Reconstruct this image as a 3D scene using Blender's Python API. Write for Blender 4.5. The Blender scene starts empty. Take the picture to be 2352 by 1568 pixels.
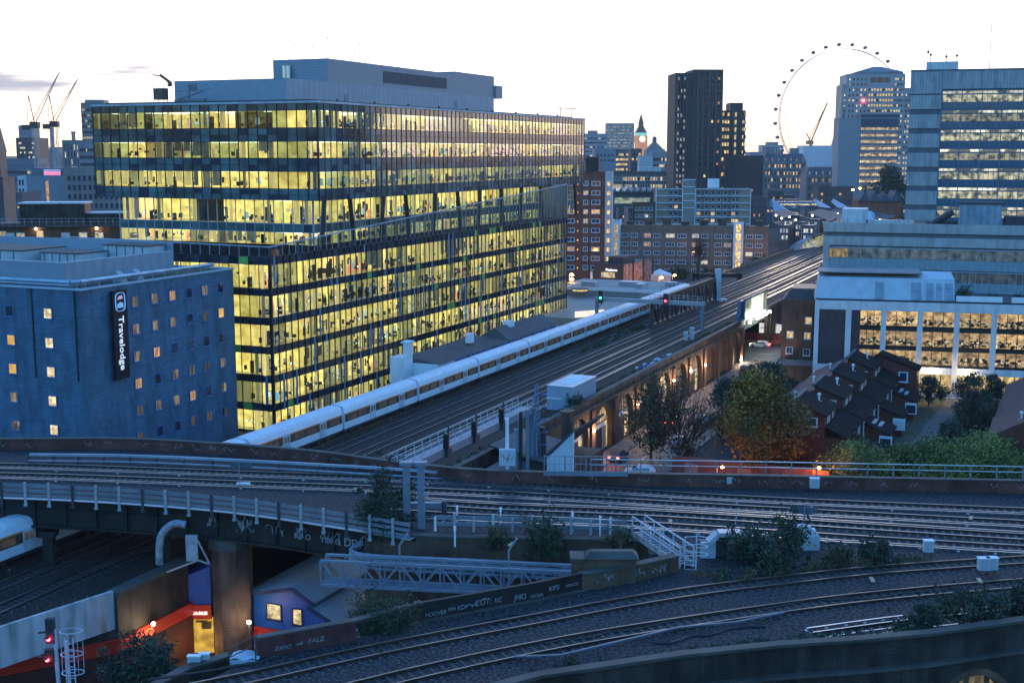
import bpy, math, random
import numpy as np
from mathutils import Vector, Matrix
random.seed(11); rng = np.random.default_rng(5)
SC = bpy.context.scene; COL = SC.collection
R = math.radians; PI = math.pi

# ---------------------------------------------------------------- camera
F = 2900.0; T = math.atan(437/2900.0); H = 44.0
cam = bpy.data.cameras.new('camera'); camo = bpy.data.objects.new('camera', cam); COL.objects.link(camo)
camo.location = (0, 0, H); camo.rotation_euler = (PI/2 - T, 0, 0)
cam.sensor_width = 36; cam.lens = 36*F/2352; cam.clip_start = 1; cam.clip_end = 12000
SC.camera = camo
# ---------------------------------------------------------------- sky
w = bpy.data.worlds.new('World'); SC.world = w; w.use_nodes = True
nt = w.node_tree; nd = nt.nodes; lk = nt.links; nd.clear()
def N_(t, **k):
    n = nd.new(t)
    for a, b in k.items(): setattr(n, a, b)
    return n
SUN_EL, SUN_AZ = 1.2, 12.0
sky = N_('ShaderNodeTexSky', sky_type='NISHITA', sun_disc=False, sun_elevation=R(SUN_EL), sun_rotation=R(SUN_AZ), altitude=50, air_density=1.2, dust_density=1.6, ozone_density=3.0)
tint = N_('ShaderNodeMix', data_type='RGBA', blend_type='MULTIPLY'); tint.inputs[0].default_value = 1
tint.inputs[7].default_value = (.62, 1.13, 1.42, 1)
lk.new(sky.outputs[0], tint.inputs[6])
tc = N_('ShaderNodeTexCoord'); sp = N_('ShaderNodeSeparateXYZ'); lk.new(tc.outputs['Generated'], sp.inputs[0])
# western twilight glow: a broad bright veil over the low sky ahead
def MR(a, b, c, d, src):
    m = N_('ShaderNodeMapRange', interpolation_type='SMOOTHSTEP'); m.inputs[1].default_value = a; m.inputs[2].default_value = b
    m.inputs[3].default_value = c; m.inputs[4].default_value = d; lk.new(src, m.inputs[0]); return m.outputs[0]
def MA(op, a, b):
    m = N_('ShaderNodeMath', operation=op)
    for i, q in enumerate((a, b)):
        if isinstance(q, (int, float)): m.inputs[i].default_value = q
        else: lk.new(q, m.inputs[i])
    return m.outputs[0]
west = MR(-0.15, 0.75, 0, 1, sp.outputs[1])
low = MR(0.02, 0.62, 1, 0, sp.outputs[2])
veil = MA('MULTIPLY', west, low)
gcol = N_('ShaderNodeValToRGB'); lk.new(sp.outputs[2], gcol.inputs[0])
e = gcol.color_ramp.elements; e[0].position = 0.0; e[0].color = (1.0, .62, .42, 1); e[1].position = .2; e[1].color = (.95, 1.0, 1.15, 1)
q = e.new(.025); q.color = (1.08, .78, .56, 1); q = e.new(.06); q.color = (1.2, 1.0, .84, 1); q = e.new(.11); q.color = (1.1, 1.08, 1.05, 1)
# thin grey cloud streaks low on the left
mp = N_('ShaderNodeMapping'); mp.inputs['Scale'].default_value = (3.2, 3.2, 34); lk.new(tc.outputs['Generated'], mp.inputs[0])
nz = N_('ShaderNodeTexNoise'); nz.inputs['Scale'].default_value = 1.5; nz.inputs['Detail'].default_value = 6; nz.inputs['Roughness'].default_value = .55; lk.new(mp.outputs[0], nz.inputs['Vector'])
cl = MR(.40, .56, 0, 1, nz.outputs[0])
cl = MA('MULTIPLY', cl, MR(-.30, -.16, 1, 0, sp.outputs[0]))
cl = MA('MULTIPLY', cl, MA('MULTIPLY', MR(.028, .045, 0, 1, sp.outputs[2]), MR(.062, .085, 1, 0, sp.outputs[2])))
cmix = N_('ShaderNodeMix', data_type='RGBA'); lk.new(MA('MULTIPLY', cl, 1.0), cmix.inputs[0]); lk.new(gcol.outputs[0], cmix.inputs[6]); cmix.inputs[7].default_value = (.27, .27, .31, 1)
b1 = N_('ShaderNodeBackground'); lk.new(tint.outputs[2], b1.inputs[0]); lk.new(MA('MULTIPLY', MR(0, .7, 1, .0, veil), .34), b1.inputs[1])
b2 = N_('ShaderNodeBackground'); lk.new(cmix.outputs[2], b2.inputs[0]); lk.new(MA('MULTIPLY', veil, .42), b2.inputs[1])
ad = N_('ShaderNodeAddShader'); lk.new(b1.outputs[0], ad.inputs[0]); lk.new(b2.outputs[0], ad.inputs[1])
b3 = N_('ShaderNodeBackground'); b3.inputs[0].default_value = (.50, .82, 1, 1); lk.new(MR(-.05, .3, 0, .018, sp.outputs[2]), b3.inputs[1])
ad2 = N_('ShaderNodeAddShader'); lk.new(ad.outputs[0], ad2.inputs[0]); lk.new(b3.outputs[0], ad2.inputs[1])
ow = N_('ShaderNodeOutputWorld'); lk.new(ad2.outputs[0], ow.inputs[0])
# ---------------------------------------------------------------- sun: the last glow behind the skyline
sl = bpy.data.lights.new('sun', 'SUN'); sl.energy = 0.25; sl.angle = R(10); sl.color = (1, .72, .5)
so = bpy.data.objects.new('sun', sl); COL.objects.link(so)
so.rotation_euler = (R(90 - SUN_EL - 1.5), 0, R(180 - SUN_AZ))
# ---------------------------------------------------------------- exposure
SC.view_settings.view_transform = 'Standard'; SC.view_settings.look = 'None'; SC.view_settings.gamma = 1
SC.view_settings.exposure = 2.4
SC.render.engine = 'CYCLES'
SC.cycles.max_bounces = 6; SC.cycles.transparent_max_bounces = 12; SC.cycles.caustics_reflective = False; SC.cycles.caustics_refractive = False
SC.cycles.sample_clamp_indirect = 4

# ================================================================ helpers
def ray(u, v):
    a = (u-1176)/F; b = (784-v)/F
    return a, math.cos(T)+b*math.sin(T), -math.sin(T)+b*math.cos(T)
def G(u, v, z=0.0):
    r = ray(u, v); t = (z-H)/r[2]; return (r[0]*t, r[1]*t, z)
def AT(u, v, Y):
    r = ray(u, v); t = Y/r[1]; return (r[0]*t, Y, H+r[2]*t)
AZ = math.atan((2457-1176)/F*math.cos(T)); LV = (math.sin(AZ), math.cos(AZ)); NV = (math.cos(AZ), -math.sin(AZ))
def W(l, n, z=0.0): return (l*LV[0]+n*NV[0], l*LV[1]+n*NV[1], z)
def LN(p): return (p[0]*LV[0]+p[1]*LV[1], p[0]*NV[0]+p[1]*NV[1])
def LNuv(u, v, z=0): return LN(G(u, v, z))

class MB:
    def __init__(s): s.v = []; s.f = []; s.m = []
    def quad(s, a, b, c, d, m=0):
        i = len(s.v); s.v += [a, b, c, d]; s.f.append((i, i+1, i+2, i+3)); s.m.append(m); return s
    def poly(s, pts, m=0):
        i = len(s.v); s.v += list(pts); s.f.append(tuple(range(i, i+len(pts)))); s.m.append(m); return s
    def hexa(s, P, m=0):
        i = len(s.v); s.v += list(P)
        for q in ((0, 3, 2, 1), (4, 5, 6, 7), (0, 1, 5, 4), (1, 2, 6, 5), (2, 3, 7, 6), (3, 0, 4, 7)):
            s.f.append(tuple(i+k for k in q)); s.m.append(m)
        return s
    def box(s, x0, x1, y0, y1, z0, z1, m=0):
        return s.hexa([(x0, y0, z0), (x1, y0, z0), (x1, y1, z0), (x0, y1, z0), (x0, y0, z1), (x1, y0, z1), (x1, y1, z1), (x0, y1, z1)], m)
    def bar(s, p, q, w=.1, h=None, m=0):
        h = h or w; p = Vector(p); q = Vector(q); d = (q-p)
        if d.length < 1e-5: return s
        d.normalize(); up = Vector((0, 0, 1)) if abs(d.z) < .95 else Vector((0, 1, 0))
        sx = d.cross(up).normalized()*w/2; sz = sx.cross(d).normalized()*h/2
        P = [p-sx-sz, p+sx-sz, q+sx-sz, q-sx-sz, p-sx+sz, p+sx+sz, q+sx+sz, q-sx+sz]
        return s.hexa([tuple(a) for a in P], m)
    def tube(s, p, q, r, r2=None, n=8, m=0, cap=True):
        r2 = r if r2 is None else r2; p = Vector(p); q = Vector(q); d = (q-p)
        if d.length < 1e-5: return s
        d.normalize(); up = Vector((0, 0, 1)) if abs(d.z) < .95 else Vector((1, 0, 0))
        a = d.cross(up).normalized(); b = a.cross(d).normalized(); i = len(s.v)
        for c, rr in ((p, r), (q, r2)):
            for k in range(n):
                t = 2*PI*k/n; s.v.append(tuple(c+a*math.cos(t)*rr+b*math.sin(t)*rr))
        for k in range(n):
            s.f.append((i+k, i+(k+1) % n, i+n+(k+1) % n, i+n+k)); s.m.append(m)
        if cap:
            s.f.append(tuple(i+k for k in range(n))[::-1]); s.f.append(tuple(i+n+k for k in range(n))); s.m += [m, m]
        return s
    def path(s, pts, r, n=6, m=0):
        for a, b in zip(pts, pts[1:]): s.tube(a, b, r, n=n, m=m)
        return s
    def prism(s, pts, z0, z1, m=0, mtop=None):
        n = len(pts); i = len(s.v)
        s.v += [(p[0], p[1], z0) for p in pts] + [(p[0], p[1], z1) for p in pts]
        for k in range(n): s.f.append((i+k, i+(k+1) % n, i+n+(k+1) % n, i+n+k)); s.m.append(m)
        s.f.append(tuple(i+n+k for k in range(n))); s.m.append(m if mtop is None else mtop)
        s.f.append(tuple(i+k for k in range(n))[::-1]); s.m.append(m)
        return s
    def ball(s, c, r, n=8, m=0, sq=1):
        i = len(s.v); k2 = n//2
        for a in range(1, k2):
            t = PI*a/k2
            for b in range(n): s.v.append((c[0]+r*math.sin(t)*math.cos(2*PI*b/n), c[1]+r*math.sin(t)*math.sin(2*PI*b/n), c[2]+r*sq*math.cos(t)))
        s.v += [(c[0], c[1], c[2]+r*sq), (c[0], c[1], c[2]-r*sq)]; tp = len(s.v)-2
        for a in range(k2-2):
            for b in range(n): s.f.append((i+a*n+b, i+(a+1)*n+b, i+(a+1)*n+(b+1) % n, i+a*n+(b+1) % n)); s.m.append(m)
        for b in range(n):
            s.f.append((tp, i+b, i+(b+1) % n)); s.f.append((tp+1, i+(k2-2)*n+(b+1) % n, i+(k2-2)*n+b)); s.m += [m, m]
        return s
    def add(s, o, M4=None):
        i = len(s.v)
        s.v += [tuple(M4 @ Vector(a)) for a in o.v] if M4 is not None else list(o.v)
        s.f += [tuple(i+k for k in q) for q in o.f]; s.m += o.m; return s
    def mesh(s, name, mats):
        me = bpy.data.meshes.new(name); me.from_pydata([tuple(a) for a in s.v], [], s.f)
        mats = mats if isinstance(mats, (list, tuple)) else [mats]
        for a in mats: me.materials.append(a)
        if len(mats) > 1: me.polygons.foreach_set('material_index', s.m)
        me.update(); return me
    def build(s, name, mats, parent=None, loc=(0, 0, 0), smooth=False):
        if not s.f: return None
        me = s.mesh(name, mats)
        if smooth: me.polygons.foreach_set('use_smooth', [True]*len(me.polygons))
        o = bpy.data.objects.new(name, me); COL.objects.link(o); o.location = loc
        if parent is not None: o.parent = parent
        return o
def tag(o, label=None, cat=None, group=None, kind=None):
    if label: o['label'] = label
    if cat: o['category'] = cat
    if group: o['group'] = group
    if kind: o['kind'] = kind
    return o
def thing(name, label, cat, loc=(0, 0, 0), rz=0.0, group=None):
    o = bpy.data.objects.new(name, None); COL.objects.link(o); o.empty_display_size = .5
    o.location = loc; o.rotation_euler = (0, 0, rz); return tag(o, label, cat, group)
class MLF:
    """a thing whose parts are written in the railway frame (x = n across the line, y = l along it)"""
    def __init__(s, name, label, cat, l0, n0, z0=0, group=None):
        s.root = thing(name, label, cat, W(l0, n0, z0), -AZ, group); s.off = (-n0, -l0, -z0)
    def part(s, mb, name, mats, parent=None, smooth=False):
        if parent is not None: return mb.build(name, mats, parent, smooth=smooth)
        return mb.build(name, mats, s.root, s.off, smooth=smooth)
class WF(MLF):
    def __init__(s, name, label, cat, base, group=None):
        s.root = thing(name, label, cat, base, 0, group); s.off = (-base[0], -base[1], -base[2])
def copy_tree(o, parent=None):
    c = o.copy(); COL.objects.link(c)
    if parent is not None: c.parent = parent
    for ch in list(o.children): copy_tree(ch, c)
    return c
def again(root, loc, rz=None, label=None, group=None, scale=None):
    c = copy_tree(root); c.location = loc
    if rz is not None: c.rotation_euler = (0, 0, rz)
    if label: c['label'] = label
    if group: c['group'] = group
    if scale: c.scale = (scale,)*3
    return c

# ---------------------------------------------------------------- materials
MC = {}
def M(name, col, rough=.75, metal=0.0, var=.22, sc=.6, brick=None, mortar=None, emit=None, es=0.0, ribs=None, stain=0.0, bump=0.0, spec=.4, rng_=(.3, .7)):
    if name in MC: return MC[name]
    m = bpy.data.materials.new(name); MC[name] = m; m.use_nodes = True
    t = m.node_tree; b = t.nodes['Principled BSDF']; L = t.links
    b.inputs['Roughness'].default_value = rough; b.inputs['Metallic'].default_value = metal; b.inputs['Specular IOR Level'].default_value = spec
    tc = t.nodes.new('ShaderNodeTexCoord')
    n = t.nodes.new('ShaderNodeTexNoise'); n.inputs['Scale'].default_value = sc; n.inputs['Detail'].default_value = 5; L.new(tc.outputs['Object'], n.inputs['Vector'])
    mx = t.nodes.new('ShaderNodeMix'); mx.data_type = 'RGBA'
    rp = t.nodes.new('ShaderNodeMapRange'); rp.inputs[1].default_value = rng_[0]; rp.inputs[2].default_value = rng_[1]; L.new(n.outputs[0], rp.inputs[0]); L.new(rp.outputs[0], mx.inputs[0])
    mx.inputs[6].default_value = (*[c*(1-var) for c in col], 1); mx.inputs[7].default_value = (*[min(1, c*(1+var)) for c in col], 1)
    out = mx.outputs[2]
    if brick:
        sx = t.nodes.new('ShaderNodeSeparateXYZ'); L.new(tc.outputs['Object'], sx.inputs[0])
        a = t.nodes.new('ShaderNodeMath'); L.new(sx.outputs[0], a.inputs[0]); L.new(sx.outputs[1], a.inputs[1])
        cb = t.nodes.new('ShaderNodeCombineXYZ'); L.new(a.outputs[0], cb.inputs[0]); L.new(sx.outputs[2], cb.inputs[1])
        bk = t.nodes.new('ShaderNodeTexBrick'); L.new(cb.outputs[0], bk.inputs[0]); bk.inputs['Scale'].default_value = 1
        bk.inputs['Brick Width'].default_value = brick[0]; bk.inputs['Row Height'].default_value = brick[1]; bk.inputs['Mortar Size'].default_value = brick[2]
        bk.inputs['Bias'].default_value = -.2
        bk.inputs['Color1'].default_value = (1, 1, 1, 1); bk.inputs['Color2'].default_value = (.62, .62, .62, 1)
        mo = mortar or (1.5, 1.5, 1.5); bk.inputs['Mortar'].default_value = (*mo, 1)
        m2 = t.nodes.new('ShaderNodeMix'); m2.data_type = 'RGBA'; m2.blend_type = 'MULTIPLY'; m2.inputs[0].default_value = 1
        L.new(out, m2.inputs[6]); L.new(bk.outputs[0], m2.inputs[7]); out = m2.outputs[2]
    if ribs:
        wv = t.nodes.new('ShaderNodeTexWave'); wv.bands_direction = ribs[1]; wv.inputs['Scale'].default_value = ribs[0]; L.new(tc.outputs['Object'], wv.inputs[0])
        m2 = t.nodes.new('ShaderNodeMix'); m2.data_type = 'RGBA'; m2.blend_type = 'MULTIPLY'; m2.inputs[0].default_value = ribs[2]
        L.new(out, m2.inputs[6]); L.new(wv.outputs[0], m2.inputs[7]); out = m2.outputs[2]
    if stain:
        ms = t.nodes.new('ShaderNodeMapping'); ms.inputs['Scale'].default_value = (.9, .9, .12); L.new(tc.outputs['Object'], ms.inputs[0])
        n2 = t.nodes.new('ShaderNodeTexNoise'); n2.inputs['Scale'].default_value = 1.2; n2.inputs['Detail'].default_value = 4; L.new(ms.outputs[0], n2.inputs['Vector'])
        r2 = t.nodes.new('ShaderNodeMapRange'); r2.inputs[1].default_value = .45; r2.inputs[2].default_value = .7; r2.inputs[3].default_value = 1+stain*.5; r2.inputs[4].default_value = 1-stain; L.new(n2.outputs[0], r2.inputs[0])
        m2 = t.nodes.new('ShaderNodeMix'); m2.data_type = 'RGBA'; m2.blend_type = 'MULTIPLY'; m2.inputs[0].default_value = 1
        L.new(out, m2.inputs[6]); L.new(r2.outputs[0], m2.inputs[7]); out = m2.outputs[2]
    L.new(out, b.inputs['Base Color'])
    if bump:
        bp = t.nodes.new('ShaderNodeBump'); bp.inputs['Strength'].default_value = bump
        n3 = t.nodes.new('ShaderNodeTexNoise'); n3.inputs['Scale'].default_value = 6; n3.inputs['Detail'].default_value = 3; L.new(tc.outputs['Object'], n3.inputs['Vector'])
        L.new(n3.outputs[0], bp.inputs['Height']); L.new(bp.outputs[0], b.inputs['Normal'])
    if emit:
        b.inputs['Emission Color'].default_value = (*emit, 1); b.inputs['Emission Strength'].default_value = es
        m.cycles.emission_sampling = 'NONE'
    return m
def LIT(name, c1, c2, es, sc=(1.2, 1.2, .6), lo=.25, objrand=.5, thr=(.35, .65)):
    """emission standing for a lit room: a glow broken up like curtains, shelves and furniture"""
    if name in MC: return MC[name]
    m = bpy.data.materials.new(name); MC[name] = m; m.use_nodes = True
    t = m.node_tree; b = t.nodes['Principled BSDF']; L = t.links; b.inputs['Base Color'].default_value = (.05, .05, .05, 1); b.inputs['Roughness'].default_value = .35
    tc = t.nodes.new('ShaderNodeTexCoord'); oi = t.nodes.new('ShaderNodeObjectInfo')
    mp = t.nodes.new('ShaderNodeMapping'); mp.inputs['Scale'].default_value = sc; L.new(tc.outputs['Object'], mp.inputs[0])
    cb = t.nodes.new('ShaderNodeVectorMath'); cb.operation = 'ADD'; L.new(mp.outputs[0], cb.inputs[0])
    ml = t.nodes.new('ShaderNodeMath'); ml.operation = 'MULTIPLY'; ml.inputs[1].default_value = 37; L.new(oi.outputs['Random'], ml.inputs[0]); L.new(ml.outputs[0], cb.inputs[1])
    n = t.nodes.new('ShaderNodeTexNoise'); n.inputs['Scale'].default_value = 1.6; n.inputs['Detail'].default_value = 3; L.new(cb.outputs[0], n.inputs['Vector'])
    r = t.nodes.new('ShaderNodeMapRange'); r.inputs[1].default_value = thr[0]; r.inputs[2].default_value = thr[1]; r.inputs[3].default_value = lo; L.new(n.outputs[0], r.inputs[0])
    mr = t.nodes.new('ShaderNodeMapRange'); mr.inputs[3].default_value = 1-objrand; mr.inputs[4].default_value = 1+objrand*.4; L.new(oi.outputs['Random'], mr.inputs[0])
    mu = t.nodes.new('ShaderNodeMath'); mu.operation = 'MULTIPLY'; L.new(r.outputs[0], mu.inputs[0]); L.new(mr.outputs[0], mu.inputs[1])
    m3 = t.nodes.new('ShaderNodeMath'); m3.operation = 'MULTIPLY'; m3.inputs[1].default_value = es/4.44; L.new(mu.outputs[0], m3.inputs[0])
    mx = t.nodes.new('ShaderNodeMix'); mx.data_type = 'RGBA'; L.new(n.outputs[0], mx.inputs[0]); mx.inputs[6].default_value = (*c1, 1); mx.inputs[7].default_value = (*c2, 1)
    L.new(mx.outputs[2], b.inputs['Emission Color']); L.new(m3.outputs[0], b.inputs['Emission Strength'])
    m.cycles.emission_sampling = 'NONE'
    return m
def GLASS(name, tint=(.8, .9, .9), base=.08, rough=.02, wav=0.0):
    """curtain wall glass: see-through with a sky reflection that grows at grazing angles"""
    if name in MC: return MC[name]
    m = bpy.data.materials.new(name); MC[name] = m; m.use_nodes = True
    t = m.node_tree; t.nodes.clear(); L = t.links
    o = t.nodes.new('ShaderNodeOutputMaterial'); mx = t.nodes.new('ShaderNodeMixShader'); a = t.nodes.new('ShaderNodeBsdfTransparent'); g = t.nodes.new('ShaderNodeBsdfGlossy')
    a.inputs[0].default_value = (*tint, 1); g.inputs[0].default_value = (.85, .9, 1, 1); g.inputs['Roughness'].default_value = rough
    lw = t.nodes.new('ShaderNodeFresnel'); lw.inputs[0].default_value = 1.55
    r = t.nodes.new('ShaderNodeMath'); r.operation = 'ADD'; r.inputs[1].default_value = base; L.new(lw.outputs[0], r.inputs[0])
    if wav:
        tc = t.nodes.new('ShaderNodeTexCoord'); n = t.nodes.new('ShaderNodeTexNoise'); n.inputs['Scale'].default_value = .5; L.new(tc.outputs['Object'], n.inputs['Vector'])
        bp = t.nodes.new('ShaderNodeBump'); bp.inputs['Strength'].default_value = wav; bp.inputs['Distance'].default_value = .3; L.new(n.outputs[0], bp.inputs['Height']); L.new(bp.outputs[0], g.inputs['Normal'])
    L.new(r.outputs[0], mx.inputs[0]); L.new(a.outputs[0], mx.inputs[1]); L.new(g.outputs[0], mx.inputs[2]); L.new(mx.outputs[0], o.inputs[0])
    return m
def GLOW(name, col, es):
    return M(name, (.8, .8, .8), emit=col, es=es, var=0)
dark_glass = M('dark_glass', (.03, .04, .06), rough=.06, var=.3, sc=.3, spec=1)
blue_glass = M('blue_glass', (.02, .05, .09), rough=.08, var=.3, sc=.3, spec=1)
concrete = M('concrete', (.34, .35, .36), var=.15, stain=.3)
pale = M('pale_render', (.55, .56, .58), var=.1, stain=.2)
white_paint = M('white_paint', (.72, .74, .78), var=.07)
steel = M('galvanised_steel', (.34, .38, .44), rough=.5, metal=.35, var=.15)
dark_steel = M('dark_steel', (.05, .055, .065), rough=.6, metal=.2)
black = M('black_metal', (.02, .02, .022), rough=.5)
brick_brown = M('brown_brick', (.085, .05, .034), var=.3, brick=(.24, .085, .012), mortar=(1.3, 1.3, 1.3), stain=.4, sc=.35)
brick_red = M('red_brick', (.22, .07, .045), var=.25, brick=(.24, .085, .012), mortar=(1.2, 1.2, 1.2), stain=.25)
brick_dark = M('sooty_brick', (.032, .024, .020), var=.45, brick=(.24, .085, .014), mortar=(1.6, 1.6, 1.6), stain=.5, sc=.4)
roof_dark = M('dark_roofing', (.06, .062, .07), var=.3, sc=.3)
slate = M('slate_roof', (.05, .042, .042), var=.3, sc=.8, rough=.6)
coping_m = M('stone_coping', (.055, .058, .055), var=.35, sc=.5)
win_frame = M('white_window_frame', (.7, .72, .75), var=.03)
lit_yellow = LIT('lit_yellow', (1, .55, .12), (1, .82, .40), 1.1)
lit_warm = LIT('lit_warm', (1, .38, .10), (1, .62, .24), .9)
lit_white = LIT('lit_white', (.9, .72, .40), (1, .92, .66), 1.1)
lamp_orange = GLOW('orange_lamp', (1, .34, .06), 14)
lamp_warm = GLOW('warm_lamp', (1, .62, .25), 14)
lamp_white = GLOW('white_lamp', (.9, 1, .95), 12)
red_glow = GLOW('red_signal_light', (1, .02, .03), 9)
green_glow = GLOW('green_signal_light', (.03, 1, .55), 6)

# ---------------------------------------------------------------- windows
WM = {}
def win_mb(w, h, bars=1, fr=.09, prot=.07, cross=False):
    b = MB(); b.quad((-w/2, -.02, 0), (w/2, -.02, 0), (w/2, -.02, h), (-w/2, -.02, h), 1)
    b.box(-w/2-fr*.3, -w/2+fr, -prot, .0, 0, h); b.box(w/2-fr, w/2+fr*.3, -prot, .0, 0, h)
    b.box(-w/2+fr, w/2-fr, -prot, .0, 0, fr); b.box(-w/2+fr, w/2-fr, -prot, .0, h-fr, h)
    for i in range(bars):
        x = -w/2+w*(i+1)/(bars+1); b.box(x-fr*.35, x+fr*.35, -prot*.8, .0, fr, h-fr)
    if cross: b.box(-w/2+fr, w/2-fr, -prot*.75, 0, h*.66-fr*.3, h*.66+fr*.3)
    b.box(-w/2-fr, w/2+fr, -prot-.08, 0, -.08, -.005)
    return b
class Wins:
    """collects the windows of one building: the nearest 100 become objects of their own"""
    def __init__(s, frame, parent, off=(0, 0, 0), name='window'): s.L = []; s.fr = frame; s.p = parent; s.off = off; s.name = name
    def add(s, x, y, z, rz, w, h, mat, bars=1, cross=False, fr=.09): s.L.append((x, y, z, rz, w, h, mat, bars, cross, fr)); return s
    def flush(s, limit=100):
        mw = s.p.matrix_basis if s.p is not None else Matrix()
        def d(q):
            p = mw @ Vector((q[0]+s.off[0], q[1]+s.off[1], q[2]+s.off[2])); return (p-Vector((0, 0, H))).length - q[4]*q[5]*2
        s.L.sort(key=d); rest = {}
        for i, (x, y, z, rz, w_, h, mat, bars, cross, fr) in enumerate(s.L):
            if i < limit:
                k = (w_, h, mat.name, bars, cross, fr, s.fr.name)
                if k not in WM: WM[k] = win_mb(w_, h, bars, fr, cross=cross).mesh(s.name, [s.fr, mat])
                o = bpy.data.objects.new(s.name, WM[k]); COL.objects.link(o); o.parent = s.p
                o.location = (x+s.off[0], y+s.off[1], z+s.off[2]); o.rotation_euler = (0, 0, rz)
            else:
                M4 = Matrix.Translation((x+s.off[0], y+s.off[1], z+s.off[2])) @ Matrix.Rotation(rz, 4, 'Z')
                if 'm' not in rest: rest['m'] = (MB(), [s.fr])
                mb, ms = rest['m']
                if mat not in ms: ms.append(mat)
                q = win_mb(w_, h, bars, fr, cross=cross); q.m = [0 if a == 0 else ms.index(mat) for a in q.m]; mb.add(q, M4)
        if rest:
            mb, ms = rest['m']; o = mb.build('windows', ms, s.p); o['kind'] = 'stuff'
def pick(pl, *ms):
    """pl = probabilities of the materials"""
    r = random.random(); a = 0
    for p, m in zip(pl, ms):
        a += p
        if r < a: return m
    return ms[-1]

# ---------------------------------------------------------------- lettering and painted marks
def text_mb(s, size, depth=.03, m=0, bold=0.0, xs=1.0, shear=0.0):
    cu = bpy.data.curves.new('lettering', 'FONT'); cu.body = s; cu.size = size; cu.extrude = depth/2; cu.offset = bold; cu.resolution_u = 2; cu.shear = shear
    o = bpy.data.objects.new('lettering', cu); COL.objects.link(o); dg = bpy.context.evaluated_depsgraph_get()
    me = bpy.data.meshes.new_from_object(o.evaluated_get(dg)); b = MB()
    b.v = [(a.co.x*xs, a.co.y, a.co.z) for a in me.vertices]; b.f = [tuple(p.vertices) for p in me.polygons]; b.m = [m]*len(b.f)
    bpy.data.objects.remove(o); bpy.data.curves.remove(cu); bpy.data.meshes.remove(me)
    return b
def text_w(b): return max(a[0] for a in b.v)-min(a[0] for a in b.v)
def scribble(mb, o, ux, uz, w, h, rnd, th=.05, n=9):
    """a spray-painted tag on the plane through o spanned by ux (along) and uz (up)"""
    o = Vector(o); ux = Vector(ux); uz = Vector(uz); p = None
    for i in range(n):
        q = (w*(i+rnd.random()*.9)/n, h*(.05+.9*rnd.random()))
        if p is not None and rnd.random() < .85:
            a = o+ux*p[0]+uz*p[1]; b = o+ux*q[0]+uz*q[1]
            c = (a+b)/2+ux*rnd.uniform(-.2, .2)*h+uz*rnd.uniform(-.25, .25)*h
            mb.bar(a, c, th, th*.6); mb.bar(c, b, th, th*.6)
        p = q
def smooth_path(pts, n=8):
    P = [Vector(p) for p in pts]; P = [P[0]*2-P[1]]+P+[P[-1]*2-P[-2]]; o = []
    for i in range(1, len(P)-2):
        for k in range(n):
            t = k/n; a, b, c, d = P[i-1:i+3]
            o.append(.5*((2*b)+(-a+c)*t+(2*a-5*b+4*c-d)*t*t+(-a+3*b-3*c+d)*t**3))
    o.append(P[-2]); return o
def offset_path(pts, d):
    o = []
    for i, p in enumerate(pts):
        a = pts[max(0, i-1)]; b = pts[min(len(pts)-1, i+1)]; t = (b-a); t.z = 0; t.normalize()
        o.append(Vector((p.x+t.y*d, p.y-t.x*d, p.z)))
    return o
def strip(mb, pts, w, h, m=0, z=0.0):
    """a continuous bar of width w and height h that follows pts"""
    A = offset_path(pts, -w/2); B = offset_path(pts, w/2); i = len(mb.v)
    for a, b in zip(A, B): mb.v += [(a.x, a.y, a.z+z), (b.x, b.y, b.z+z), (b.x, b.y, b.z+z+h), (a.x, a.y, a.z+z+h)]
    for k in range(len(pts)-1):
        j = i+4*k
        for s in range(4): mb.f.append((j+s, j+(s+1) % 4, j+4+(s+1) % 4, j+4+s)); mb.m.append(m)
    mb.f.append((i, i+1, i+2, i+3)); j = len(mb.v)-4; mb.f.append((j+3, j+2, j+1, j)); mb.m += [m, m]
    return mb

# ---------------------------------------------------------------- leaves
def leaves(centers, radii, n, size, mats, flat=1.0, droop=0.0, seed=0):
    r = np.random.default_rng(seed); k = len(centers); C = np.array(centers, float); RR = np.array(radii, float)
    idx = r.choice(k, n, p=(RR**2)/np.sum(RR**2)); d = r.normal(size=(n, 3)); d /= np.linalg.norm(d, axis=1)[:, None]
    rad = (r.random(n)**.45*(1+.35*np.abs(r.normal(size=n))))[:, None]*RR[idx][:, None]; d[:, 2] *= flat
    P = C[idx]+d*rad; P[:, 2] -= droop*r.random(n)*np.hypot(d[:, 0], d[:, 1])
    a = r.normal(size=(n, 3)); a /= np.linalg.norm(a, axis=1)[:, None]; b = np.cross(a, r.normal(size=(n, 3))); b /= np.linalg.norm(b, axis=1)[:, None]
    if droop: a = a*.35+np.array([0, 0, -1.0]); b *= .45
    s = size*(.6+.8*r.random(n))[:, None]; a = a*s; b = b*s*.6
    V = np.concatenate([P-a, P+b, P+a, P-b], 1).reshape(-1, 3)
    me = bpy.data.meshes.new('crown'); me.vertices.add(4*n); me.vertices.foreach_set('co', V.ravel())
    me.loops.add(4*n); me.loops.foreach_set('vertex_index', np.arange(4*n)); me.polygons.add(n)
    me.polygons.foreach_set('loop_start', np.arange(0, 4*n, 4)); me.polygons.foreach_set('loop_total', np.full(n, 4))
    for m in mats: me.materials.append(m)
    # clumps share a leaf colour
    mi = (r.random(k)*len(mats)).astype(int)[idx]; fl = r.random(n) < .3; mi[fl] = (r.random(fl.sum())*len(mats)).astype(int)
    me.polygons.foreach_set('material_index', mi); me.update(); me.validate(); return me
def leafm(name, c): return M(name, c, rough=.7, var=.35, sc=1.5)
L_green = [leafm('leaf_dark_green', (.022, .05, .026)), leafm('leaf_green', (.035, .075, .035))]
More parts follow.
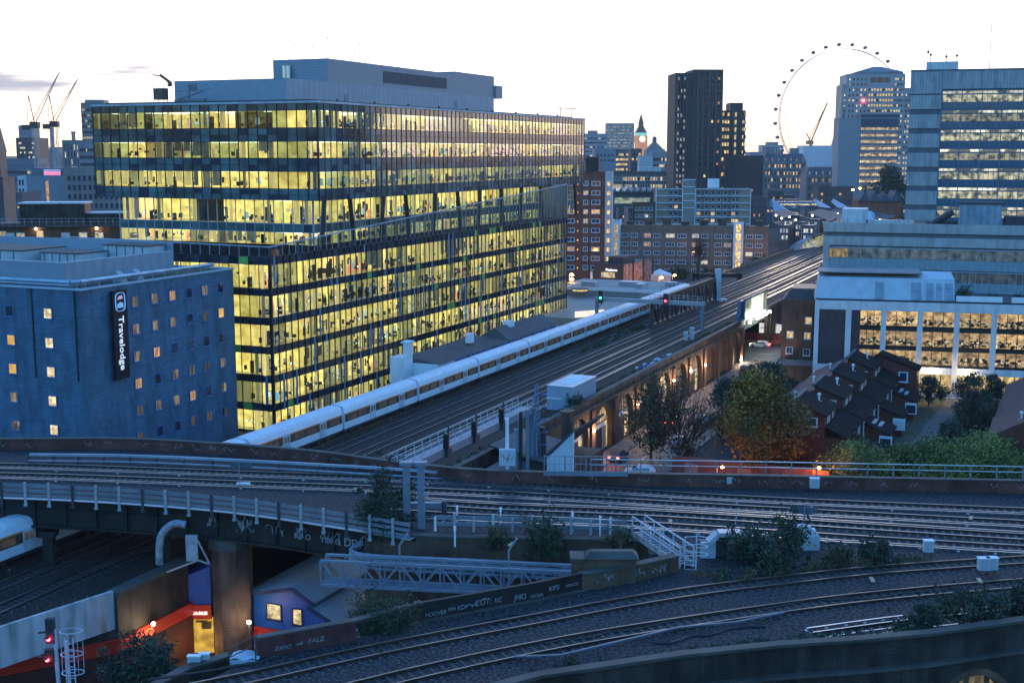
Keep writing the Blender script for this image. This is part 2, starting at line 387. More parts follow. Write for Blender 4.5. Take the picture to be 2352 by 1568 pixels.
L_blue = [leafm('leaf_evergreen', (.018, .042, .035)), leafm('leaf_evergreen_light', (.03, .06, .045))]
L_autumn = [leafm('leaf_olive', (.17, .10, .015)), leafm('leaf_gold', (.28, .15, .015)), leafm('leaf_olive_green', (.08, .058, .014))]
L_willow = [leafm('leaf_willow', (.17, .20, .045)), leafm('leaf_willow_pale', (.26, .27, .07)), leafm('leaf_willow_deep', (.06, .085, .025))]
L_brown = [leafm('leaf_brown', (.16, .09, .04)), leafm('leaf_tan', (.10, .07, .035))]
bark = M('bark', (.05, .04, .032), var=.3, sc=2)
def tree(name, label, cat, base, h, cr, mats, n=5000, size=.22, clumps=26, trunk=.3, th=.35, flat=.8, twigs=0, droop=0, group=None, seed=1, crown='crown', wide=1.0):
    r = random.Random(seed); t = thing(name, label, cat, base, 0, group)
    b = MB(); b.tube((0, 0, -.2), (0, 0, h*th), trunk, trunk*.7); C = []; RR = []
    for i in range(clumps):
        a = r.random()*2*PI; q = r.random()**.6; z = h*(th+.08)+(h*(1-th)-cr*.2)*r.random()**.85
        k = math.sin(PI*min(1, max(.12, (z-h*th*.7)/(h-h*th*.7)*.85+.12)))
        c = (math.cos(a)*cr*q*k*wide, math.sin(a)*cr*q*k, z); C.append(c); RR.append(cr*r.uniform(.2, .38))
        if i < 16:
            s = (0, 0, h*th*r.uniform(.6, 1)); md = (c[0]*.45, c[1]*.45, s[2]+(c[2]-s[2])*.6); b.tube(s, md, trunk*.35, trunk*.2, 5); b.tube(md, c, trunk*.2, trunk*.06, 5)
            for j in range(twigs):
                e2 = (c[0]+r.uniform(-1, 1)*cr*.35, c[1]+r.uniform(-1, 1)*cr*.35, c[2]+r.uniform(.2, 1)*cr*.45); b.tube(md, e2, .05, .02, 4)
                b.tube(e2, (e2[0]+r.uniform(-.6, .6), e2[1]+r.uniform(-.6, .6), e2[2]+r.uniform(.4, 1.2)), .02, .012, 3)
    b.build('trunk', bark, t)
    if n:
        o = bpy.data.objects.new(crown, leaves(C, RR, n, size, mats, flat, droop, seed)); COL.objects.link(o); o.parent = t
    return t
def bush(label, base, wx, h, mats, n=1500, size=.14, seed=1, group=None, name='bush', wy=None, cat='bush'):
    r = random.Random(seed); t = thing(name, label, cat, base, 0, group); b = MB(); C = []; RR = []; wy = wy or wx*.8
    for i in range(26):
        a = r.random()*2*PI; q = r.random()**.5; c = (math.cos(a)*wx*.42*q, math.sin(a)*wy*.42*q, h*(.12+.74*r.random()*(1.15-q*.55)))
        C.append(c); RR.append(min(wx, h)*r.uniform(.08, .24)); b.tube((c[0]*.3, c[1]*.3, -.1), c, .04, .015, 4)
        e2 = (c[0]*1.25+r.uniform(-.3, .3), c[1]*1.2, c[2]+h*r.uniform(.15, .4)); b.tube(c, e2, .015, .008, 3); C.append(e2); RR.append(min(wx, h)*r.uniform(.03, .08))
    b.build('stems', bark, t)
    o = bpy.data.objects.new('foliage', leaves(C, RR, n, size, mats, .9, 0, seed)); COL.objects.link(o); o.parent = t
    return t
# ================================================================ the setting
def sheet(name, pts, z, mat, kind='structure'):
    from mathutils.geometry import tessellate_polygon
    P = [Vector((p[0], p[1], z)) for p in pts]; b = MB(); b.v = [tuple(p) for p in P]
    for t in tessellate_polygon([P]):
        a, c, d = (P[k] for k in t)
        b.f.append(tuple(t) if (c-a).cross(d-a).z > 0 else tuple(reversed(t))); b.m.append(0)
    o = b.build(name, mat)
    if kind: o['kind'] = kind
    return o
ground_m = M('city_ground', (.03, .03, .033), var=.3, sc=.05, rough=.9)
asphalt = M('asphalt', (.05, .05, .055), var=.2, sc=.4, rough=.6)
paving = M('paving', (.16, .15, .14), var=.2, sc=.5, brick=(.9, .6, .02), mortar=(.7, .7, .7))
yard_m = M('yard_concrete', (.16, .15, .135), var=.2, sc=.3)
line_w = M('road_paint', (.7, .7, .7), var=.1)
ballast = M('ballast', (.025, .028, .037), var=.96, sc=4.5, rng_=(.44, .62), rough=.9, bump=.9)
ballast_dark = M('oily_ballast', (.015, .012, .012), var=.9, sc=3, rng_=(.42, .6), rough=.9, bump=.8)
rust = M('rusty_rail', (.035, .018, .012), rough=.7, var=.3)
shine = M('polished_rail_head', (.44, .46, .50), rough=.28, metal=1, var=.05)
sleeper_m = M('weathered_sleeper', (.036, .034, .036), var=.4, sc=1.2)
sleeper_p = M('pale_concrete_sleeper', (.075, .078, .08), var=.3, sc=1.2)
sheet('ground', [(-7000, -300), (7000, -300), (7000, 11000), (-7000, 11000)], -.02, ground_m)
def mls(pts): return [W(*p)[:2] for p in pts]
sheet('road', mls([(100, -57.5), (100, -50.5), (262, -50.5), (262, 40), (284, 40), (284, -300), (262, -300), (262, -57.5)]), .004, asphalt)
for nm, pts, mt in (('pavement', [(105, -60.4), (105, -57.5), (262, -57.5), (262, -60.4)], paving), ('pavement', [(120, -50.5), (120, -48.2), (262, -48.2), (262, -50.5)], paving), ('yard', [(95, -57.6), (95, -44), (168, -44), (168, -50.6), (160, -50.6), (160, -57.6)], yard_m)):
    p = mls(pts)
    if nm == 'yard': sheet('yard', p, .008, mt)
    else:
        o = MB().prism(p, 0, .12, mtop=1).build(nm, [coping_m, mt]); o['kind'] = 'structure'
mk = MB()
def ml_quad(b, l0, l1, n0, n1, z): b.quad(W(l0, n0, z), W(l0, n1, z), W(l1, n1, z), W(l1, n0, z))
for k in range(16): ml_quad(mk, 170+k*6, 173+k*6, -54.06, -53.94, .012)
for k in range(14): ml_quad(mk, 260.3, 260.7, -57+k*.9-1, -56.6+k*.9-1, .012)
for k in range(5): ml_quad(mk, 254, 259, -52.3-.0+k*.0, -52.2, .012)
for k in range(20): ml_quad(mk, 272.9, 273.1, -60+k*5, -57+k*5, .012)
mk.build('road_markings', line_w)['kind'] = 'structure'

# ---------------------------------------------------------------- railway tracks
SLP = {}
shine_d = M('worn_rail_head', (.30, .24, .20), rough=.38, metal=.8, var=.2)
def track(label, pts, z, group, gauge=1.5, cond=0, sl=True, slm=sleeper_m, spacing=.68, n_ind=100, smooth=8, bright=1, slx=0):
    P = smooth_path([(p[0], p[1], z) for p in pts], smooth); mid = min(P, key=lambda p: (p-Vector((0, 0, H))).length)
    root = thing('railway_track', label, 'railway track', tuple(mid), 0, group); off = Vector((-mid.x, -mid.y, -z))
    for s in (-1, 1):
        q = [p+off for p in offset_path(P, s*gauge/2)]; b = MB(); strip(b, q, .14, .02, 0, .045); strip(b, q, .08, .10, 0, .065); strip(b, q, .085, .035, 1, .165)
        b.build('rail', [rust, shine if bright else shine_d], root)
    if cond:
        for cs in (cond if isinstance(cond, (list, tuple)) else [cond]):
            q = [p+off for p in offset_path(P, cs)]; b = MB(); strip(b, q, .12, .10, 0, .11)
            for k in range(0, len(q), 2): b.box(q[k].x-.09, q[k].x+.09, q[k].y-.09, q[k].y+.09, .02, .105, 1)
            b.build('conductor_rail', [shine, white_paint], root)
    if sl:
        key = slm.name
        if key not in SLP:
            b = MB(); b.hexa([(-1.28, -.13, 0), (1.28, -.13, 0), (1.28, .13, 0), (-1.28, .13, 0), (-1.26, -.1, .05), (1.26, -.1, .05), (1.26, .1, .05), (-1.26, .1, .05)])
            for x in (-.75, .75): b.box(x-.17, x+.17, -.1, .1, .052, .075, 1)
            SLP[key] = (b.mesh('sleeper', [slm, rust]), b)
        S_ = []; acc = 0
        for a, c in zip(P, P[1:]):
            d = (c-a); ln = d.length; d.normalize(); k = (-acc) % spacing
            while k < ln: S_.append((a+d*k, math.atan2(-d.x, d.y))); k += spacing
            acc = (acc+ln) % spacing
        S_.sort(key=lambda q: (q[0]-Vector((0, 0, H))).length); rest = MB()
        for i, (p, a) in enumerate(S_):
            M4 = Matrix.Translation(p+off) @ Matrix.Rotation(a, 4, 'Z')
            if i < n_ind:
                o = bpy.data.objects.new('sleeper', SLP[key][0]); COL.objects.link(o); o.parent = root; o.location = p+off; o.rotation_euler = (0, 0, a)
            else: rest.add(SLP[key][1], M4)
        o = rest.build('sleepers', [slm, rust], root)
        if o: o['kind'] = 'stuff'
    return root
def PX(pts, z): return [G(u*.9408, v*.9408, z) for u, v in pts]     # from full-size photo pixels
Z2 = 14.0
# the two curving tracks in front
tA = PX([(420, 1693), (600, 1656), (948, 1580), (1300, 1513), (1510, 1473.5), (1705, 1442), (1900, 1418), (2150, 1391), (2500, 1367), (2700, 1356), (3300, 1326)], Z2+.1)
tB = PX([(650, 1730), (832, 1688), (1040, 1638), (1300, 1582.5), (1530, 1541), (1900, 1485.5), (2148, 1454.5), (2500, 1423.5), (2700, 1411), (3300, 1376)], Z2+.1)
tC = PX([(2000, 1556), (2187, 1530), (2330, 1514), (2500, 1497), (2700, 1480), (3300, 1432)], Z2+.1)
GF = 'railway tracks curving across the foreground'
track('farther of the two rusty tracks curving beside the low graffiti wall in the foreground', tA, Z2, GF, cond=0, bright=0)
track('nearer of the two rusty tracks curving across the foreground ballast, cables lying beside it', tB, Z2, GF, bright=0)
track('short track with bright rails behind the shrubs at the bottom right parapet', tC, Z2, GF, cond=[-1.45], slm=sleeper_p)
m1 = PX([(-650, 1134), (0, 1139), (600, 1159), (1200, 1181), (1800, 1219), (2500, 1250), (2700, 1256), (3300, 1276)], Z2)
m2 = PX([(-650, 1158), (0, 1163), (600, 1184), (1200, 1208), (1800, 1243), (2500, 1281), (2700, 1290), (3300, 1314)], Z2)
m3 = PX([(960, 1224), (1200, 1240), (1500, 1252), (1800, 1269), (2500, 1314), (2700, 1322), (3300, 1346)], Z2)
m4 = PX([(940, 1252), (1150, 1265), (1440, 1277), (1800, 1299), (2150, 1322), (2500, 1343), (2700, 1348), (3300, 1366)], Z2)
GM = 'railway tracks of the upper line crossing the middle'
track('farthest track of the upper crossing line, running along the red graffiti parapet', m1, Z2, GM, cond=[1.25], slm=sleeper_p)
track('second track of the upper crossing line, behind the walkway railing of the girder bridge', m2, Z2, GM, cond=[1.25], slm=sleeper_p)
track('third track of the upper line, starting right of the tall shrub on the bridge', m3, Z2, GM, cond=[-1.25], slm=sleeper_p)
track('nearest track of the upper line, passing behind the bushes and the pale cabinet', m4, Z2, GM, cond=[1.25], slm=sleeper_p)
Z1 = 8.0; GL = 'railway tracks of the lower main line'
for n, lb, cd in ((-83.5, 'lower main line track under the passing white train', 1.2), (-79.6, 'dark lower track next to the passing white train', 0), (-75.6, 'middle track of the lower main line, third from the train', 0),
                  (-71.3, 'lower main line track with a yellow lit rail, beside the signal gantry', [-1.2]), (-67.4, 'lower main line track nearest the arched brick wall', [1.2])):
    l0 = 58 if n < -72 else (94 if n < -70 else 112)
    pts = [W(l, n) for l in (l0, l0+12, 130, 170, 210, 250, 300, 360)] + [W(430, n-.5), W(510, n-3), W(620, n-10), W(720, n-20)]
    track(lb, pts, Z1, GL, cond=cd, slm=sleeper_m, smooth=5)

# ---------------------------------------------------------------- decks (ballast beds)
far_edge = PX([(-700, 1100), (0, 1098), (300, 1097), (510, 1108), (760, 1128), (1000, 1160), (1250, 1180), (1800, 1190), (2500, 1204), (3300, 1220)], Z2)
near_edge = PX([(-700, 1201), (0, 1204), (510, 1233), (893, 1284), (1020, 1305), (1300, 1312), (1560, 1320)], Z2)
gap_tip = PX([(1600, 1355)], Z2)
fg_far = PX([(360, 1700), (520, 1655), (627, 1604), (867, 1560), (1030, 1514), (1300, 1465), (1417, 1440), (1521, 1422), (1651, 1393)], Z2)
fg_near = PX([(1050, 1760), (1312, 1688), (1660, 1636), (1900, 1611), (2100, 1597), (2265, 1582), (2500, 1548), (3300, 1475)], Z2)
sheet('ballast_bed', [p[:2] for p in far_edge] + [p[:2] for p in fg_near[::-1]] + [p[:2] for p in fg_far] + [p[:2] for p in gap_tip] + [p[:2] for p in near_edge[::-1]], Z2, ballast)
low_wall = [G(-90*.94, 1600*.9408, 5.7), G(0, 1530, 5.7), G(262, 1440, 5.7), G(430, 1500, 0)]
lw_in = [(p[0], p[1]) for p in low_wall]
mpoly = mls([(50, -90), (120, -90), (262, -90), (262, -61.0), (120, -61.0), (100, -61.0), (93, -66)]) + lw_in[::-1]
sheet('ballast_bed', mpoly, Z1, ballast_dark)
sheet('ballast_bed', mls([(262, -90), (300, -90), (430, -90.5), (510, -93), (620, -102), (720, -114), (720, -78), (620, -70), (510, -63.5), (430, -61.5), (300, -61), (262, -61)]), Z1, ballast_dark)

# ---------------------------------------------------------------- brick arch walls
def arch_wall(mb, p0, p1, z0, z1, arches, thick=.8, m=0, mr=1, seg=10):
    """wall on the line p0-p1 (outside on its right-hand side) with real arched openings; arches = [(centre, width, springing, rise)] along the line"""
    p0 = Vector((p0[0], p0[1], 0)); p1 = Vector((p1[0], p1[1], 0)); d = (p1-p0); Ln = d.length; d.normalize(); inn = Vector((-d.y, d.x, 0))*thick
    def P(s, z, k=0): q = p0+d*s+inn*k; return (q.x, q.y, z)
    s = 0
    for c, w_, sp_, ri in arches:
        mb.quad(P(s, z0), P(c-w_/2, z0), P(c-w_/2, z1), P(s, z1), m)
        prev = (c-w_/2, sp_)
        mb.quad(P(prev[0], z0), P(prev[0], z0, 1), P(prev[0], sp_, 1), P(prev[0], sp_), mr)
        for k in range(1, seg+1):
            t = PI*k/seg; cur = (c-math.cos(t)*w_/2, sp_+math.sin(t)*ri)
            mb.quad(P(prev[0], prev[1]), P(cur[0], cur[1]), P(cur[0], z1), P(prev[0], z1), m)
            mb.quad(P(prev[0], prev[1], 1), P(cur[0], cur[1], 1), P(cur[0], cur[1]), P(prev[0], prev[1]), mr); prev = cur
            # ring of voussoirs, 30 mm proud
        for k in range(seg):
            t0 = PI*k/seg; t1 = PI*(k+1)/seg; q = []
            for t, g in ((t0, 0), (t1, 0), (t1, .45), (t0, .45)): q.append(P(c-math.cos(t)*(w_/2+g), sp_+math.sin(t)*(ri+g), -.04))
            mb.quad(*q, mr)
        mb.quad(P(c+w_/2, z0, 1), P(c+w_/2, z0), P(c+w_/2, sp_), P(c+w_/2, sp_, 1), mr); s = c+w_/2
    mb.quad(P(s, z0), P(Ln, z0), P(Ln, z1), P(s, z1), m)
ring = M('arch_ring_brick', (.12, .07, .045), var=.35, sc=.8)
grime = M('viaduct_brick', (.07, .042, .032), var=.45, sc=.25, brick=(.42, .15, .02), mortar=(1.6, 1.5, 1.5), stain=.6)
V = MLF('railway_viaduct', 'brown brick viaduct of the lower main line with a row of arches along the street', 'viaduct', 160, -60.7)
AC = [162.6+10.25*k for k in range(10)]
b = MB(); arch_wall(b, (-60.7, 112), (-60.7, 262), 0, 8.9, [(a-112, 7.4, 3.3, 3.6) for a in AC], .9)
V.part(b, 'arch_wall', [grime, ring])
b = MB(); b.box(-61.3, -60.45, 112, 262, 8.9, 9.15); b.box(-60.7, -60.5, 112, 262, 7.5, 7.75); V.part(b, 'parapet_coping', coping_m)
for a in AC: V.part(MB().box(-60.7, -60.35, a+4.35, a+5.9, 0, 7.2), 'buttress', grime)
b = MB().box(-91, -61.3, 100, 261.5, 6.6, 7.9); V.part(b, 'deck', concrete)
b = MB(); b.box(-91, -90.4, 100, 262, 0, 9.1); b.box(-91, -60.7, 261.5, 262, 0, 7.9); V.part(b, 'wall', grime)
door_m = M('dark_shutter', (.05, .05, .085), ribs=(3, 'Z', .5), var=.1)
cream = M('cream_boarding', (.40, .30, .20), var=.15)
shopg = LIT('lit_arch_window', (1, .60, .22), (1, .84, .5), .85, sc=(.8, .8, .8), lo=.35)
infill_d = M('arch_infill', (.11, .085, .07), var=.3)
for i, a in enumerate(AC):
    b = MB(); x = -61.45; ms = [infill_d, shopg, door_m, cream, win_frame]
    b.quad((x, a-3.8, 0), (x, a+3.8, 0), (x, a+3.8, 7.2), (x, a-3.8, 7.2), {0: 3, 1: 1, 2: 3, 3: 1, 4: 1, 5: 0, 6: 3, 7: 0, 8: 0, 9: 0}[i])
    if i in (0, 1, 2, 3, 4, 6):
        b.box(x+.02, x+.12, a-1.9, a+1.2, 0, 3.5, 2); b.box(x+.02, x+.3, a-2.2, a+1.6, 3.6, 4.1, 4)
        b.box(x+.02, x+.1, a+1.5, a+2.8, 0, 3.4, 3 if i % 2 else 1)
        for k in range(-3, 4): b.box(x+.02, x+.08, a+k-.05, a+k+.05, 4.2, 6.9-.16*k*k, 0)
        b.box(x+.02, x+.09, a-3.6, a+3.6, 4.15, 4.3, 0)
    V.part(b, 'arch_infill', ms)
# wall-mounted lamps on the arches (they light the pavement)
for i, (l, z) in enumerate(((167.6, 4.4), (187.9, 4.6), (208, 5), (218.7, 5), (228.7, 4.5))):
    r = thing('wall_lamp', ['small warm lamp on the pier right of the blue shuttered arch', 'warm lamp on the viaduct wall behind the bare tree, the nearest of those', 'warm lamp on the viaduct wall behind the bare tree top', 'bright lamp between the lit arches, left of the tall blank arches', 'warm lamp low on the viaduct wall, farthest along the street'][i], 'lamp', W(l, -60.3, z), 0, 'lamps along the arches')
    MB().box(-.05, .05, -.1, .3, -.05, .05).build('bracket', black, r); MB().ball((0, -.05, -.16), .2, 8).build('bulb', lamp_warm, r)
    pl = bpy.data.lights.new('street_glow', 'POINT'); pl.energy = 150; pl.color = (1, .62, .32); pl.shadow_soft_size = .3
    o = bpy.data.objects.new('lamp_light', pl); COL.objects.link(o); o.location = W(l, -59.4, z)

# beyond the street: second viaduct run
V2 = MLF('railway_viaduct', 'far part of the brick viaduct beyond the street bridge, curving to the station', 'viaduct', 290, -61)
b = MB(); b.box(-91, -90.3, 284, 470, 0, 9.0); b.box(-61.4, -60.7, 284, 470, 0, 9.0); b.box(-90.3, -61.4, 284, 470, 6.5, 7.9); V2.part(b, 'wall', grime)
b = MB()
for k in range(40): b.box(-60.7, -60.55, 300+k*4, 300.25+k*4, 8.9, 10.2)
b.box(-60.68, -60.6, 300, 460, 10.1, 10.25); b.box(-60.68, -60.6, 300, 460, 9.5, 9.6)
for k in range(40): b.box(-90.9, -90.8, 300+k*4, 300.15+k*4, 9, 10.4)
b.box(-90.88, -90.82, 300, 460, 10.3, 10.4); V2.part(b, 'railing', dark_steel)
for k in range(12): V2.part(MB().box(-60.7, -60.2, 286+k*11, 287.6+k*11, 0, 8.2), 'buttress', grime)

# ---------------------------------------------------------------- bridge over the street: two truss girders
def truss(fr, n, l0, l1, z0, z1, mats, name='truss_girder', bays=8, w_=.6, taper=1.8):
    b = MB(); b.bar((n, l0, z0), (n, l1, z0), w_, w_); b.bar((n, l0+taper, z1), (n, l1-taper, z1), w_, w_)
    b.bar((n, l0, z0), (n, l0+taper, z1), w_*.9, w_*.9); b.bar((n, l1, z0), (n, l1-taper, z1), w_*.9, w_*.9)
    a, c = l0+taper, l1-taper
    for i in range(bays+1):
        x = a+(c-a)*i/bays; b.bar((n, x, z0), (n, x, z1), w_*.5, w_*.5)
        if i < bays:
            y = a+(c-a)*(i+1)/bays; b.bar((n, x, z0 if i % 2 else z1), (n, y, z1 if i % 2 else z0), w_*.45, w_*.45)
    return fr.part(b, name, mats)
TB = MLF('truss_bridge', 'steel truss bridge over the street with a floodlit billboard on its blue end', 'bridge', 262, -62)
blue_paint = M('blue_painted_steel', (.035, .085, .17), rough=.5, var=.2)
truss(TB, -61.6, 259, 285, 8.2, 12.4, blue_paint, bays=10, w_=.8)
truss(TB, -76.9, 247, 300, 8.2, 13.4, black, bays=14, w_=.8)
b = MB(); b.box(-91, -61, 262, 285, 6.4, 7.9); TB.part(b, 'deck', dark_steel)
b = MB(); b.box(-61.15, -60.9, 262.5, 283.5, 8.2, 12.9); b.box(-61.2, -60.85, 262.2, 262.5, 8, 13.1); b.box(-61.2, -60.85, 283.5, 283.8, 8, 13.1); b.box(-61.2, -60.8, 262.2, 283.8, 12.9, 13.2); TB.part(b, 'billboard_frame', blue_paint)
ad_m = LIT('billboard_light', (.8, .9, .62), (.95, 1, .85), 1.3, sc=(.25, .25, .25), lo=.5, objrand=0)
b = MB(); b.quad((-60.86, 262.5, 8.5), (-60.86, 268, 8.5), (-60.86, 268, 12.7), (-60.86, 262.5, 12.7), 1); b.quad((-60.86, 268.2, 8.5), (-60.86, 279.8, 8.5), (-60.86, 279.8, 12.7), (-60.86, 268.2, 12.7), 0); b.quad((-60.86, 280, 8.5), (-60.86, 283.4, 8.5), (-60.86, 283.4, 12.7), (-60.86, 280, 12.7), 1)
TB.part(b, 'billboard_face', [ad_m, LIT('billboard_dim', (.5, .6, .45), (.7, .75, .5), .45, sc=(.3, .3, .3), objrand=0)])
b = MB()
for l in (263.5, 270, 272.5, 275, 277.5, 280, 283): b.bar((-60.9, l, 8.1), (-60.1, l, 8.0), .12, .12); 
TB.part(b, 'lamp_arm', dark_steel)
b = MB()
for l in (263.5, 270, 272.5, 275, 277.5, 280, 283): b.ball((-60.0, l, 8.1), .3, 8)
TB.part(b, 'floodlights', GLOW('floodlight', (.9, 1, .72), 28))

# ---------------------------------------------------------------- upper girder bridge (left) with its walkway
def poly_wall(mb, pts, z0, z1, w_, m=0):
    """upright wall following the points, w_ thick"""
    strip(mb, [Vector((p[0], p[1], 0)) for p in pts], w_, z1-z0, m, z0); return mb
NE = [Vector(p) for p in near_edge[:5]]; NEs = smooth_path(near_edge[:5], 6)
BR = WF('girder_bridge', 'dark steel girder bridge carrying the upper line over the lower tracks, sprayed with white tags', 'bridge', (NE[2].x, NE[2].y, 11.3))
girder_m = M('sooty_girder', (.011, .011, .013), rough=.7, var=.5, sc=.5, stain=.3)
b = MB(); poly_wall(b, NEs, 11.3, 13.6, .35); poly_wall(b, NEs, 13.6, 13.8, .9); poly_wall(b, offset_path(NEs, .1), 11.1, 11.3, .8)
acc = 0
for a, c in zip(NEs, NEs[1:]):
    d = (c-a); ln = d.length; d.normalize(); o_ = Vector((d.y, -d.x, 0))
    k = (-acc) % 2.9
    while k < ln: p = a+d*k+o_*.27; b.box(p.x-.06, p.x+.06, p.y-.16, p.y+.16, 11.3, 13.6); k += 2.9
    acc = (acc+ln) % 2.9
BR.part(b, 'girder', girder_m)
fe = [Vector(p) for p in far_edge[:7]]
b = MB(); i0 = [Vector((p.x, p.y, 0)) for p in NE]; un = [(p.x, p.y) for p in fe[:6]]+[(p.x, p.y) for p in NE[::-1]]
for zz in (12.9,):
    o = sheet('deck_underside', un, zz, dark_steel, None); o.parent = BR.root; o.location = BR.off; o.name = 'deck'
# walkway: boards, rails and brackets
wk = offset_path(NEs, .75); b = MB(); strip(b, [Vector((p.x, p.y, 0)) for p in wk], .8, .06, 0, 13.85); BR.part(b, 'walkway', steel)
b = MB(); ro = [Vector((p.x, p.y, 0)) for p in offset_path(NEs, 1.12)]
strip(b, ro, .05, .30, 0, 14.95); strip(b, ro, .05, .26, 0, 14.5); strip(b, ro, .05, .3, 0, 14.02)
ri = [Vector((p.x, p.y, 0)) for p in offset_path(NEs, .2)]
BR.part(b, 'cable_trunking', M('grey_trunking', (.16, .18, .22), rough=.6, var=.2, sc=.4))
acc = 0; i = 0
for a, c in zip(ro, ro[1:]):
    d = (c-a); ln = d.length; d.normalize(); o_ = Vector((d.y, -d.x, 0)); k = (-acc) % 2.2
    while k < ln:
        p = a+d*k+o_*.12; q = MB(); m_ = steel if i % 3 else dark_steel; i += 1
        q.box(p.x-.11, p.x+.11, p.y-.06, p.y+.06, 13.5, 15.45); q.box(p.x-.16, p.x+.16, p.y-.14, p.y+.1, 13.3, 13.52)
        BR.part(q, 'post', m_); k += 2.2
    acc = (acc+ln) % 2.2
# tags sprayed on the girder
tg = MB(); R1 = random.Random(4); fs = offset_path(NEs, .34)
def along(path, s):
    for a, c in zip(path, path[1:]):
        d = (c-a); ln = d.length
        if s <= ln: return a+d.normalized()*s, d.normalized()
        s -= ln
    return path[-1], (path[-1]-path[-2]).normalized()
tot = sum((c-a).length for a, c in zip(fs, fs[1:]))
tagpaint = M('white_spray_paint', (.24, .26, .29), var=.15, sc=2)
for u0, wd in ((495, 1.0), (515, 1.6), (540, 1.4), (568, 1.6), (630, 2.0), (700, 1.2), (722, 2.2), (770, 2.2)):
    p = min(fs, key=lambda q: abs((1176+F*q.x/(q.y*math.cos(T)-(12.5-H)*math.sin(T)))-u0)); k = fs.index(p); d = (fs[min(k+1, len(fs)-1)]-fs[max(0, k-1)]); d.z = 0; d.normalize()
    scribble(tg, (p.x+d.y*.03, p.y-d.x*.03, 12.1), d, (0, 0, 1), wd, 1.2, R1, .07, 12)
for s, u0 in (('DDR', 800), ('KIKO', 655), ('YOKO', 742)):
    p = min(fs, key=lambda q: abs((1176+F*q.x/(q.y*math.cos(T)-(12.5-H)*math.sin(T)))-u0)); k = fs.index(p); d = (fs[min(k+1, len(fs)-1)]-fs[max(0, k-1)]); d.z = 0; d.normalize()
    tb = text_mb(s, 1.0 if s == 'DDR' else .7, .02, bold=.01); M4 = Matrix(((d.x, 0, d.y, p.x+d.y*.03), (d.y, 0, -d.x, p.y-d.x*.03), (0, 1, 0, 12.2), (0, 0, 0, 1))); tg.add(tb, M4)
BR.part(tg, 'graffiti', tagpaint)
# supports: brick pier and steel columns
PB = WF('brick_pier', 'tall faceted brick pier holding up the girder bridge, weeds growing on its cap', 'pier', (-24.3, 105.2, 0))
b = MB(); pp = [(-24.3+1.75*math.cos(PI/8+k*PI/4)*1.0, 105.6+1.7*math.sin(PI/8+k*PI/4)) for k in range(8)]
b.prism(pp, 0, 10.2); b.prism([(-24.3+(x+24.3)*1.12, 105.6+(y-105.6)*1.12) for x, y in pp], 10.2, 11.1, 1); PB.part(b, 'shaft', [M('pier_brick', (.045, .026, .020), var=.5, sc=.6, brick=(.36, .13, .03), mortar=(2.4, 2.4, 2.4), stain=.5), coping_m])
for u, lb in ((105, 'dark steel column under the far left of the girder bridge'), (372, 'dark steel column under the girder bridge beside the curved tubular arm')):
    p = G(u, 1225, 11); c = WF('steel_column', lb, 'column', (p[0], p[1], 0)); b = MB(); b.box(p[0]-.45, p[0]+.45, p[1]+.3, p[1]+1.1, 0, 11.1); b.box(p[0]-.7, p[0]+.7, p[1]+.1, p[1]+1.3, 10.6, 11.1); b.box(p[0]-.7, p[0]+.7, p[1]+.1, p[1]+1.3, 7.9, 8.3); c.part(b, 'shaft', girder_m)

# ---------------------------------------------------------------- upper line: far parapet, retaining walls
red_par = M('maroon_parapet', (.085, .03, .025), var=.5, sc=.5, rough=.7, brick=(.24, .085, .01), stain=.3)
FE = smooth_path(far_edge, 5)
FP = WF('parapet_wall', 'long low maroon parapet covered with faint white tags along the far side of the upper line', 'wall', tuple(far_edge[4]))
b = MB(); s1 = [Vector((p.x, p.y, 0)) for p in offset_path(FE, -.2)]; strip(b, s1, .4, 1.15, 0, 13.9); FP.part(b, 'wall', red_par)
b = MB(); strip(b, s1, .6, .12, 0, 15.06); FP.part(b, 'coping', coping_m)
b = MB(); s2 = [Vector((p.x, p.y, 0)) for p in offset_path(FE, -.25)]; strip(b, s2, .5, 13.9, 0, 0); 
k0 = [k for k, p in enumerate(s2) if p.x > -8][0]
b = MB(); strip(b, s2[k0:], .45, 13.89, 0, 0); FP.part(b, 'retaining_wall', brick_dark)
b = MB(); strip(b, s2[:k0+1], .45, 2.6, 0, 11.3); FP.part(b, 'far_girder', girder_m)
tg = MB(); R2 = random.Random(9); ps = offset_path(FE, .02)
for k in range(4, len(ps)-2):
    p = ps[k]; d = ps[k+1]-ps[k]; L_ = d.length; d.normalize(); s = 0
    while s < L_:
        if R2.random() < .75: q = p+d*s; scribble(tg, (q.x, q.y, 14.3), d, (0, 0, 1), R2.uniform(.5, 1.5), .6, R2, .045, 7)
        s += R2.uniform(1.4, 3.2)
FP.part(tg, 'graffiti', M('faded_spray_paint', (.26, .24, .27), var=.3, sc=2))
# big pipe / cable route on brackets in front of the far parapet (left)
CR = WF('cable_route', 'long pale cable trough on brackets running in front of the maroon parapet', 'cable trough', tuple(G(400, 1060, 14)))
q = smooth_path([G(68, 1046, 14.6), G(300, 1049, 14.6), G(560, 1060, 14.6), (G(900, 1079, 14.6)), G(1135, 1096, 14.2)], 8)
b = MB(); strip(b, q, .28, .22, 0, 0); strip(b, [p+Vector((0, -.5, -.42)) for p in q], .16, .12, 0, 0); CR.part(b, 'trough', M('pale_trough', (.26, .31, .38), rough=.45, var=.2, sc=.5))
b = MB()
for p in q[::2]: b.box(p.x-.06, p.x+.06, p.y-.5, p.y+.1, 14.0, p.z)
CR.part(b, 'brackets', dark_steel)
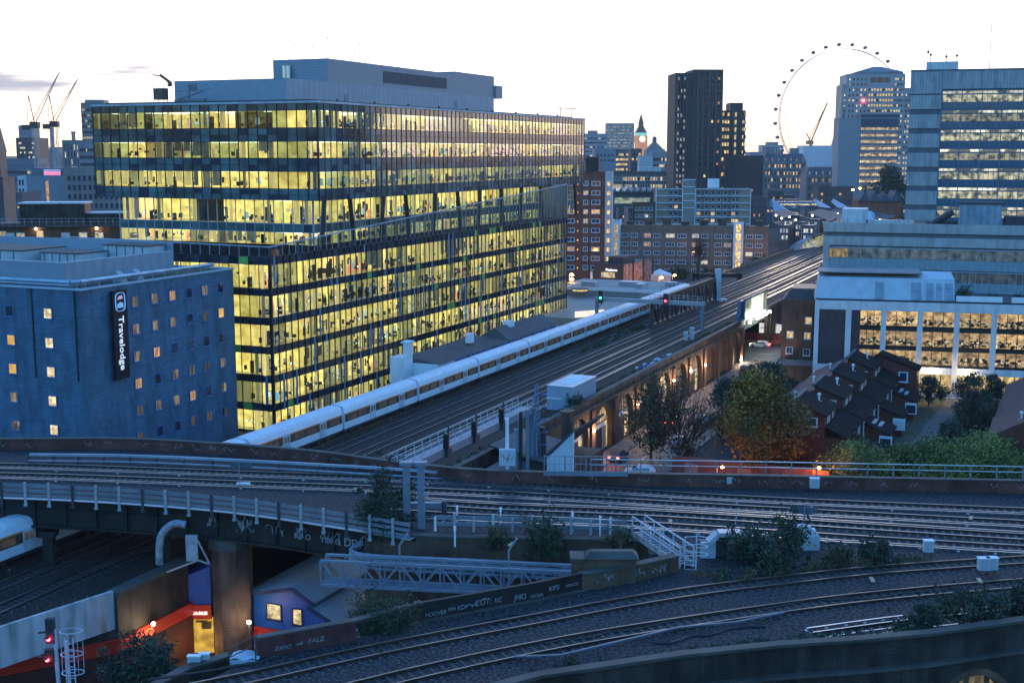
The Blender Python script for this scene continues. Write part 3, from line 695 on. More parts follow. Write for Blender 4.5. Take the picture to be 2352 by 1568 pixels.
# near retaining wall on the right half of the gap
NW = near_edge[3:]+gap_tip; nws = smooth_path(NW, 5)
RW = WF('retaining_wall', 'grimy brick retaining wall below the upper line, facing the truss walkway', 'wall', (NW[2][0], NW[2][1], 0))
b = MB(); strip(b, [Vector((p.x, p.y, 0)) for p in nws], .6, 13.9, 0, 0); RW.part(b, 'wall', brick_brown)
b = MB(); strip(b, [Vector((p.x, p.y, 0)) for p in nws], .8, .16, 0, 13.92); RW.part(b, 'coping', coping_m)
# foreground viaduct walls
FW = WF('railway_viaduct', 'sooty brick viaduct with round arches carrying the foreground tracks, lower right corner', 'viaduct', (fg_near[4][0], fg_near[4][1], 0))
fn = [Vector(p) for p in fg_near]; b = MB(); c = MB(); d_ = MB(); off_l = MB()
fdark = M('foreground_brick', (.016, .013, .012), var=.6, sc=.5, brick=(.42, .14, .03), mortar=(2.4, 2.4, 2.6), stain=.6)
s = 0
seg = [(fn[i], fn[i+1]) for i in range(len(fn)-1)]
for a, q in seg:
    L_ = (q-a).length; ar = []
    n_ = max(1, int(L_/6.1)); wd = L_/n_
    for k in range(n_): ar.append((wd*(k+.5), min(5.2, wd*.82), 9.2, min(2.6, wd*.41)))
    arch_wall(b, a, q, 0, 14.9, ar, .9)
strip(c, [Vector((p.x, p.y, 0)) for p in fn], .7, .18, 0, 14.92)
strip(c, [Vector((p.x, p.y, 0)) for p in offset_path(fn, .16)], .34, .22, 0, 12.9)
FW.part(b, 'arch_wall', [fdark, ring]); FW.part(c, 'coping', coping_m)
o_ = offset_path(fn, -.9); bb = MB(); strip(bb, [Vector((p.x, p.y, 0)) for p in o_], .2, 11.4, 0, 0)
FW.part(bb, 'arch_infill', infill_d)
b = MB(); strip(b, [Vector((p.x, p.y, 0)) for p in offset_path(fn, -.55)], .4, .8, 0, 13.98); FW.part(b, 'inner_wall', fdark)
# lit windows in the last arches
pa = G(2290, 1560, 8.2); pb = G(2352, 1545, 8.2)
b = MB(); P0 = o_[-3]; P1 = o_[-2]; dd = (P1-P0); dd.z = 0; dn = dd.normalized(); of = Vector((dn.y, -dn.x, 0))*.14
for k in range(2):
    for s0 in (.30, .52, .74):
        a = P0+dd*(s0-.0)+of; q = a+dn*1.15; b.quad((a.x, a.y, 7.4), (q.x, q.y, 7.4), (q.x, q.y, 11.4), (a.x, a.y, 11.4))
FW.part(b, 'lit_window', LIT('dim_arch_window', (.3, .22, .1), (.6, .5, .3), .6))
# far (void-side) wall of the foreground line with tags
GW = WF('parapet_wall', 'dark low wall with white graffiti letters along the far side of the foreground tracks', 'wall', tuple(fg_far[4]))
ff = [Vector(p) for p in fg_far]; FFs = ff
b = MB(); strip(b, [Vector((p.x, p.y, 0)) for p in ff[1:]], .5, 13.9, 0, 0); GW.part(b, 'retaining_wall', brick_brown)
b = MB(); strip(b, [Vector((p.x, p.y, 0)) for p in ff[2:4]], .4, 1.3, 0, 13.9); GW.part(b, 'maroon_panel', M('maroon_plate', (.08, .025, .03), var=.4, sc=1, rough=.6))
b = MB(); strip(b, [Vector((p.x, p.y, 0)) for p in ff[4:7]], .3, 1.35, 0, 13.9); GW.part(b, 'black_plate', girder_m)
b = MB(); strip(b, [Vector((p.x, p.y, 0)) for p in ff[6:]], .5, 1.2, 0, 13.9); GW.part(b, 'brick_parapet', brick_brown)
b = MB(); strip(b, [Vector((p.x, p.y, 0)) for p in ff[2:5]], .55, .12, 0, 15.2); strip(b, [Vector((p.x, p.y, 0)) for p in offset_path(ff[4:7], .2)], .3, .14, 0, 14.0); strip(b, [Vector((p.x, p.y, 0)) for p in ff[6:]], .7, .14, 0, 15.1); GW.part(b, 'coping', coping_m)
def onwall(path, k, s, z, off=.18):
    a = path[k]; q = path[k+1]; d = (q-a); d.z = 0; d.normalize(); p = a+d*s; return Vector((p.x+d.y*off, p.y-d.x*off, z)), d
def put_text(mb, s, size, path, k, dist, z, off, shear=.2):
    p, d = onwall(path, k, dist, z, off); tb = text_mb(s, size, .02, bold=.012, shear=shear)
    mb.add(tb, Matrix(((d.x, 0, d.y, p.x), (d.y, 0, -d.x, p.y), (0, 1, 0, p.z), (0, 0, 0, 1))))
tg = MB(); R3 = random.Random(3)
def ucol(p, z=14.6): return 1176+F*p.x/(p.y*math.cos(T)+(H-z)*math.sin(T))
def tag_u(mb, s, u0, u1, path, z, off, hs=1.0, shear=.15):
    """letters sprayed on the wall between two columns of the photo"""
    S_ = [a.lerp(q, k/60) for a, q in zip(path, path[1:]) for k in range(60)]; a = min(S_, key=lambda p: abs(ucol(p)-u0)); q = min(S_, key=lambda p: abs(ucol(p)-u1))
    tb = text_mb(s, 1.0, .02, bold=.0, shear=shear); d = (q-a); d.z = 0; L_ = d.length; d.normalize(); k = L_/text_w(tb)
    mb.add(tb, Matrix(((d.x*k, 0, d.y, a.x+d.y*off), (d.y*k, 0, -d.x, a.y-d.x*off), (0, k*hs, 0, z), (0, 0, 0, 1))))
for s, u0, u1, z, off, hs in (('ZAMO', 628, 668, 14.3, .24, 1), ('elk', 679, 694, 14.4, .24, .8), ('FALZ', 704, 740, 14.4, .24, .9), ('HOOVER', 972, 1022, 14.25, .19, 1.1), ('FEN', 1024, 1043, 14.4, .19, 1), ('KD', 1048, 1064, 14.35, .19, 1.1), ('CUT:', 1088, 1122, 14.4, .19, 1), ('KC', 1133, 1151, 14.4, .19, 1.1), ('JHKS', 1177, 1208, 14.3, .19, 1.3), ('HOSA', 1215, 1243, 14.25, .19, .9), ('KIPS', 1257, 1281, 14.5, .19, 1), ('VINCE', 1295, 1324, 14.5, .19, .8)):
    tag_u(tg, s, u0, u1, ff, z, off, hs)
for k, s in ((4, 3.0), (6, 1.0), (7, .3), (7, 2.2)):
    p, d = onwall(ff, k, s, 14.2, .3); scribble(tg, p, d, (0, 0, 1), 1.5, .8, R3, .06, 9)
GW.part(tg, 'graffiti', tagpaint)
PS = WF('brick_pillar', 'squat brick pillar with a sloping stone cap on the low graffiti wall', 'pillar', tuple(G(1385, 1335, 14)))
x, y, _ = G(1385, 1338, 14); b = MB(); b.box(x-2.2, x-1.2, y-.2, y+1.4, 13, 15.6); b.box(x-1.2, x+2.3, y-.1, y+1.3, 13, 15.8); PS.part(b, 'shaft', brick_brown)
b = MB(); b.hexa([(x-1.3, y-.3, 15.8), (x+2.5, y-.3, 15.8), (x+2.5, y+1.5, 15.8), (x-1.3, y+1.5, 15.8), (x-.9, y+.3, 16.2), (x+2.1, y+.3, 16.2), (x+2.1, y+.9, 16.2), (x-.9, y+.9, 16.2)]); b.box(x-2.3, x-1.3, y-.3, y+1.5, 15.6, 15.85); PS.part(b, 'cap', coping_m)
# ================================================================ the glass office block
GB = MLF('glass_office_building', 'large glass office building with three stacked blocks, brightly lit yellow floors and slanted black columns', 'office building', 163, -112)
oglass = GLASS('office_glass', (.80, .90, .84), .04, .015, .05)
oglass = [oglass, GLASS('office_glass_dim', (.55, .66, .58), .10, .02, .05), GLASS('office_glass_grey', (.34, .44, .44), .2, .03, .05)]
uglass = [GLASS('upper_office_glass', (.72, .82, .78), .16, .015, .10), GLASS('upper_glass_teal', (.42, .60, .62), .30, .02, .12), GLASS('upper_glass_mirror', (.24, .36, .42), .45, .03, .15)]
span_m = M('dark_spandrel_glass', (.012, .022, .036), rough=.15, var=.6, sc=.5, spec=.9)
uspan_m = M('blue_spandrel_glass', (.07, .13, .145), rough=.12, var=.75, sc=.22, spec=1)
green_p = M('green_panel', (.18, .42, .10), rough=.35, var=.1)
fin_m = M('pale_blue_fin', (.13, .22, .34), rough=.35, var=.15)
mull = M('dark_mullion', (.02, .025, .03), rough=.4)
mull_p = M('pale_mullion', (.32, .38, .46), rough=.4)
o_wall = LIT('office_wall_glow', (1, .64, .10), (1, .83, .27), 1.5, sc=(.35, .35, .5), lo=.55, objrand=.25)  # back walls emit by themselves, in place of lamplight falling on them
o_floor = LIT('office_floor_glow', (.9, .64, .20), (1, .80, .36), .62, sc=(.4, .4, .4), lo=.3, objrand=.2)  # floor glow stands in for light from the ceiling strips
o_ceil = LIT('office_ceiling_glow', (1, .70, .14), (1, .86, .34), 1.4, sc=(.25, .25, .3), lo=.5, objrand=.2)  # the whole ceiling emits, imitating a ceiling washed with light
o_strip = GLOW('ceiling_strip_light', (1, .93, .66), .9)
o_blind = LIT('glowing_blind', (.66, .54, .20), (1, .78, .28), 1.0, sc=(1.5, 1.5, .1), lo=.6, objrand=.2)  # blinds glow on their own instead of passing room light
o_dimb = LIT('dim_glowing_blind', (.22, .28, .26), (.46, .48, .36), .42, sc=(1.2, 1.2, .15), lo=.5, objrand=.2)
f_dark = M('office_dark_furniture', (.025, .022, .02)); f_pale = LIT('office_papers_glow', (1, .82, .45), (1, .95, .72), .9, sc=(2, 2, 2), lo=.25)  # pale desks and papers emit, as if lit by the room
f_scr = GLOW('office_screen', (.5, .85, 1), .36); f_red = GLOW('office_red_glow', (1, .07, .04), .17); f_hi = GLOW('office_high_vis_glow', (.75, 1, .05), .2); f_teal = GLOW('office_teal_board_glow', (.05, .35, .45), .15)  # red, high-vis and teal items carry their own glow as room light
f_or = GLOW('office_orange_wall_glow', (1, .42, .03), .26)  # orange partition glows itself in place of lamps shining on it
def facade(FR, ax, c, out, a0, a1, rows, mod, glass, spans, smat, mmat, seed, mw=.09, depth=8.5, weights=None, fins=0, greens=0, name='', clutter=3.0, mdp=.12):
    """rows = [(z0, z1)] windows, spans = [(z0, z1)] opaque bands; a = distance along the face, d = depth behind the glass"""
    r = random.Random(seed)
    def P(a, d, z): return (c-out*d, a, z) if ax == 'l' else (a, c-out*d, z)
    def bx(b, a, a2, d, d2, z, z2, m=0):
        p, q = P(a, d, z), P(a2, d2, z2); b.box(min(p[0], q[0]), max(p[0], q[0]), min(p[1], q[1]), max(p[1], q[1]), z, z2, m)
    def qd(b, a, a2, d, z, z2, m=0): b.quad(P(a, d, z), P(a2, d, z), P(a2, d, z2), P(a, d, z2), m)
    n = int(round((a1-a0)/mod)); md = (a1-a0)/n
    for ri, (z0, z1) in enumerate(rows):
        b = MB(); gs = glass if isinstance(glass, list) else [glass]; g = 0
        for k in range(n):
            if r.random() < .5: g = r.choice((0, 0, 0, 1, 1, 2)) if len(gs) > 1 else 0
            tl = r.uniform(-.012, .012); qd(b, a0+k*md, a0+(k+1)*md, 0, z0, z1, g); b.v[-1] = P(a0+k*md, tl, z1); b.v[-2] = P(a0+(k+1)*md, tl+r.uniform(-.01, .01), z1)
        FR.part(b, 'window_band', gs)
        w_ = (weights or [])[ri] if weights else (.72, .2, .08)
        b = MB(); f = MB(); st = 'lit'; run = 0
        qd(b, a0, a1, depth, z0, z1, 0)
        for k in range(n):
            x0 = a0+k*md; x1 = x0+md
            if run <= 0:
                st = r.choices(['lit', 'blind', 'dim', 'dark'], list(w_)+[max(0, 1-sum(w_))])[0]; run = r.randint(1, 5) if st != 'lit' else r.randint(3, 9)
            run -= 1
            if st in ('blind', 'dim'): qd(b, x0, x1-r.choice((0, .25, .5))*md, .25, z0+(r.choice((0, 0, .4, 1.2))), z1, 1 if st == 'blind' else 2)
            elif st == 'dark': qd(b, x0, x1, 2.0, z0, z1, 3)
            else:
                if r.random() < .14: qd(b, x0, x0+md*.6, .3, z0, z1, 1)
            if k % 4 == 0: bx(b, x0-.2, x0+.2, 1.2, 1.6, z0, z1, 1 if r.random() < .7 else 2)
            if r.random() < .3: bx(b, x0, x0+.1, 2.5, depth, z0, z1, 0)
            if r.random() < .06: qd(b, x0, x0+md*2, depth-2.5, z0, z1, 4)
            bx(b, x0+.3, x1-.3, 1.5+r.random(), 4.5, z1-.12, z1-.06, 5) if r.random() < .55 else None
            bx(b, x0+.3, x1-.3, 5.2, 7.8, z1-.12, z1-.06, 5) if r.random() < .55 else None
            m_ = int(clutter)+(r.random() < clutter % 1)
            for j in range(m_):
                t = r.random(); d = r.uniform(.6, 6); a = x0+r.random()*md; h = z1-z0
                if t < .26: s = r.uniform(.25, .55); bx(f, a, a+s, d, d+s, z0+.35, z0+r.uniform(.8, 1.25), 0)          # chair / cabinet
                elif t < .48: bx(f, a, a+r.uniform(.6, 1.4), d, d+.7, z0+.68, z0+.76, 1)                              # desk top
                elif t < .62: bx(f, a, a+.5, d, d+.06, z0+.85, z0+1.25, 0); bx(f, a+.05, a+.45, d-.03, d-.01, z0+.9, z0+1.2, 2 if r.random() < .5 else 0)
                elif t < .72: bx(f, a, a+r.uniform(.3, .9), d, d+.35, z0, z0+r.uniform(1.1, h*.75), r.choice((0, 0, 1)))
                elif t < .90: bx(f, a, a+r.uniform(.15, .5), d, d+.2, z0+r.uniform(.7, h*.6), z0+h*.62, r.choice((1, 0, 1)))
                elif t < .925: bx(f, a, a+r.uniform(.2, .4), d, d+.3, z0+.1, z0+1.7, 3)
                elif t < .932: bx(f, a, a+.3, d, d+.25, z0+.1, z0+1.7, 4)
                elif t < .965: bx(f, a, a+.9, d, d+.1, z0+.6, z0+1.8, 5)
                else:                                                                                                # someone standing
                    bx(f, a, a+.36, d, d+.22, z0, z0+1.45, 0); f.ball(P(a+.18, d+.11, z0+1.6), .13, 6, 0)
        FR.part(b, 'office_interior', [o_wall, o_blind, o_dimb, black, f_or, o_strip])
        o = FR.part(f, 'office_furniture', [f_dark, f_pale, f_scr, f_red, f_hi, f_teal]); 
        if o: o['kind'] = 'stuff'
    for si, (z0, z1) in enumerate(spans):
        b = MB(); qd(b, a0, a1, -.02, z0, z1, 0)
        for k in range(n):
            if greens and r.random() < greens: qd(b, a0+k*md+.06, a0+(k+1)*md-.06, -.05, z0+.06, z1-.06, 1)
            elif r.random() < .25: qd(b, a0+k*md+.06, a0+(k+1)*md-.06, -.04, z0+.06, z1-.06, 2)
        FR.part(b, 'spandrel_band', [smat, green_p, M('spandrel_variant', (.03, .05, .075), rough=.1, var=.4, spec=.8)])
    zl = min(z for z, _ in rows+spans); zh = max(z for _, z in rows+spans); b = MB()
    for k in range(n+1): bx(b, a0+k*md-mw/2, a0+k*md+mw/2, -mdp, .02, zl, zh)
    for z0, z1 in rows+spans: bx(b, a0, a1, -.09, .02, z1-.045, z1+.045)
    o = FR.part(b, 'mullions', mmat); 
    if fins:
        for k in range(n):
            if r.random() < fins:
                q0 = r.choice(spans); i = spans.index(q0); zt = q0[1]; zb = max(zl, zt-r.choice((1.2, 4.6, 5.8, 9)))
                x = a0+k*md+md*.5; b = MB(); bx(b, x-.25, x+.25, -.2, -.13, zb, zt); FR.part(b, 'blue_fin', fin_m)
sp_l = [(26.6, 27.85), (21.8, 22.9), (17.25, 18.35), (12.7, 13.8), (8.15, 9.25), (3.6, 4.7), (-.02, .3)]
rw_l = [(22.9, 26.6), (18.35, 21.8), (13.8, 17.25), (9.25, 12.7), (4.7, 8.15), (.3, 3.6)]
facade(GB, 'l', -112, 1, 163.1, 290, rw_l, 1.85, oglass, sp_l, span_m, mull, 21, depth=9, fins=.9, greens=.07, clutter=7.5, mdp=.17,
       weights=[(.45, .25, .2), (.9, .07, .03), (.86, .1, .04), (.86, .1, .04), (.65, .3, .05), (.4, .45, .15)])
facade(GB, 'n', 163, -1, -153, -112.1, rw_l, 1.85, oglass, sp_l, span_m, mull, 22, depth=9, fins=.5, greens=.12, clutter=3.5,
       weights=[(.6, .3, .1), (.8, .15, .05), (.1, .85, .05), (.8, .15, .05), (.3, .65, .05), (.5, .4, .1)])
b = MB()
for z0, z1 in sp_l: b.box(-152.9, -112.15, 163.2, 289.9, z0, z1-.02, 0)
b2 = MB()
for (z0, z1) in sp_l[:-1]:
    b2.quad((-152.8, 163.3, z0-.02), (-112.2, 163.3, z0-.02), (-112.2, 289.8, z0-.02), (-152.8, 289.8, z0-.02), 0)
for (z0, z1) in sp_l[1:]:
    b2.quad((-152.8, 163.3, z1+.01), (-112.2, 163.3, z1+.01), (-112.2, 289.8, z1+.01), (-152.8, 289.8, z1+.01), 1)
GB.part(b, 'floor_slabs', concrete); GB.part(b2, 'office_ceilings', [o_ceil, o_floor])
b = MB(); b.box(-153, -152.9, 163, 290, 0, 27.8); b.box(-153, -112, 290, 290.2, 0, 36); GB.part(b, 'back_wall', concrete)
b = MB(); b.box(-112.3, -111.85, 163, 163.4, 0, 29.3); GB.part(b, 'corner_post', mull)
# sloping glass balustrade / wedge along the terrace
zt = lambda l: 29.4+(l-163)*(36.0-29.4)/127
b = MB(); b.quad((-112, 163.1, 27.85), (-112, 290, 27.85), (-112, 290, zt(290)), (-112, 163.1, zt(163))); b.quad((-153, 163, 27.85), (-112.1, 163, 27.85), (-112.1, 163, 29.4), (-153, 163, 29.9)); GB.part(b, 'terrace_glass', GLASS('terrace_glass', (.62, .74, .70), .06, .02))
b = MB(); b.bar((-112, 163, 29.4), (-112, 290, zt(290)), .2, .18); b.bar((-153, 163, 29.9), (-112, 163, 29.4), .2, .18)
for k in range(69): l = 163+k*1.84; b.bar((-112, l, 27.85), (-112, l, zt(l)), .08, .08)
for k in range(23): n = -112-k*1.85; b.bar((n, 163, 27.85), (n, 163, 29.5), .08, .08)
for k in range(24): n = 163+k*5.3; 
GB.part(b, 'terrace_rail', mull_p)
b = MB()
for k in range(22):
    l = 170+k*5.6+random.random()*3; hh = min(zt(l)-28.2, 3); GB.part(MB().box(-112.25, -112.1, l-.22, l+.22, 27.9, 27.9+hh), 'blue_fin', fin_m)
b = MB(); b.box(-152.8, -112.2, 163.2, 290, 27.8, 27.83); GB.part(b, 'terrace', M('terrace_decking', (.18, .18, .17), var=.2))
# middle block
rw_m = [(27.9, 30.0), (31.5, 35.55)]; sp_m = [(30.0, 31.5)]
facade(GB, 'l', -118.5, 1, 186, 311, rw_m, 1.95, oglass, sp_m, uspan_m, mull_p, 23, depth=8, mw=.13, clutter=8, weights=[(.75, .1, .1), (.85, .1, .03)])
facade(GB, 'n', 186, -1, -160.5, -118.6, rw_m, 1.95, oglass, sp_m, uspan_m, mull_p, 24, depth=8, mw=.13, clutter=3.5, weights=[(.15, .35, .5), (.86, .05, .05)])
b2 = MB(); b = MB()
for z in (35.57,): b2.quad((-160, 186.2, z), (-118.6, 186.2, z), (-118.6, 311, z), (-160, 311, z), 0)
for z in (31.52, 27.86): b2.quad((-160, 186.2, z), (-118.6, 186.2, z), (-118.6, 311, z), (-160, 311, z), 1)
b2.quad((-160, 186.2, 29.98), (-118.6, 186.2, 29.98), (-118.6, 311, 29.98), (-160, 311, 29.98), 0)
b.box(-160.4, -118.7, 186.2, 311, 30.0, 31.5); GB.part(b, 'floor_slabs', concrete); GB.part(b2, 'office_ceilings', [o_ceil, o_floor])
tops = (184.6, 193, 205, 213.5, 226, 236, 247, 258, 269.5, 281, 293, 304)
for i, l in enumerate(tops):
    b = MB(); s = -1.1 if i % 2 == 0 else 1.3; b.tube((-115.4, l+s, 27.85), (-115.4, l, 35.7), .42, .42, 10); GB.part(b, 'slanted_column', M('black_column', (.025, .02, .02), rough=.5), smooth=False)
# upper block
rw_u = [(47.9, 50.8), (42.8, 45.6), (37.6, 40.5)]; sp_u = [(50.8, 52.0), (46.75, 47.9), (45.6, 46.75), (41.65, 42.8), (40.5, 41.65), (36.6, 37.6), (35.6, 36.6)]
facade(GB, 'l', -116, 1, 184.1, 312.5, rw_u, 1.95, uglass, sp_u, uspan_m, mull, 25, mw=.15, depth=9, clutter=8, weights=[(.72, .08, .14), (.82, .1, .04), (.72, .15, .1)])
facade(GB, 'n', 184, -1, -164, -116.1, rw_u, 2.0, [uglass[1], uglass[0], uglass[2]], sp_u, uspan_m, mull, 26, mw=.16, depth=7, clutter=2.6, weights=[(.25, .08, .42), (.42, .15, .3), (.22, .3, .3)])
b = MB(); b2 = MB()
for z0, z1 in ((50.9, 52.0), (45.65, 47.85), (40.55, 42.75), (35.6, 37.5)): b.box(-163.8, -116.2, 184.2, 312.3, z0, z1)
for z in (50.88, 45.63, 40.53): b2.quad((-163.7, 184.4, z), (-116.3, 184.4, z), (-116.3, 312, z), (-163.7, 312, z), 0)
for z in (47.87, 42.77, 37.52): b2.quad((-163.7, 184.4, z), (-116.3, 184.4, z), (-116.3, 312, z), (-163.7, 312, z), 1)
GB.part(b, 'floor_slabs', concrete); GB.part(b2, 'office_ceilings', [o_ceil, o_floor])
b = MB(); b.box(-164, -116, 312.3, 312.6, 35.6, 52); b.box(-164.1, -163.9, 184, 312.6, 35.6, 52); GB.part(b, 'back_wall', uspan_m)
b = MB(); b.box(-164.2, -115.8, 183.8, 312.7, 52.0, 52.35); b.box(-162.5, -118.5, 186, 310, 52.35, 52.7, 1); GB.part(b, 'roof', [M('roof_edge', (.42, .45, .50), rough=.5), roof_dark])
plant_m = M('pale_cladding', (.30, .34, .40), rough=.6, var=.08, ribs=(.18, 'Y', .12)); louv = M('ribbed_louvre', (.34, .36, .40), rough=.6, var=.06, ribs=(1.1, 'Z', .5))
b = MB(); b.box(-154, -129.3, 195, 285, 52.3, 56.9); GB.part(b, 'plant_room', plant_m)
b = MB(); b.box(-142.5, -130.2, 210.5, 281, 56.9, 61.4); b.box(-141, -131.5, 268, 290, 56.9, 62.2); b.box(-139, -131, 290, 294, 56.9, 60); GB.part(b, 'louvred_plant_room', louv)
b = MB(); b.box(-130.18, -130.1, 232, 261, 57.9, 60.2); GB.part(b, 'louvre_panel', M('dark_louvre', (.11, .11, .13), ribs=(1.4, 'Z', .6)))
for n in (-139.3, -138.4): b = MB(); b.tube((n, 209.6, 56.9), (n, 209.6, 60.2), .4, n=10); GB.part(b, 'flue', M('bright_flue', (.7, .7, .72), rough=.25, metal=.8))
for u, l, h in ((641, 211, 3.6), (702, 213, 2.6), (755, 212, 3.9), (768, 222, 1.6), (812, 224, 3.6), (876, 240, 3.9), (930, 255, 3.4), (977, 270, 2.6), (828, 228, 1.2)):
    b = MB(); n = -131+(0 if u > 750 else -8 if u < 690 else -4); b.tube((n, l, 61), (n, l, 61.3+h), .06, n=5); b.ball((n, l, 61.4+h), .22, 6, sq=.6); GB.part(b, 'roof_mast', steel)
b = MB(); b.box(-129.28, -129.22, 263, 264.6, 52.4, 55.2); b.box(-129.28, -129.22, 215, 216.2, 52.4, 54.9); GB.part(b, 'plant_door', M('grey_door', (.25, .28, .33)))
for k in range(9): GB.part(MB().box(-117.2, -116.9, 192+k*13, 192.5+k*13, 52.35, 52.9), 'roof_light', dark_steel)
b = MB(); b.bar((-117, 296, 54.5), (-117, 309, 54.8), .3, .25); b.bar((-117, 298, 52.3), (-117, 298, 54.5), .15); b.bar((-117, 306, 52.3), (-117, 306, 54.6), .15); GB.part(b, 'roof_rail', steel)
# window-cleaning cranes on the roof
CK = MLF('roof_crane', 'brown window-cleaning crane at the left end of the glass building roof', 'crane', 187, -157, 52.7)
b = MB(); b.box(-158.5, -155, 186, 188.5, 53.2, 55.6); CK.part(b, 'cab', M('brown_crane_cab', (.12, .08, .06), rough=.6))
b = MB()
for x in (-159.3, -157.5, -155.6, -154.2): b.bar((x, 187, 52.7), (x, 187, 57), .14)
b.bar((-159.4, 187, 53.3), (-154, 187, 53.3), .2); b.bar((-159.4, 187, 55.4), (-154, 187, 55.4), .14); CK.part(b, 'frame', dark_steel)
b = MB(); b.bar((-159.3, 187, 58.4), (-156.5, 187, 58.2), .25); b.bar((-156.5, 187, 58.3), (-152.8, 187, 56.7), .55); b.box(-153.6, -152.6, 186.6, 187.4, 55.9, 56.9); CK.part(b, 'jib', M('brown_crane_cab', (.12, .08, .06)))
CK.root.location = W(187, -151, 52.7); CK.root.scale = (.6, .6, .85)
CK = MLF('roof_crane', 'small grey maintenance cradle parked in front of the plain plant room wall', 'crane', 189, -146, 52.7)
b = MB(); b.box(-149, -142.5, 188.5, 189.6, 52.7, 53.2); b.bar((-148.5, 189, 53.2), (-143, 189, 54.6), .25); b.bar((-146, 189, 53), (-146, 189, 55.8), .3); b.box(-145.6, -144.5, 188.7, 189.3, 54.8, 55.9); b.bar((-149, 189, 54.6), (-141, 189, 54.9), .12); CK.part(b, 'cradle', M('dull_steel', (.2, .2, .22)))

# ================================================================ the blue-grey brick hotel
HT = MLF('hotel', 'blue-grey brick hotel with small square windows and a vertical black sign', 'hotel', 127.4, -117)
hbrick = M('grey_brick', (.045, .11, .185), var=.2, sc=.5, brick=(.9, .26, .03), mortar=(1.9, 1.8, 1.7), stain=.25)
b = MB(); b.box(-158, -117, 127.4, 160.5, -.5, 26.0); HT.part(b, 'wall', hbrick)
b = MB(); b.box(-158, -116.85, 127.2, 127.7, 26.0, 26.25); b.box(-117.3, -116.85, 127.7, 160.6, 26.0, 26.25); b.box(-158, -117.3, 160.2, 160.6, 26.0, 26.25); HT.part(b, 'parapet', M('blue_parapet', (.36, .44, .54), rough=.5, var=.1))
b = MB(); b.box(-157.5, -117.4, 127.8, 160.1, 26.0, 26.04); HT.part(b, 'roof', M('sedum_roof', (.05, .07, .05), var=.6, sc=1.5))
hfr = M('blue_window_frame', (.05, .15, .36), rough=.45, var=.05)
h_cur = LIT('hotel_curtain', (.30, .22, .14), (.75, .55, .28), .42, sc=(2.5, 2.5, .3), lo=.15, objrand=.7, thr=(.42, .58))
h_or = LIT('hotel_orange_room', (1, .42, .12), (1, .62, .26), .8, sc=(2.5, 2.5, .3), lo=.3)
h_wh = LIT('hotel_white_room', (1, .70, .26), (1, .92, .62), 1.05, sc=(.9, .9, 1.4), lo=.4, objrand=.1)
h_yl = LIT('hotel_yellow_room', (1, .55, .08), (1, .62, .14), .75, sc=(.5, .5, .5), lo=.7, objrand=.1)
WH = Wins(hfr, HT.root, HT.off); lit_or = {(2, 0), (1, 2), (4, 3)}
for i, l in enumerate((137.8, 141.9, 145.8, 149.6, 153.3, 157.1)):
    for j in range(6):
        z = 22.7-j*3.82; m = h_or if (i, j) in ((2, 0), (1, 2), (3, 4), (0, 3)) else (h_yl if (i, j) in ((5, 1),) else pick((.62, .38), h_cur, dark_glass))
        WH.add(-116.98, l, z, PI/2, 1.45, 1.55, m, 0, fr=.11)
for n, ms in ((-122.7, (h_wh, h_wh, h_wh, h_wh, h_wh)), (-129.4, (dark_glass, h_yl, h_yl, h_cur, h_cur)), (-136.2, (h_cur, h_wh, dark_glass, h_cur, h_yl)), (-143, (h_cur,)*5)):
    for j in range(5): WH.add(n, 127.38, 22.0-j*3.93, 0, 1.5, 1.5, ms[j], 0, fr=.11)
WH.flush()
b = MB()
for n in (-125.3, -118): b.box(n-.09, n+.09, 127.2, 127.38, 14, 25.9)
HT.part(b, 'downpipe', M('pipe_stain', (.03, .04, .045)))
# sign
b = MB(); b.box(-116.6, -116.2, 132.5, 135.3, 13.4, 25.5); sg = HT.part(b, 'sign', M('sign_navy', (.008, .008, .02), rough=.35, var=.05))
tb = text_mb('Travelodge', 2.15, .05, bold=.012); tw = text_w(tb); b = MB()
s_ = 8.0/tw; M4 = Matrix(((0, 0, 1, -116.18+0), (0, -0+s_*1.0, 0, 0), (0, 0, 0, 0), (0, 0, 0, 1)))
# reading downwards: text x -> -z, text y -> +l, facing +n
M4 = Matrix(((0, 0, 1, -116.15), (0, s_*.8, 0, 133.45), (-s_*.92, 0, 0, 22.0), (0, 0, 0, 1))); b.add(tb, M4)
o = HT.part(b, 'sign_lettering', GLOW('sign_white', (.75, .85, 1), .13)); 
b = MB(); N0 = 24; pts = []
for k in range(N0):
    t = 2*PI*k/N0; cx, sx = math.cos(t), math.sin(t); pts.append((133.9+.92*math.copysign(abs(cx)**.55, cx), 23.9+1.25*math.copysign(abs(sx)**.55, sx)))
for a, q in zip(pts, pts[1:]+pts[:1]): b.bar((-116.15, a[0], a[1]), (-116.15, q[0], q[1]), .13, .06)
HT.part(b, 'sign_emblem_ring', GLOW('sign_blue', (.08, .3, .8), .16))
b = MB(); b.poly([(-116.17, 133.3, 24.2), (-116.17, 134.5, 24.3), (-116.17, 134.3, 24.8), (-116.17, 133.7, 24.7)], 0); b.poly([(-116.17, 133.25, 23.1), (-116.17, 134.55, 23.1), (-116.17, 134.5, 23.7), (-116.17, 133.9, 23.9), (-116.17, 133.3, 23.6)], 1)
HT.part(b, 'sign_emblem', [GLOW('emblem_red', (.8, .08, .05), .06), GLOW('emblem_blue', (.04, .2, .6), .08)])
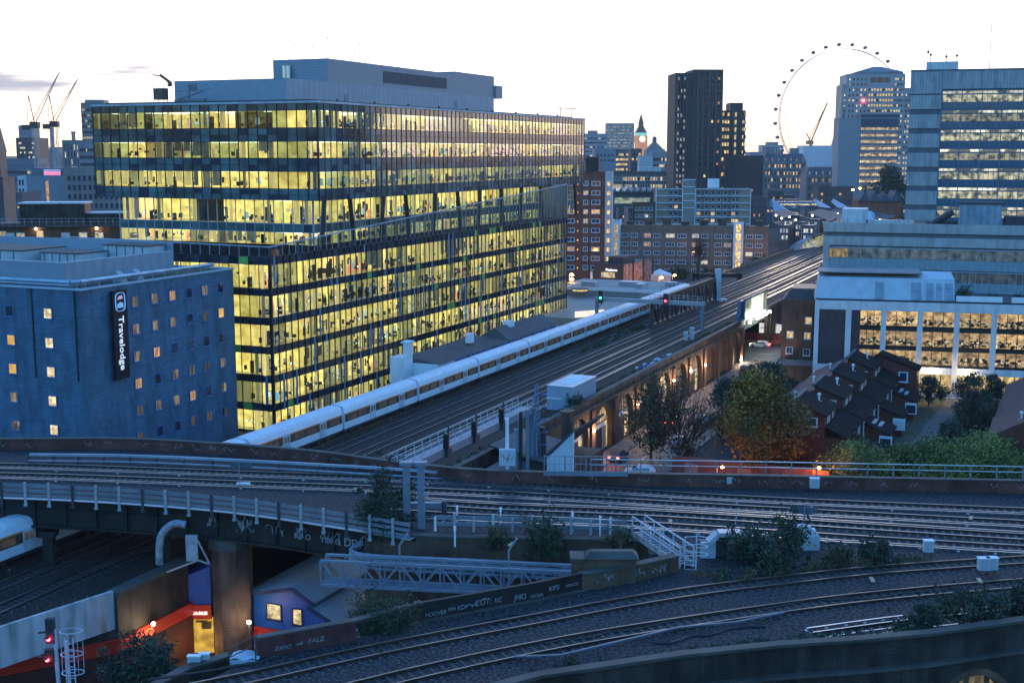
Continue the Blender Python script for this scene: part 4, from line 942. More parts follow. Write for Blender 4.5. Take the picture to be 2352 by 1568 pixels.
# roof screen and machines
scr = M('blue_grey_screen', (.24, .31, .40), rough=.55, var=.08, ribs=(.16, 'Y', .1))
b = MB(); b.box(-122, -121.85, 130, 152.5, 26.04, 29.2); b.box(-158, -121.85, 129.9, 130.05, 26.04, 29.2); b.box(-158, -121.85, 152.4, 152.55, 26.04, 30.6); HT.part(b, 'plant_screen', scr)
b = MB(); b.box(-158, -121.8, 129.85, 130.1, 29.2, 29.35); b.box(-122.05, -121.8, 130.1, 152.5, 29.2, 29.35); HT.part(b, 'screen_coping', M('blue_parapet', (.36, .44, .54)))
for (n0, n1, l0, l1, z1) in ((-150, -137.5, 138, 147, 29.9), (-136.5, -129.5, 141, 147, 29.5), (-131, -123, 148, 152, 30.3)):
    b = MB(); b.box(n0, n1, l0, l1, 26.05, z1-.15); b.box(n0-.15, n1+.15, l0-.15, l1+.15, z1-.15, z1, 1)
    for k in range(5): b.box(n0+(n1-n0)*(k+.5)/5-.05, n0+(n1-n0)*(k+.5)/5+.05, l0-.06, l0, 26.1, z1-.2, 1)
    HT.part(b, 'roof_unit', [M('pale_unit', (.42, .47, .52), rough=.5, var=.15), roof_dark])
b = MB(); b.path([(-158, 128.5, 26.9), (-119.6, 128.5, 26.9), (-118.9, 129.5, 26.9), (-118.9, 158, 26.9)], .28, 8); b.path([(-158, 128.3, 26.5), (-119.6, 128.3, 26.5)], .14, 6); HT.part(b, 'roof_pipe', M('pale_pipe', (.34, .42, .50), rough=.35, metal=.4))
b = MB()
for k in range(12): b.bar((-117.6, 129+k*2.7, 26), (-117.6, 129+k*2.7, 27.2), .05)
for k in range(12): b.bar((-118-k*3.2, 127.9, 26), (-118-k*3.2, 127.9, 27.1), .05)
HT.part(b, 'guard_posts', steel)
for l in (138, 141.5): b = MB(); b.hexa([(-120.8, l, 26.04), (-119.4, l, 26.04), (-119.4, l+1.4, 26.04), (-120.8, l+1.4, 26.04), (-120.6, l+.2, 27.5), (-119.9, l+.2, 27.1), (-119.9, l+1.2, 27.1), (-120.6, l+1.2, 27.5)]); HT.part(b, 'roof_cowl', steel)

# ================================================================ the white train
TR = MLF('passenger_train', 'long white passenger train with dark window band and orange line on the lower tracks', 'train', 170, -83.5, 8.2)
t_white = M('train_white', (.62, .70, .80), rough=.35, var=.05); t_roof = M('train_roof', (.58, .64, .72), rough=.45, var=.1, sc=.8, ribs=(.3, 'Y', .12)); t_band = M('train_window_band', (.10, .07, .05), rough=.25, var=.1)
t_or = M('train_orange_line', (.95, .22, .04), rough=.4); t_glass = LIT('train_window', (.20, .14, .08), (.4, .28, .14), .16, sc=(.5, .5, .5), lo=.2, objrand=0); t_under = M('train_underframe', (.03, .03, .035))
for k in range(13):
    l0 = 34+k*20.2; l1 = l0+19.7; c = -83.5; b = MB(); prof = [(1.36, 9.15), (1.40, 9.9), (1.38, 11.2), (1.25, 11.75)]
    for s in (-1, 1):
        for (a, z), (a2, z2) in zip(prof, prof[1:]): b.quad((c+s*a, l0, z), (c+s*a, l1, z), (c+s*a2, l1, z2), (c+s*a2, l0, z2))
    ends = [(c-p[0], p[1]) for p in prof]+[(c-.7, 12.1), (c, 12.2), (c+.7, 12.1)]+[(c+p[0], p[1]) for p in prof[::-1]]
    b.poly([(n, l0, z) for n, z in ends]); b.poly([(n, l1, z) for n, z in ends[::-1]])
    body = TR.part(b, 'carriage', t_white)
    b = MB(); rp = [(1.25, 11.75), (1.05, 12.0), (.7, 12.12), (0, 12.22), (-.7, 12.12), (-1.05, 12.0), (-1.25, 11.75)]
    for (a, z), (a2, z2) in zip(rp, rp[1:]): b.quad((c+a, l0, z), (c+a, l1, z), (c+a2, l1, z2), (c+a2, l0, z2))
    b.build('carriage_roof', t_roof, body)
    b = MB()
    for s in (-1, 1): b.box(*sorted((c+s*1.385, c+s*1.41)), l0+.1, l1-.1, 10.05, 10.98)
    b.build('window_band', t_band, body)
    b = MB(); 
    for s in (-1, 1): b.box(*sorted((c+s*1.385, c+s*1.412)), l0+.02, l1-.02, 11.0, 11.14)
    b.build('orange_line', t_or, body)
    b = MB()
    for q in range(7):
        if q in (2, 5): continue
        b.box(c+1.41, c+1.418, l0+.9+q*2.65, l0+2.9+q*2.65, 10.2, 10.85)
    b.build('windows', t_glass, body)
    for q in (2, 5): b = MB(); b.box(c+1.385, c+1.425, l0+1.1+q*2.65, l0+2.6+q*2.65, 9.25, 11.2); b.box(c+1.425, c+1.43, l0+1.3+q*2.65, l0+1.8+q*2.65, 10.2, 10.9, 1); b.box(c+1.425, c+1.43, l0+1.95+q*2.65, l0+2.4+q*2.65, 10.2, 10.9, 1); b.build('door', [M('train_door', (.45, .52, .62), rough=.35), t_glass], body)
    b = MB(); b.box(c-1.1, c+1.1, l0+.3, l1-.3, 8.75, 9.15)
    for q in (2.5, 4.7, 15, 17.2):
        for s in (-.75, .75): b.tube((c+s-.07, l0+q, 8.66), (c+s+.07, l0+q, 8.66), .45, n=10)
    b.build('underframe', t_under, body)
# ================================================================ the city: building helper
def solve_w(u1, X0, Y0, z, rz):
    k = (u1-1176)/F; fy = Y0*math.cos(T)+(H-z)*math.sin(T)
    return (k*fy-X0)/(math.cos(rz)-k*math.sin(rz)*math.cos(T))
class BLK:
    def __init__(s, name, label, cat, u0, u1, vt, Y, d, rz=0.0, group=None, wall=None, roof=None, z=None, vis=0.0):
        p = AT(u0, vt, Y); s.X, s.Y, s.h = p[0], Y, (z if z is not None else p[2]); s.w = solve_w(u1, s.X, Y, s.h, rz); s.d = d; s.rz = rz
        s.root = thing(name, label, cat, (s.X, s.Y, 0), rz, group); s.W = None; s.k = 0
        if wall is not None:
            MB().box(0, s.w, 0, d, vis, s.h).build('wall', wall, s.root)
            rf = MB().box(.25, s.w-.25, .25, d-.25, s.h, s.h+.12); rf.build('roof', roof or roof_dark, s.root)
            b = MB(); b.box(-.1, s.w+.1, -.1, .25, s.h, s.h+.5); b.box(-.1, .25, .25, d, s.h, s.h+.5); b.box(s.w-.25, s.w+.1, .25, d, s.h, s.h+.5); b.build('parapet', wall, s.root)
    def x(s, u, z=None, y=0):
        """local x of the photo column u on the front face"""
        return solve_w(u, s.X-y*math.sin(s.rz), s.Y+y*math.cos(s.rz), s.h*.6 if z is None else z, s.rz)
    def z(s, v, x=0):
        Yy = s.Y+x*math.sin(s.rz); return AT(1176, v, Yy)[2]
    def part(s, mb, name, mats, **k): return mb.build(name, mats, s.root, **k)
    def box(s, name, mats, *a): return MB().box(*a).build(name, mats, s.root)
    def wins(s, xs, zs, w_, h, mats, probs, fr=win_frame, bars=1, face='f', cross=False, limit=100, frw=.09):
        if s.W is None or s.W.fr is not fr: s.flush(); s.W = Wins(fr, s.root)
        s.lim = limit
        for zz in zs:
            for xx in xs:
                m = pick(probs, *mats)
                if m is None: continue
                if face == 'f': s.W.add(xx, -.02, zz, 0, w_, h, m, bars, cross, frw)
                elif face == 'r': s.W.add(s.w+.02, xx, zz, PI/2, w_, h, m, bars, cross, frw)
                else: s.W.add(-.02, xx, zz, -PI/2, w_, h, m, bars, cross, frw)
    def flush(s):
        if s.W and s.W.L: s.W.flush(getattr(s, 'lim', 100))
        s.W = None
def fr_(n, a, b): return [a+(b-a)*(k+.5)/n for k in range(n)]
no_lit = (dark_glass, blue_glass)

# ---- red brick tower beside the glass building
B = BLK('apartment_tower', 'red brick tower block right of the glass building, white window frames, pale stair strip', 'tower block', 1300, 1391, 397, 420, 16, R(-8), wall=brick_red)
zs = [B.h-4.2-k*3.08 for k in range(10)]
for u, w_, pr in ((1311, 2.6, .1), (1345, 1.5, .12), (1368, 2.8, .12)): B.wins([B.x(u)], zs, w_, 1.5, (lit_warm, blue_glass), (pr, 1-pr), bars=1, frw=.16)
B.flush()
x = B.x(1391); B.box('stair_strip', M('pale_pink_render', (.62, .50, .47), var=.08), x-.2, x+2.1, -.9, 5, 4, B.h+.3)
b = MB()
for z in zs: b.box(x+.5, x+1.4, -.97, -.9, z, z+1.3)
B.part(b, 'stair_windows', lit_yellow)
B.box('lift_housing', brick_dark, B.x(1343), B.x(1373), 1, 8, B.h, B.h+5.2)
b = MB()
for z in zs: b.box(B.x(1326), B.x(1328.5), -.5, 0, z+.3, z+.8)
B.part(b, 'balcony_lamps', lit_warm)
# ---- brown five-storey flats
B = BLK('apartment_block', 'long brown brick five-storey flats with a white stair tower', 'flats', 1424, 1766, 519, 468, 12, R(-11), wall=M('flats_brown_brick', (.20, .135, .095), var=.2, sc=.3, brick=(.4, .15, .015), stain=.15))
zs = [B.h-4.1-k*3.2 for k in range(6)]; sx = 1350+0
cols = [(1350+a/3.137)*.9408 for a in (550, 622, 722, 795, 897, 987, 1090, 1162, 1265, 1337, 1503, 1575)]
for i, u in enumerate(cols): B.wins([B.x(u)], zs, 3.2 if i in (4, 5) else 2.5, 1.55, (lit_warm, lit_white, dark_glass), (.1, .08, .82), bars=2, cross=True, frw=.13)
B.flush()
for u0, u1, vb, lb in ((1686, 1706, 1, ''),):
    x0, x1 = B.x(1684), B.x(1707); B.box('stair_tower', white_paint, x0, x1, -2.2, 0, 0, B.h+1.9)
    c = (x0+x1)/2; b = MB()
    for k in range(5): b.box(c-.9, c+.9, -2.26, -2.2, 2.2+k*3.2, 5.0+k*3.2)
    B.part(b, 'stair_windows', lit_yellow)
b = MB()
for k in range(8): b.box(B.w*(k+.3)/8, B.w*(k+.3)/8+3, 3, 6, B.h, B.h+1.6+.7*(k % 3))
B.part(b, 'roof_huts', brick_brown)
B = BLK('stair_tower', 'narrow white stair tower with a lit yellow window column left of the brown flats', 'stair tower', 1406, 1424, 508, 466, 6, R(-11), wall=white_paint)
b = MB()
for k in range(5): b.box(B.w*.3, B.w*.75, -.06, 0, 1.5+k*3.2, 4.3+k*3.2)
B.part(b, 'stair_windows', lit_yellow)
# ---- balcony flats behind
B = BLK('apartment_block', 'flats with white balcony bands and a tan brick lift shaft', 'flats', 1506, 1722, 434, 560, 10, R(-2), wall=M('balcony_flats_brick', (.16, .11, .085), var=.2), roof=white_paint)
tan = M('tan_brick', (.34, .25, .18), var=.12)
b = MB(); b.box(0, B.x(1533), -.25, 0, 2, B.h); b.box(B.x(1698), B.w, -.25, 0, 2, B.h); B.part(b, 'tan_wall', tan)
B.box('lift_shaft', M('grey_tan_brick', (.27, .23, .20), var=.1), B.x(1567), B.x(1595), -1.2, 4, 0, B.h+4.2)
b = MB()
for k in range(7): z = B.h-.2-k*3.05; b.box(-.3, B.x(1567), -1.3, 0, z, z+.28); b.box(B.x(1595), B.w+.3, -1.3, 0, z, z+.28)
for k in range(5): z = B.h+4.2-k*3.05-.3; b.box(B.x(1567)-.1, B.x(1595)+.1, -1.3, -1.2, z, z+.3)
for u in (1506, 1722, 1566.5, 1595.5): x = B.x(u); b.box(x-.15, x+.15, -1.4, 0, 0, B.h)
B.part(b, 'balcony_bands', white_paint)
zs = [B.h-2.4-k*3.05 for k in range(5)]
B.wins([B.x(u) for u in (1518, 1710)], zs, 2, 1.5, (lit_white, dark_glass), (.15, .85), bars=1)
B.wins([B.x(u) for u in (1540, 1552, 1604, 1622, 1637, 1650, 1665, 1684, 1692)], zs, 1.7, 1.5, (lit_yellow, lit_warm, dark_glass), (.22, .08, .7), bars=0)
B.flush(); B.box('roof_tank', white_paint, B.x(1627), B.x(1651), 1, 5, B.h+.1, B.h+4.4)
B = BLK('house_block', 'low brown brick block with pale windows between the red tower and the balcony flats', 'flats', 1453, 1506, 467, 545, 10, R(-4), wall=brick_brown); B.wins(fr_(4, 1, B.w-1), [B.h-3-k*3 for k in range(4)], 1.6, 1.4, (lit_white, dark_glass), (.3, .7)); B.flush()
# ---- long building with two lit rows
B = BLK('office_building', 'long dark building with two rows of lit yellow windows behind the flats', 'office building', 1403, 1549, 396, 700, 20, 0, wall=M('dark_long_wall', (.09, .085, .085), var=.15))
B.wins(fr_(24, 1, B.w-1), [B.h-4.6, B.h-8.7], 1.1, 2.2, (lit_yellow, dark_glass), (.55, .45), bars=0, limit=100); B.flush()
b = MB()
for k in range(25): b.box(B.w*k/24-.12, B.w*k/24+.12, -.3, 0, B.h-9.5, B.h-1)
B.part(b, 'pilasters', concrete); B.box('roof_plant', pale, B.w*.45, B.w*.8, 3, 9, B.h, B.h+3)
B = BLK('station_shed', 'low station roof with a pale lit glazed strip', 'station', 1403, 1506, 441, 660, 22, 0, wall=M('shed_wall', (.07, .08, .09)))
b = MB(); b.box(2, B.w-3, -.3, 0, B.h-6, B.h-3); B.part(b, 'lit_glazing', LIT('station_glazing', (.4, .5, .4), (.8, .85, .6), .7, sc=(.2, .2, .4)))
b = MB()
for k in range(7): b.hexa([(k*B.w/7, -2, B.h), ((k+1)*B.w/7, -2, B.h), ((k+1)*B.w/7, 20, B.h), (k*B.w/7, 20, B.h), ((k+.5)*B.w/7-.1, -2, B.h+2), ((k+.5)*B.w/7+.1, -2, B.h+2), ((k+.5)*B.w/7+.1, 20, B.h+2), ((k+.5)*B.w/7-.1, 20, B.h+2)])
B.part(b, 'ridge_roof', M('glazed_roof', (.14, .17, .21), rough=.3))
# ---- dark towers
dk = M('dark_tower_cladding', (.075, .058, .055), var=.15, sc=.1)
B = BLK('tower_block', 'tallest dark brown tower with vertical ribs and few lit windows', 'tower', 1552, 1657, 170, 640, 22, R(3), wall=dk)
B.box('tower_core', dk, B.x(1588), B.w, -.6, 20, 0, B.h+2.2); b = MB()
for u, w_ in ((1553, .5), (1560, .4), (1567, .4), (1574, .5), (1600, .9), (1612, .8), (1626, .9), (1641, .9), (1655, .8)): x = B.x(u); b.box(x-w_/2, x+w_/2, -1.4, -.6 if u > 1588 else 0, 0, B.h+(2.2 if u > 1588 else 0))
B.part(b, 'ribs', M('tower_rib', (.11, .09, .085)))
zz = [B.h-3-k*3.0 for k in range(25)]
for u, p in ((1607, .06), (1619, .05), (1634, .12), (1648, .5)):
    B.wins([B.x(u)], zz, 1.1, 1.5, ((lit_yellow if u < 1640 else M('dim_orange_window', (.2, .1, .06), emit=(1, .45, .2), es=.08)), blue_glass), (p, 1-p), bars=0, fr=dk)
B.W.L = [(a[0], -.66)+a[2:] for a in B.W.L]; B.flush()
b = MB()
for u in (1556.5, 1563.5, 1570.5):
    for z in zz: 
        if random.random() < .6: x = B.x(u); b.box(x-.35, x+.35, -.1, 0, z, z+1.6)
B.part(b, 'pale_windows', LIT('pale_stair', (.5, .5, .5), (.9, .85, .8), .5))
B = BLK('tower_block', 'shorter dark tower with bright yellow window stacks, right of the tallest tower', 'tower', 1655, 1713, 256, 700, 18, 0, wall=dk)
B.box('tower_core', dk, B.x(1674), B.x(1703), -.4, 14, 0, B.h+4.6)
zz = [B.h-2.6-k*4.05 for k in range(13)]
B.wins([B.x(1662)-2.1, B.x(1662)-.7, B.x(1662)+.7, B.x(1662)+2.1], zz, 1.2, 2.0, (lit_yellow, dark_glass), (.85, .15), bars=0, fr=black)
B.wins([B.x(1708)-1, B.x(1708)+.3], zz, 1.1, 2.0, (lit_yellow, dark_glass), (.8, .2), bars=0, fr=black); B.flush()
b = MB()
for z in zz: b.box(B.x(1687)-.5, B.x(1687)+.5, -.5, -.4, z-.4, z+2)
B.part(b, 'stair_windows', lit_yellow)
B = BLK('tower_block', 'dark purple brown block with two orange windows, lowest of the dark towers', 'tower block', 1678, 1754, 360, 620, 18, 0, wall=M('purple_brown', (.06, .05, .06), var=.15))
b = MB()
for k in range(16): x = B.w*(k+.5)/16; b.box(x-.2, x+.2, -.3, 0, 0, B.h)
B.part(b, 'ribs', dk); B.wins([B.x(1722), B.x(1726)], [B.h-17, B.h-25, B.h-31], 1, 1.6, (lit_warm,), (1,), bars=0, fr=black); B.flush()
# ---- palace-like county building
stone = M('grey_stone', (.20, .185, .19), var=.15, sc=.3); mans = M('mansard_slate', (.085, .09, .11), var=.2)
def palace(u0, u1, vt, Y, label, towers):
    B = BLK('county_building', label, 'stone building', u0, u1, vt+22, Y, 26, R(-4), wall=stone)
    b = MB(); b.hexa([(0, 0, B.h), (B.w, 0, B.h), (B.w, 26, B.h), (0, 26, B.h), (2, 4, B.h+6), (B.w-2, 4, B.h+6), (B.w-2, 22, B.h+6), (2, 22, B.h+6)]); B.part(b, 'mansard_roof', mans)
    n = int(B.w/4); b = MB()
    for k in range(n): x = (k+.5)*B.w/n; b.box(x-.6, x+.6, .6, 2.5, B.h+.8, B.h+3.2, 0); b.box(x-.35, x+.35, .52, .6, B.h+1.1, B.h+2.8, 1)
    B.part(b, 'dormers', [stone, LIT('dim_dormer', (.4, .4, .4), (.8, .75, .6), .6)])
    b = MB()
    for k in range(n*2): x = (k+.5)*B.w/n/2; b.box(x-.28, x+.28, -.7, 0, 3, B.h-5)
    b.box(0, B.w, -1, 0, B.h-5, B.h-4.2); b.box(0, B.w, -.8, 0, B.h-.6, B.h)
    B.part(b, 'columns', stone)
    B.wins([(k+.5)*B.w/n/2+B.w/n/4 for k in range(n*2-1)], [B.h-3.8, B.h-9, B.h-13.5, B.h-18], 1.0, 2.6, (lit_yellow, lit_warm, dark_glass), (.35, .2, .45), bars=0, limit=60, fr=stone); B.flush()
    for u in towers: x = B.x(u); b = MB(); b.box(x-3, x+3, 6, 12, B.h, B.h+10); B.part(b, 'chimney_stack', stone)
palace(1753, 1852, 351, 900, 'grand grey stone building with slate mansard roof and round dormers beside the dark block', (1768, 1826))
palace(1852, 1960, 383, 820, 'lower columned wing of the grand stone building in front of the wrapped building', (1930,))
B = BLK('wrapped_building', 'building wrapped in white sheeting with fine horizontal scaffold lines', 'building', 1846, 1930, 336, 1000, 30, R(-3), wall=M('white_sheeting', (.62, .70, .78), var=.06, ribs=(.6, 'Z', .25)))
# ---- tall stone office tower with pyramid top
B = BLK('office_tower', 'tall pale stone tower with many small lit windows and a low pyramid roof', 'tower', 1945, 2080, 172, 900, 30, R(-5), wall=M('pale_stone', (.36, .33, .33), var=.1, sc=.1))
B.box('shoulder', M('pale_stone', (.36, .33, .33)), B.x(1931), 0, 2, 26, 0, B.h-6.5)
B.box('shoulder', M('pale_stone', (.36, .33, .33)), B.w, B.w+4.5, 2, 26, 0, B.h-9); b = MB()
b.box(B.x(1960), B.x(2070), 1, 24, B.h, B.h+2); b.hexa([(B.x(1960), 1, B.h+2), (B.x(2070), 1, B.h+2), (B.x(2070), 24, B.h+2), (B.x(1960), 24, B.h+2), (B.x(2005), 10, B.h+6), (B.x(2025), 10, B.h+6), (B.x(2025), 14, B.h+6), (B.x(2005), 14, B.h+6)]); B.part(b, 'pyramid_roof', M('grey_lead_roof', (.16, .18, .21)))
zz = [B.h-4-k*3.62 for k in range(21)]
B.wins(fr_(5, 1, B.x(1988)), zz, 1.2, 1.7, (lit_white, dark_glass), (.35, .65), bars=0, fr=stone, limit=100)
B.wins(fr_(9, B.x(1990), B.x(2048)), zz[2:], 1.3, 1.8, (lit_yellow, dark_glass), (.8, .2), bars=0, fr=stone)
B.wins(fr_(4, B.x(2050), B.w-1), zz, 1.1, 1.7, (lit_white, dark_glass), (.45, .55), bars=0, fr=stone)
B.wins([B.w+1.2, B.w+3], zz[3:], 1.0, 1.7, (lit_white, dark_glass), (.6, .4), bars=0, fr=stone); B.wins([B.x(1937)], zz[3:], 1.1, 1.7, (lit_white, dark_glass), (.4, .6), bars=0, fr=stone)
B.wins(fr_(3, B.x(1994), B.x(2040)), [B.h-5.4], 4, 3.6, (dark_glass,), (1,), bars=0, fr=stone); B.flush()
B.box('red_light', red_glow, B.x(1978), B.x(1982), -.8, -.3, 78, 79.5)
B = BLK('office_building', 'slab office with blank grey end wall and rows of glowing yellow storeys', 'office building', 1928, 2064, 273, 740, 16, R(-3), wall=M('slab_concrete', (.26, .27, .29), var=.06))
x0 = B.x(1974); B.box('penthouse', M('dark_blue_penthouse', (.05, .07, .11)), x0, B.w, 0, 14, B.h+.5, B.h+2.6); b = MB(); b.box(x0, B.w, -.25, -.1, B.h-4.5, B.h); B.part(b, 'top_band', M('dark_blue_penthouse', (.05, .07, .11)))
gl_ = LIT('slab_lit_floor', (1, .55, .2), (1, .85, .5), .95, sc=(.35, .35, .35), lo=.15, objrand=.3)
for k in range(14):
    z = B.h-6.4-k*3.75; b = MB(); b.box(x0+.2, B.w-.2, -.12, 0, z, z+2.0); B.part(b, 'window_band', gl_)
b = MB()
for k in range(15): z = B.h-4.5-k*3.75; b.box(x0, B.w, -.25, 0, z-.5, z)
for k in range(20): x = x0+(B.w-x0)*k/19; b.box(x-.09, x+.09, -.22, 0, 3, B.h-4)
B.part(b, 'facade_grid', M('facade_grid', (.10, .11, .13)))
# ---- clock tower
CT = thing('clock_tower', 'gothic clock tower with glowing clock face, green-lit belfry and pointed spire', 'clock tower', AT(1469, 500, 1850)[:2]+(0,), R(12))
q = 1850/2900; hw = 7.2; b = MB(); b.box(-hw, hw, -hw, hw, 0, 56); b.box(-hw-.6, hw+.6, -hw-.6, hw+.6, 56, 66)
for k in range(7): x = -hw+2*hw*k/6; b.box(x-.35, x+.35, -hw-.8, -hw, 0, 56); b.box(hw, hw+.8, x-.35, x+.35, 0, 56)
b.build('tower', M('glowing_golden_stone', (.30, .19, .12), emit=(1, .42, .16), es=.08), CT)  # emission put into the stone in place of golden floodlighting
def disc(b, c, r, ax, n=20, m=0): b.poly([(c[0]+(r*math.cos(2*PI*k/n) if ax == 'y' else 0), c[1]+(r*math.cos(2*PI*k/n) if ax == 'x' else 0), c[2]+r*math.sin(2*PI*k/n)) for k in range(n)], m)
b = MB(); disc(b, (0, -hw-.75, 61), 4.3, 'y'); disc(b, (hw+.75, 0, 61), 4.3, 'x'); b.build('clock_face', GLOW('clock_light', (1, .82, .5), .5), CT)
b = MB(); b.bar((0, -hw-.9, 61), (0, -hw-.9, 64.3), .35); b.bar((0, -hw-.9, 61), (2.2, -hw-.9, 61), .45); b.build('clock_hands', black, CT)
b = MB(); b.box(-hw, hw, -hw, hw, 66, 70); b.build('belfry', GLOW('green_floodlit_belfry', (.15, .55, .15), .13), CT)  # belfry emits green itself, standing in for floodlights
b = MB(); b.hexa([(-hw, -hw, 70), (hw, -hw, 70), (hw, hw, 70), (-hw, hw, 70), (-3.2, -3.2, 79), (3.2, -3.2, 79), (3.2, 3.2, 79), (-3.2, 3.2, 79)]); b.box(-3, 3, -3, 3, 79, 83.5); b.hexa([(-3.3, -3.3, 83.5), (3.3, -3.3, 83.5), (3.3, 3.3, 83.5), (-3.3, 3.3, 83.5), (-.2, -.2, 97), (.2, -.2, 97), (.2, .2, 97), (-.2, .2, 97)]); b.tube((0, 0, 97), (0, 0, 101), .15); b.build('spire', M('spire_roof', (.12, .085, .07)), CT)
# ---- far skyline pieces
def simple(name, label, cat, u0, u1, vt, Y, d, col, rows=0, cols=0, p=(.3, .7), lit=lit_white, ws=(1.5, 1.5), rz=0, group=None, pitch=3.6, wall=None, lim=30, top=None):
    B = BLK(name, label, cat, u0, u1, vt, Y, d, rz, group, wall or M('city_wall_%02d%02d%02d' % tuple(int(c*99) for c in col), col, var=.12, sc=.15))
    if rows:
        B.wins(fr_(cols, .8, B.w-.8), [B.h-1-pitch*(k+1) for k in range(rows)], ws[0], ws[1], (lit, dark_glass), p, bars=0, fr=M('grey_frame', (.15, .15, .17)), limit=lim); B.flush()
    if top: B.box('roof_plant', M('grey_plant', (.2, .21, .24)), B.w*top[0], B.w*top[1], 1, d*.6, B.h+.1, B.h+top[2])
    return B
simple('office_building', 'wide grid-fronted office slab left of the clock tower, glowing rows of windows', 'office building', 1394, 1457, 284, 1700, 30, (.30, .29, .28), 15, 26, (.6, .4), ws=(1.1, 1.5), pitch=4.2)
simple('office_building', 'pale stepped building behind the top right corner of the glass building', 'office building', 1341, 1394, 308, 1500, 30, (.28, .28, .31), 6, 8, ws=(3, 1.6), pitch=5, top=(.2, .6, 4))
simple('office_building', 'grey cube building right of the glass building roofline', 'office building', 1366, 1414, 344, 900, 25, (.20, .22, .26), 2, 5, (.1, .9), top=(.1, .5, 3))
simple('office_building', 'block with a grid of lit yellow windows below the clock tower', 'office building', 1413, 1449, 344, 1000, 20, (.10, .11, .13), 7, 7, (.75, .25), lit=lit_yellow, ws=(2, 2), pitch=3.8)
simple('office_building', 'dark block with one column of lit windows directly under the clock tower', 'office building', 1449, 1474, 343, 950, 20, (.07, .075, .09), 7, 4, (.3, .7), lit=lit_yellow, ws=(1.8, 1.8))
simple('office_building', 'plain pale block right below the clock tower', 'office building', 1470, 1499, 360, 850, 18, (.42, .44, .46))
simple('office_building', 'building with arched top windows left of the tallest tower', 'office building', 1498, 1552, 352, 1000, 20, (.24, .23, .25), 2, 11, (.35, .65), ws=(1.6, 2.4), pitch=5)
B = simple('domed_hall', 'domed hall with a small cupola right of the clock tower', 'hall', 1484, 1527, 346, 1500, 25, (.25, .26, .28)); b = MB(); c = B.w/2
b.hexa([(0, 0, B.h), (B.w, 0, B.h), (B.w, 25, B.h), (0, 25, B.h), (c-3, 10, B.h+9), (c+3, 10, B.h+9), (c+3, 15, B.h+9), (c-3, 15, B.h+9)]); b.tube((c, 12, B.h+8), (c, 12, B.h+14), 2.6); b.ball((c, 12, B.h+14), 2.6, 8); b.tube((c, 12, B.h+16), (c, 12, B.h+21), .3); B.part(b, 'dome', M('lead_dome', (.16, .13, .13)))
simple('office_building', 'faint stepped white block at the foot of the big wheel', 'office building', 1751, 1800, 334, 1900, 30, (.34, .33, .36), 4, 8, (.1, .9), ws=(2.5, 2.5), top=(.25, .75, 5))
simple('office_building', 'small distant block between the dark towers and the big wheel', 'office building', 1722, 1752, 350, 1500, 30, (.22, .22, .25))
simple('office_building', 'small distant building behind the white wrapped one', 'office building', 1826, 1850, 356, 1300, 30, (.20, .20, .23), top=(.3, .5, 5))
# ---- big observation wheel
WY = 1200.0; wc = AT(1936, 268, WY); WR = 148/2900*WY*1.01
WHL = thing('observation_wheel', 'giant thin observation wheel with oval capsules, partly behind the pale stone tower', 'observation wheel', (wc[0], wc[1], 0), R(8))
wm = M('wheel_white_steel', (.45, .40, .40), rough=.5); b = MB(); N0 = 96; rim = [(WR*math.cos(2*PI*k/N0), wc[2]+WR*math.sin(2*PI*k/N0)) for k in range(N0)]
for s, rr, th in ((-1.6, 1.0, .55), (1.6, 1.0, .55), (0, .905, .3)):
    for k in range(N0): a, q = rim[k], rim[(k+1) % N0]; b.bar((a[0]*rr, s, wc[2]+(a[1]-wc[2])*rr), (q[0]*rr, s, wc[2]+(q[1]-wc[2])*rr), th)
for k in range(N0): a, q = rim[k], rim[(k+1) % N0]; b.bar((a[0], (-1) ** k*1.6, a[1]), (q[0]*.905, 0, wc[2]+(q[1]-wc[2])*.905), .1)
b.build('rim', wm, WHL)
b = MB()
for k in range(32): t = 2*PI*k/32; b.bar((0, 0, wc[2]), (WR*.905*math.cos(t), 0, wc[2]+WR*.905*math.sin(t)), .05)
b.build('spokes', wm, WHL)
b = MB(); b.tube((0, -5, wc[2]), (0, 7, wc[2]), 2.2); b.build('hub', wm, WHL)
cap = MB(); cap.ball((0, 0, 0), 2.05, 10, sq=.85); cm = cap.mesh('capsule', M('capsule_glass', (.16, .17, .17), rough=.15))
for k in range(32):
    t = 2*PI*(k+.5)/32; o = bpy.data.objects.new('capsule', cm); COL.objects.link(o); o.parent = WHL; o.location = ((WR+4.1)*math.cos(t), 0, wc[2]+(WR+4.1)*math.sin(t)); o.scale = (1, 1.5, 1)
for s in (-1, 1): b = MB(); b.tube((-4*s-9, 14, 10), (-1, 5, wc[2]), 1.5, 1.1); b.build('support_leg', wm, WHL)
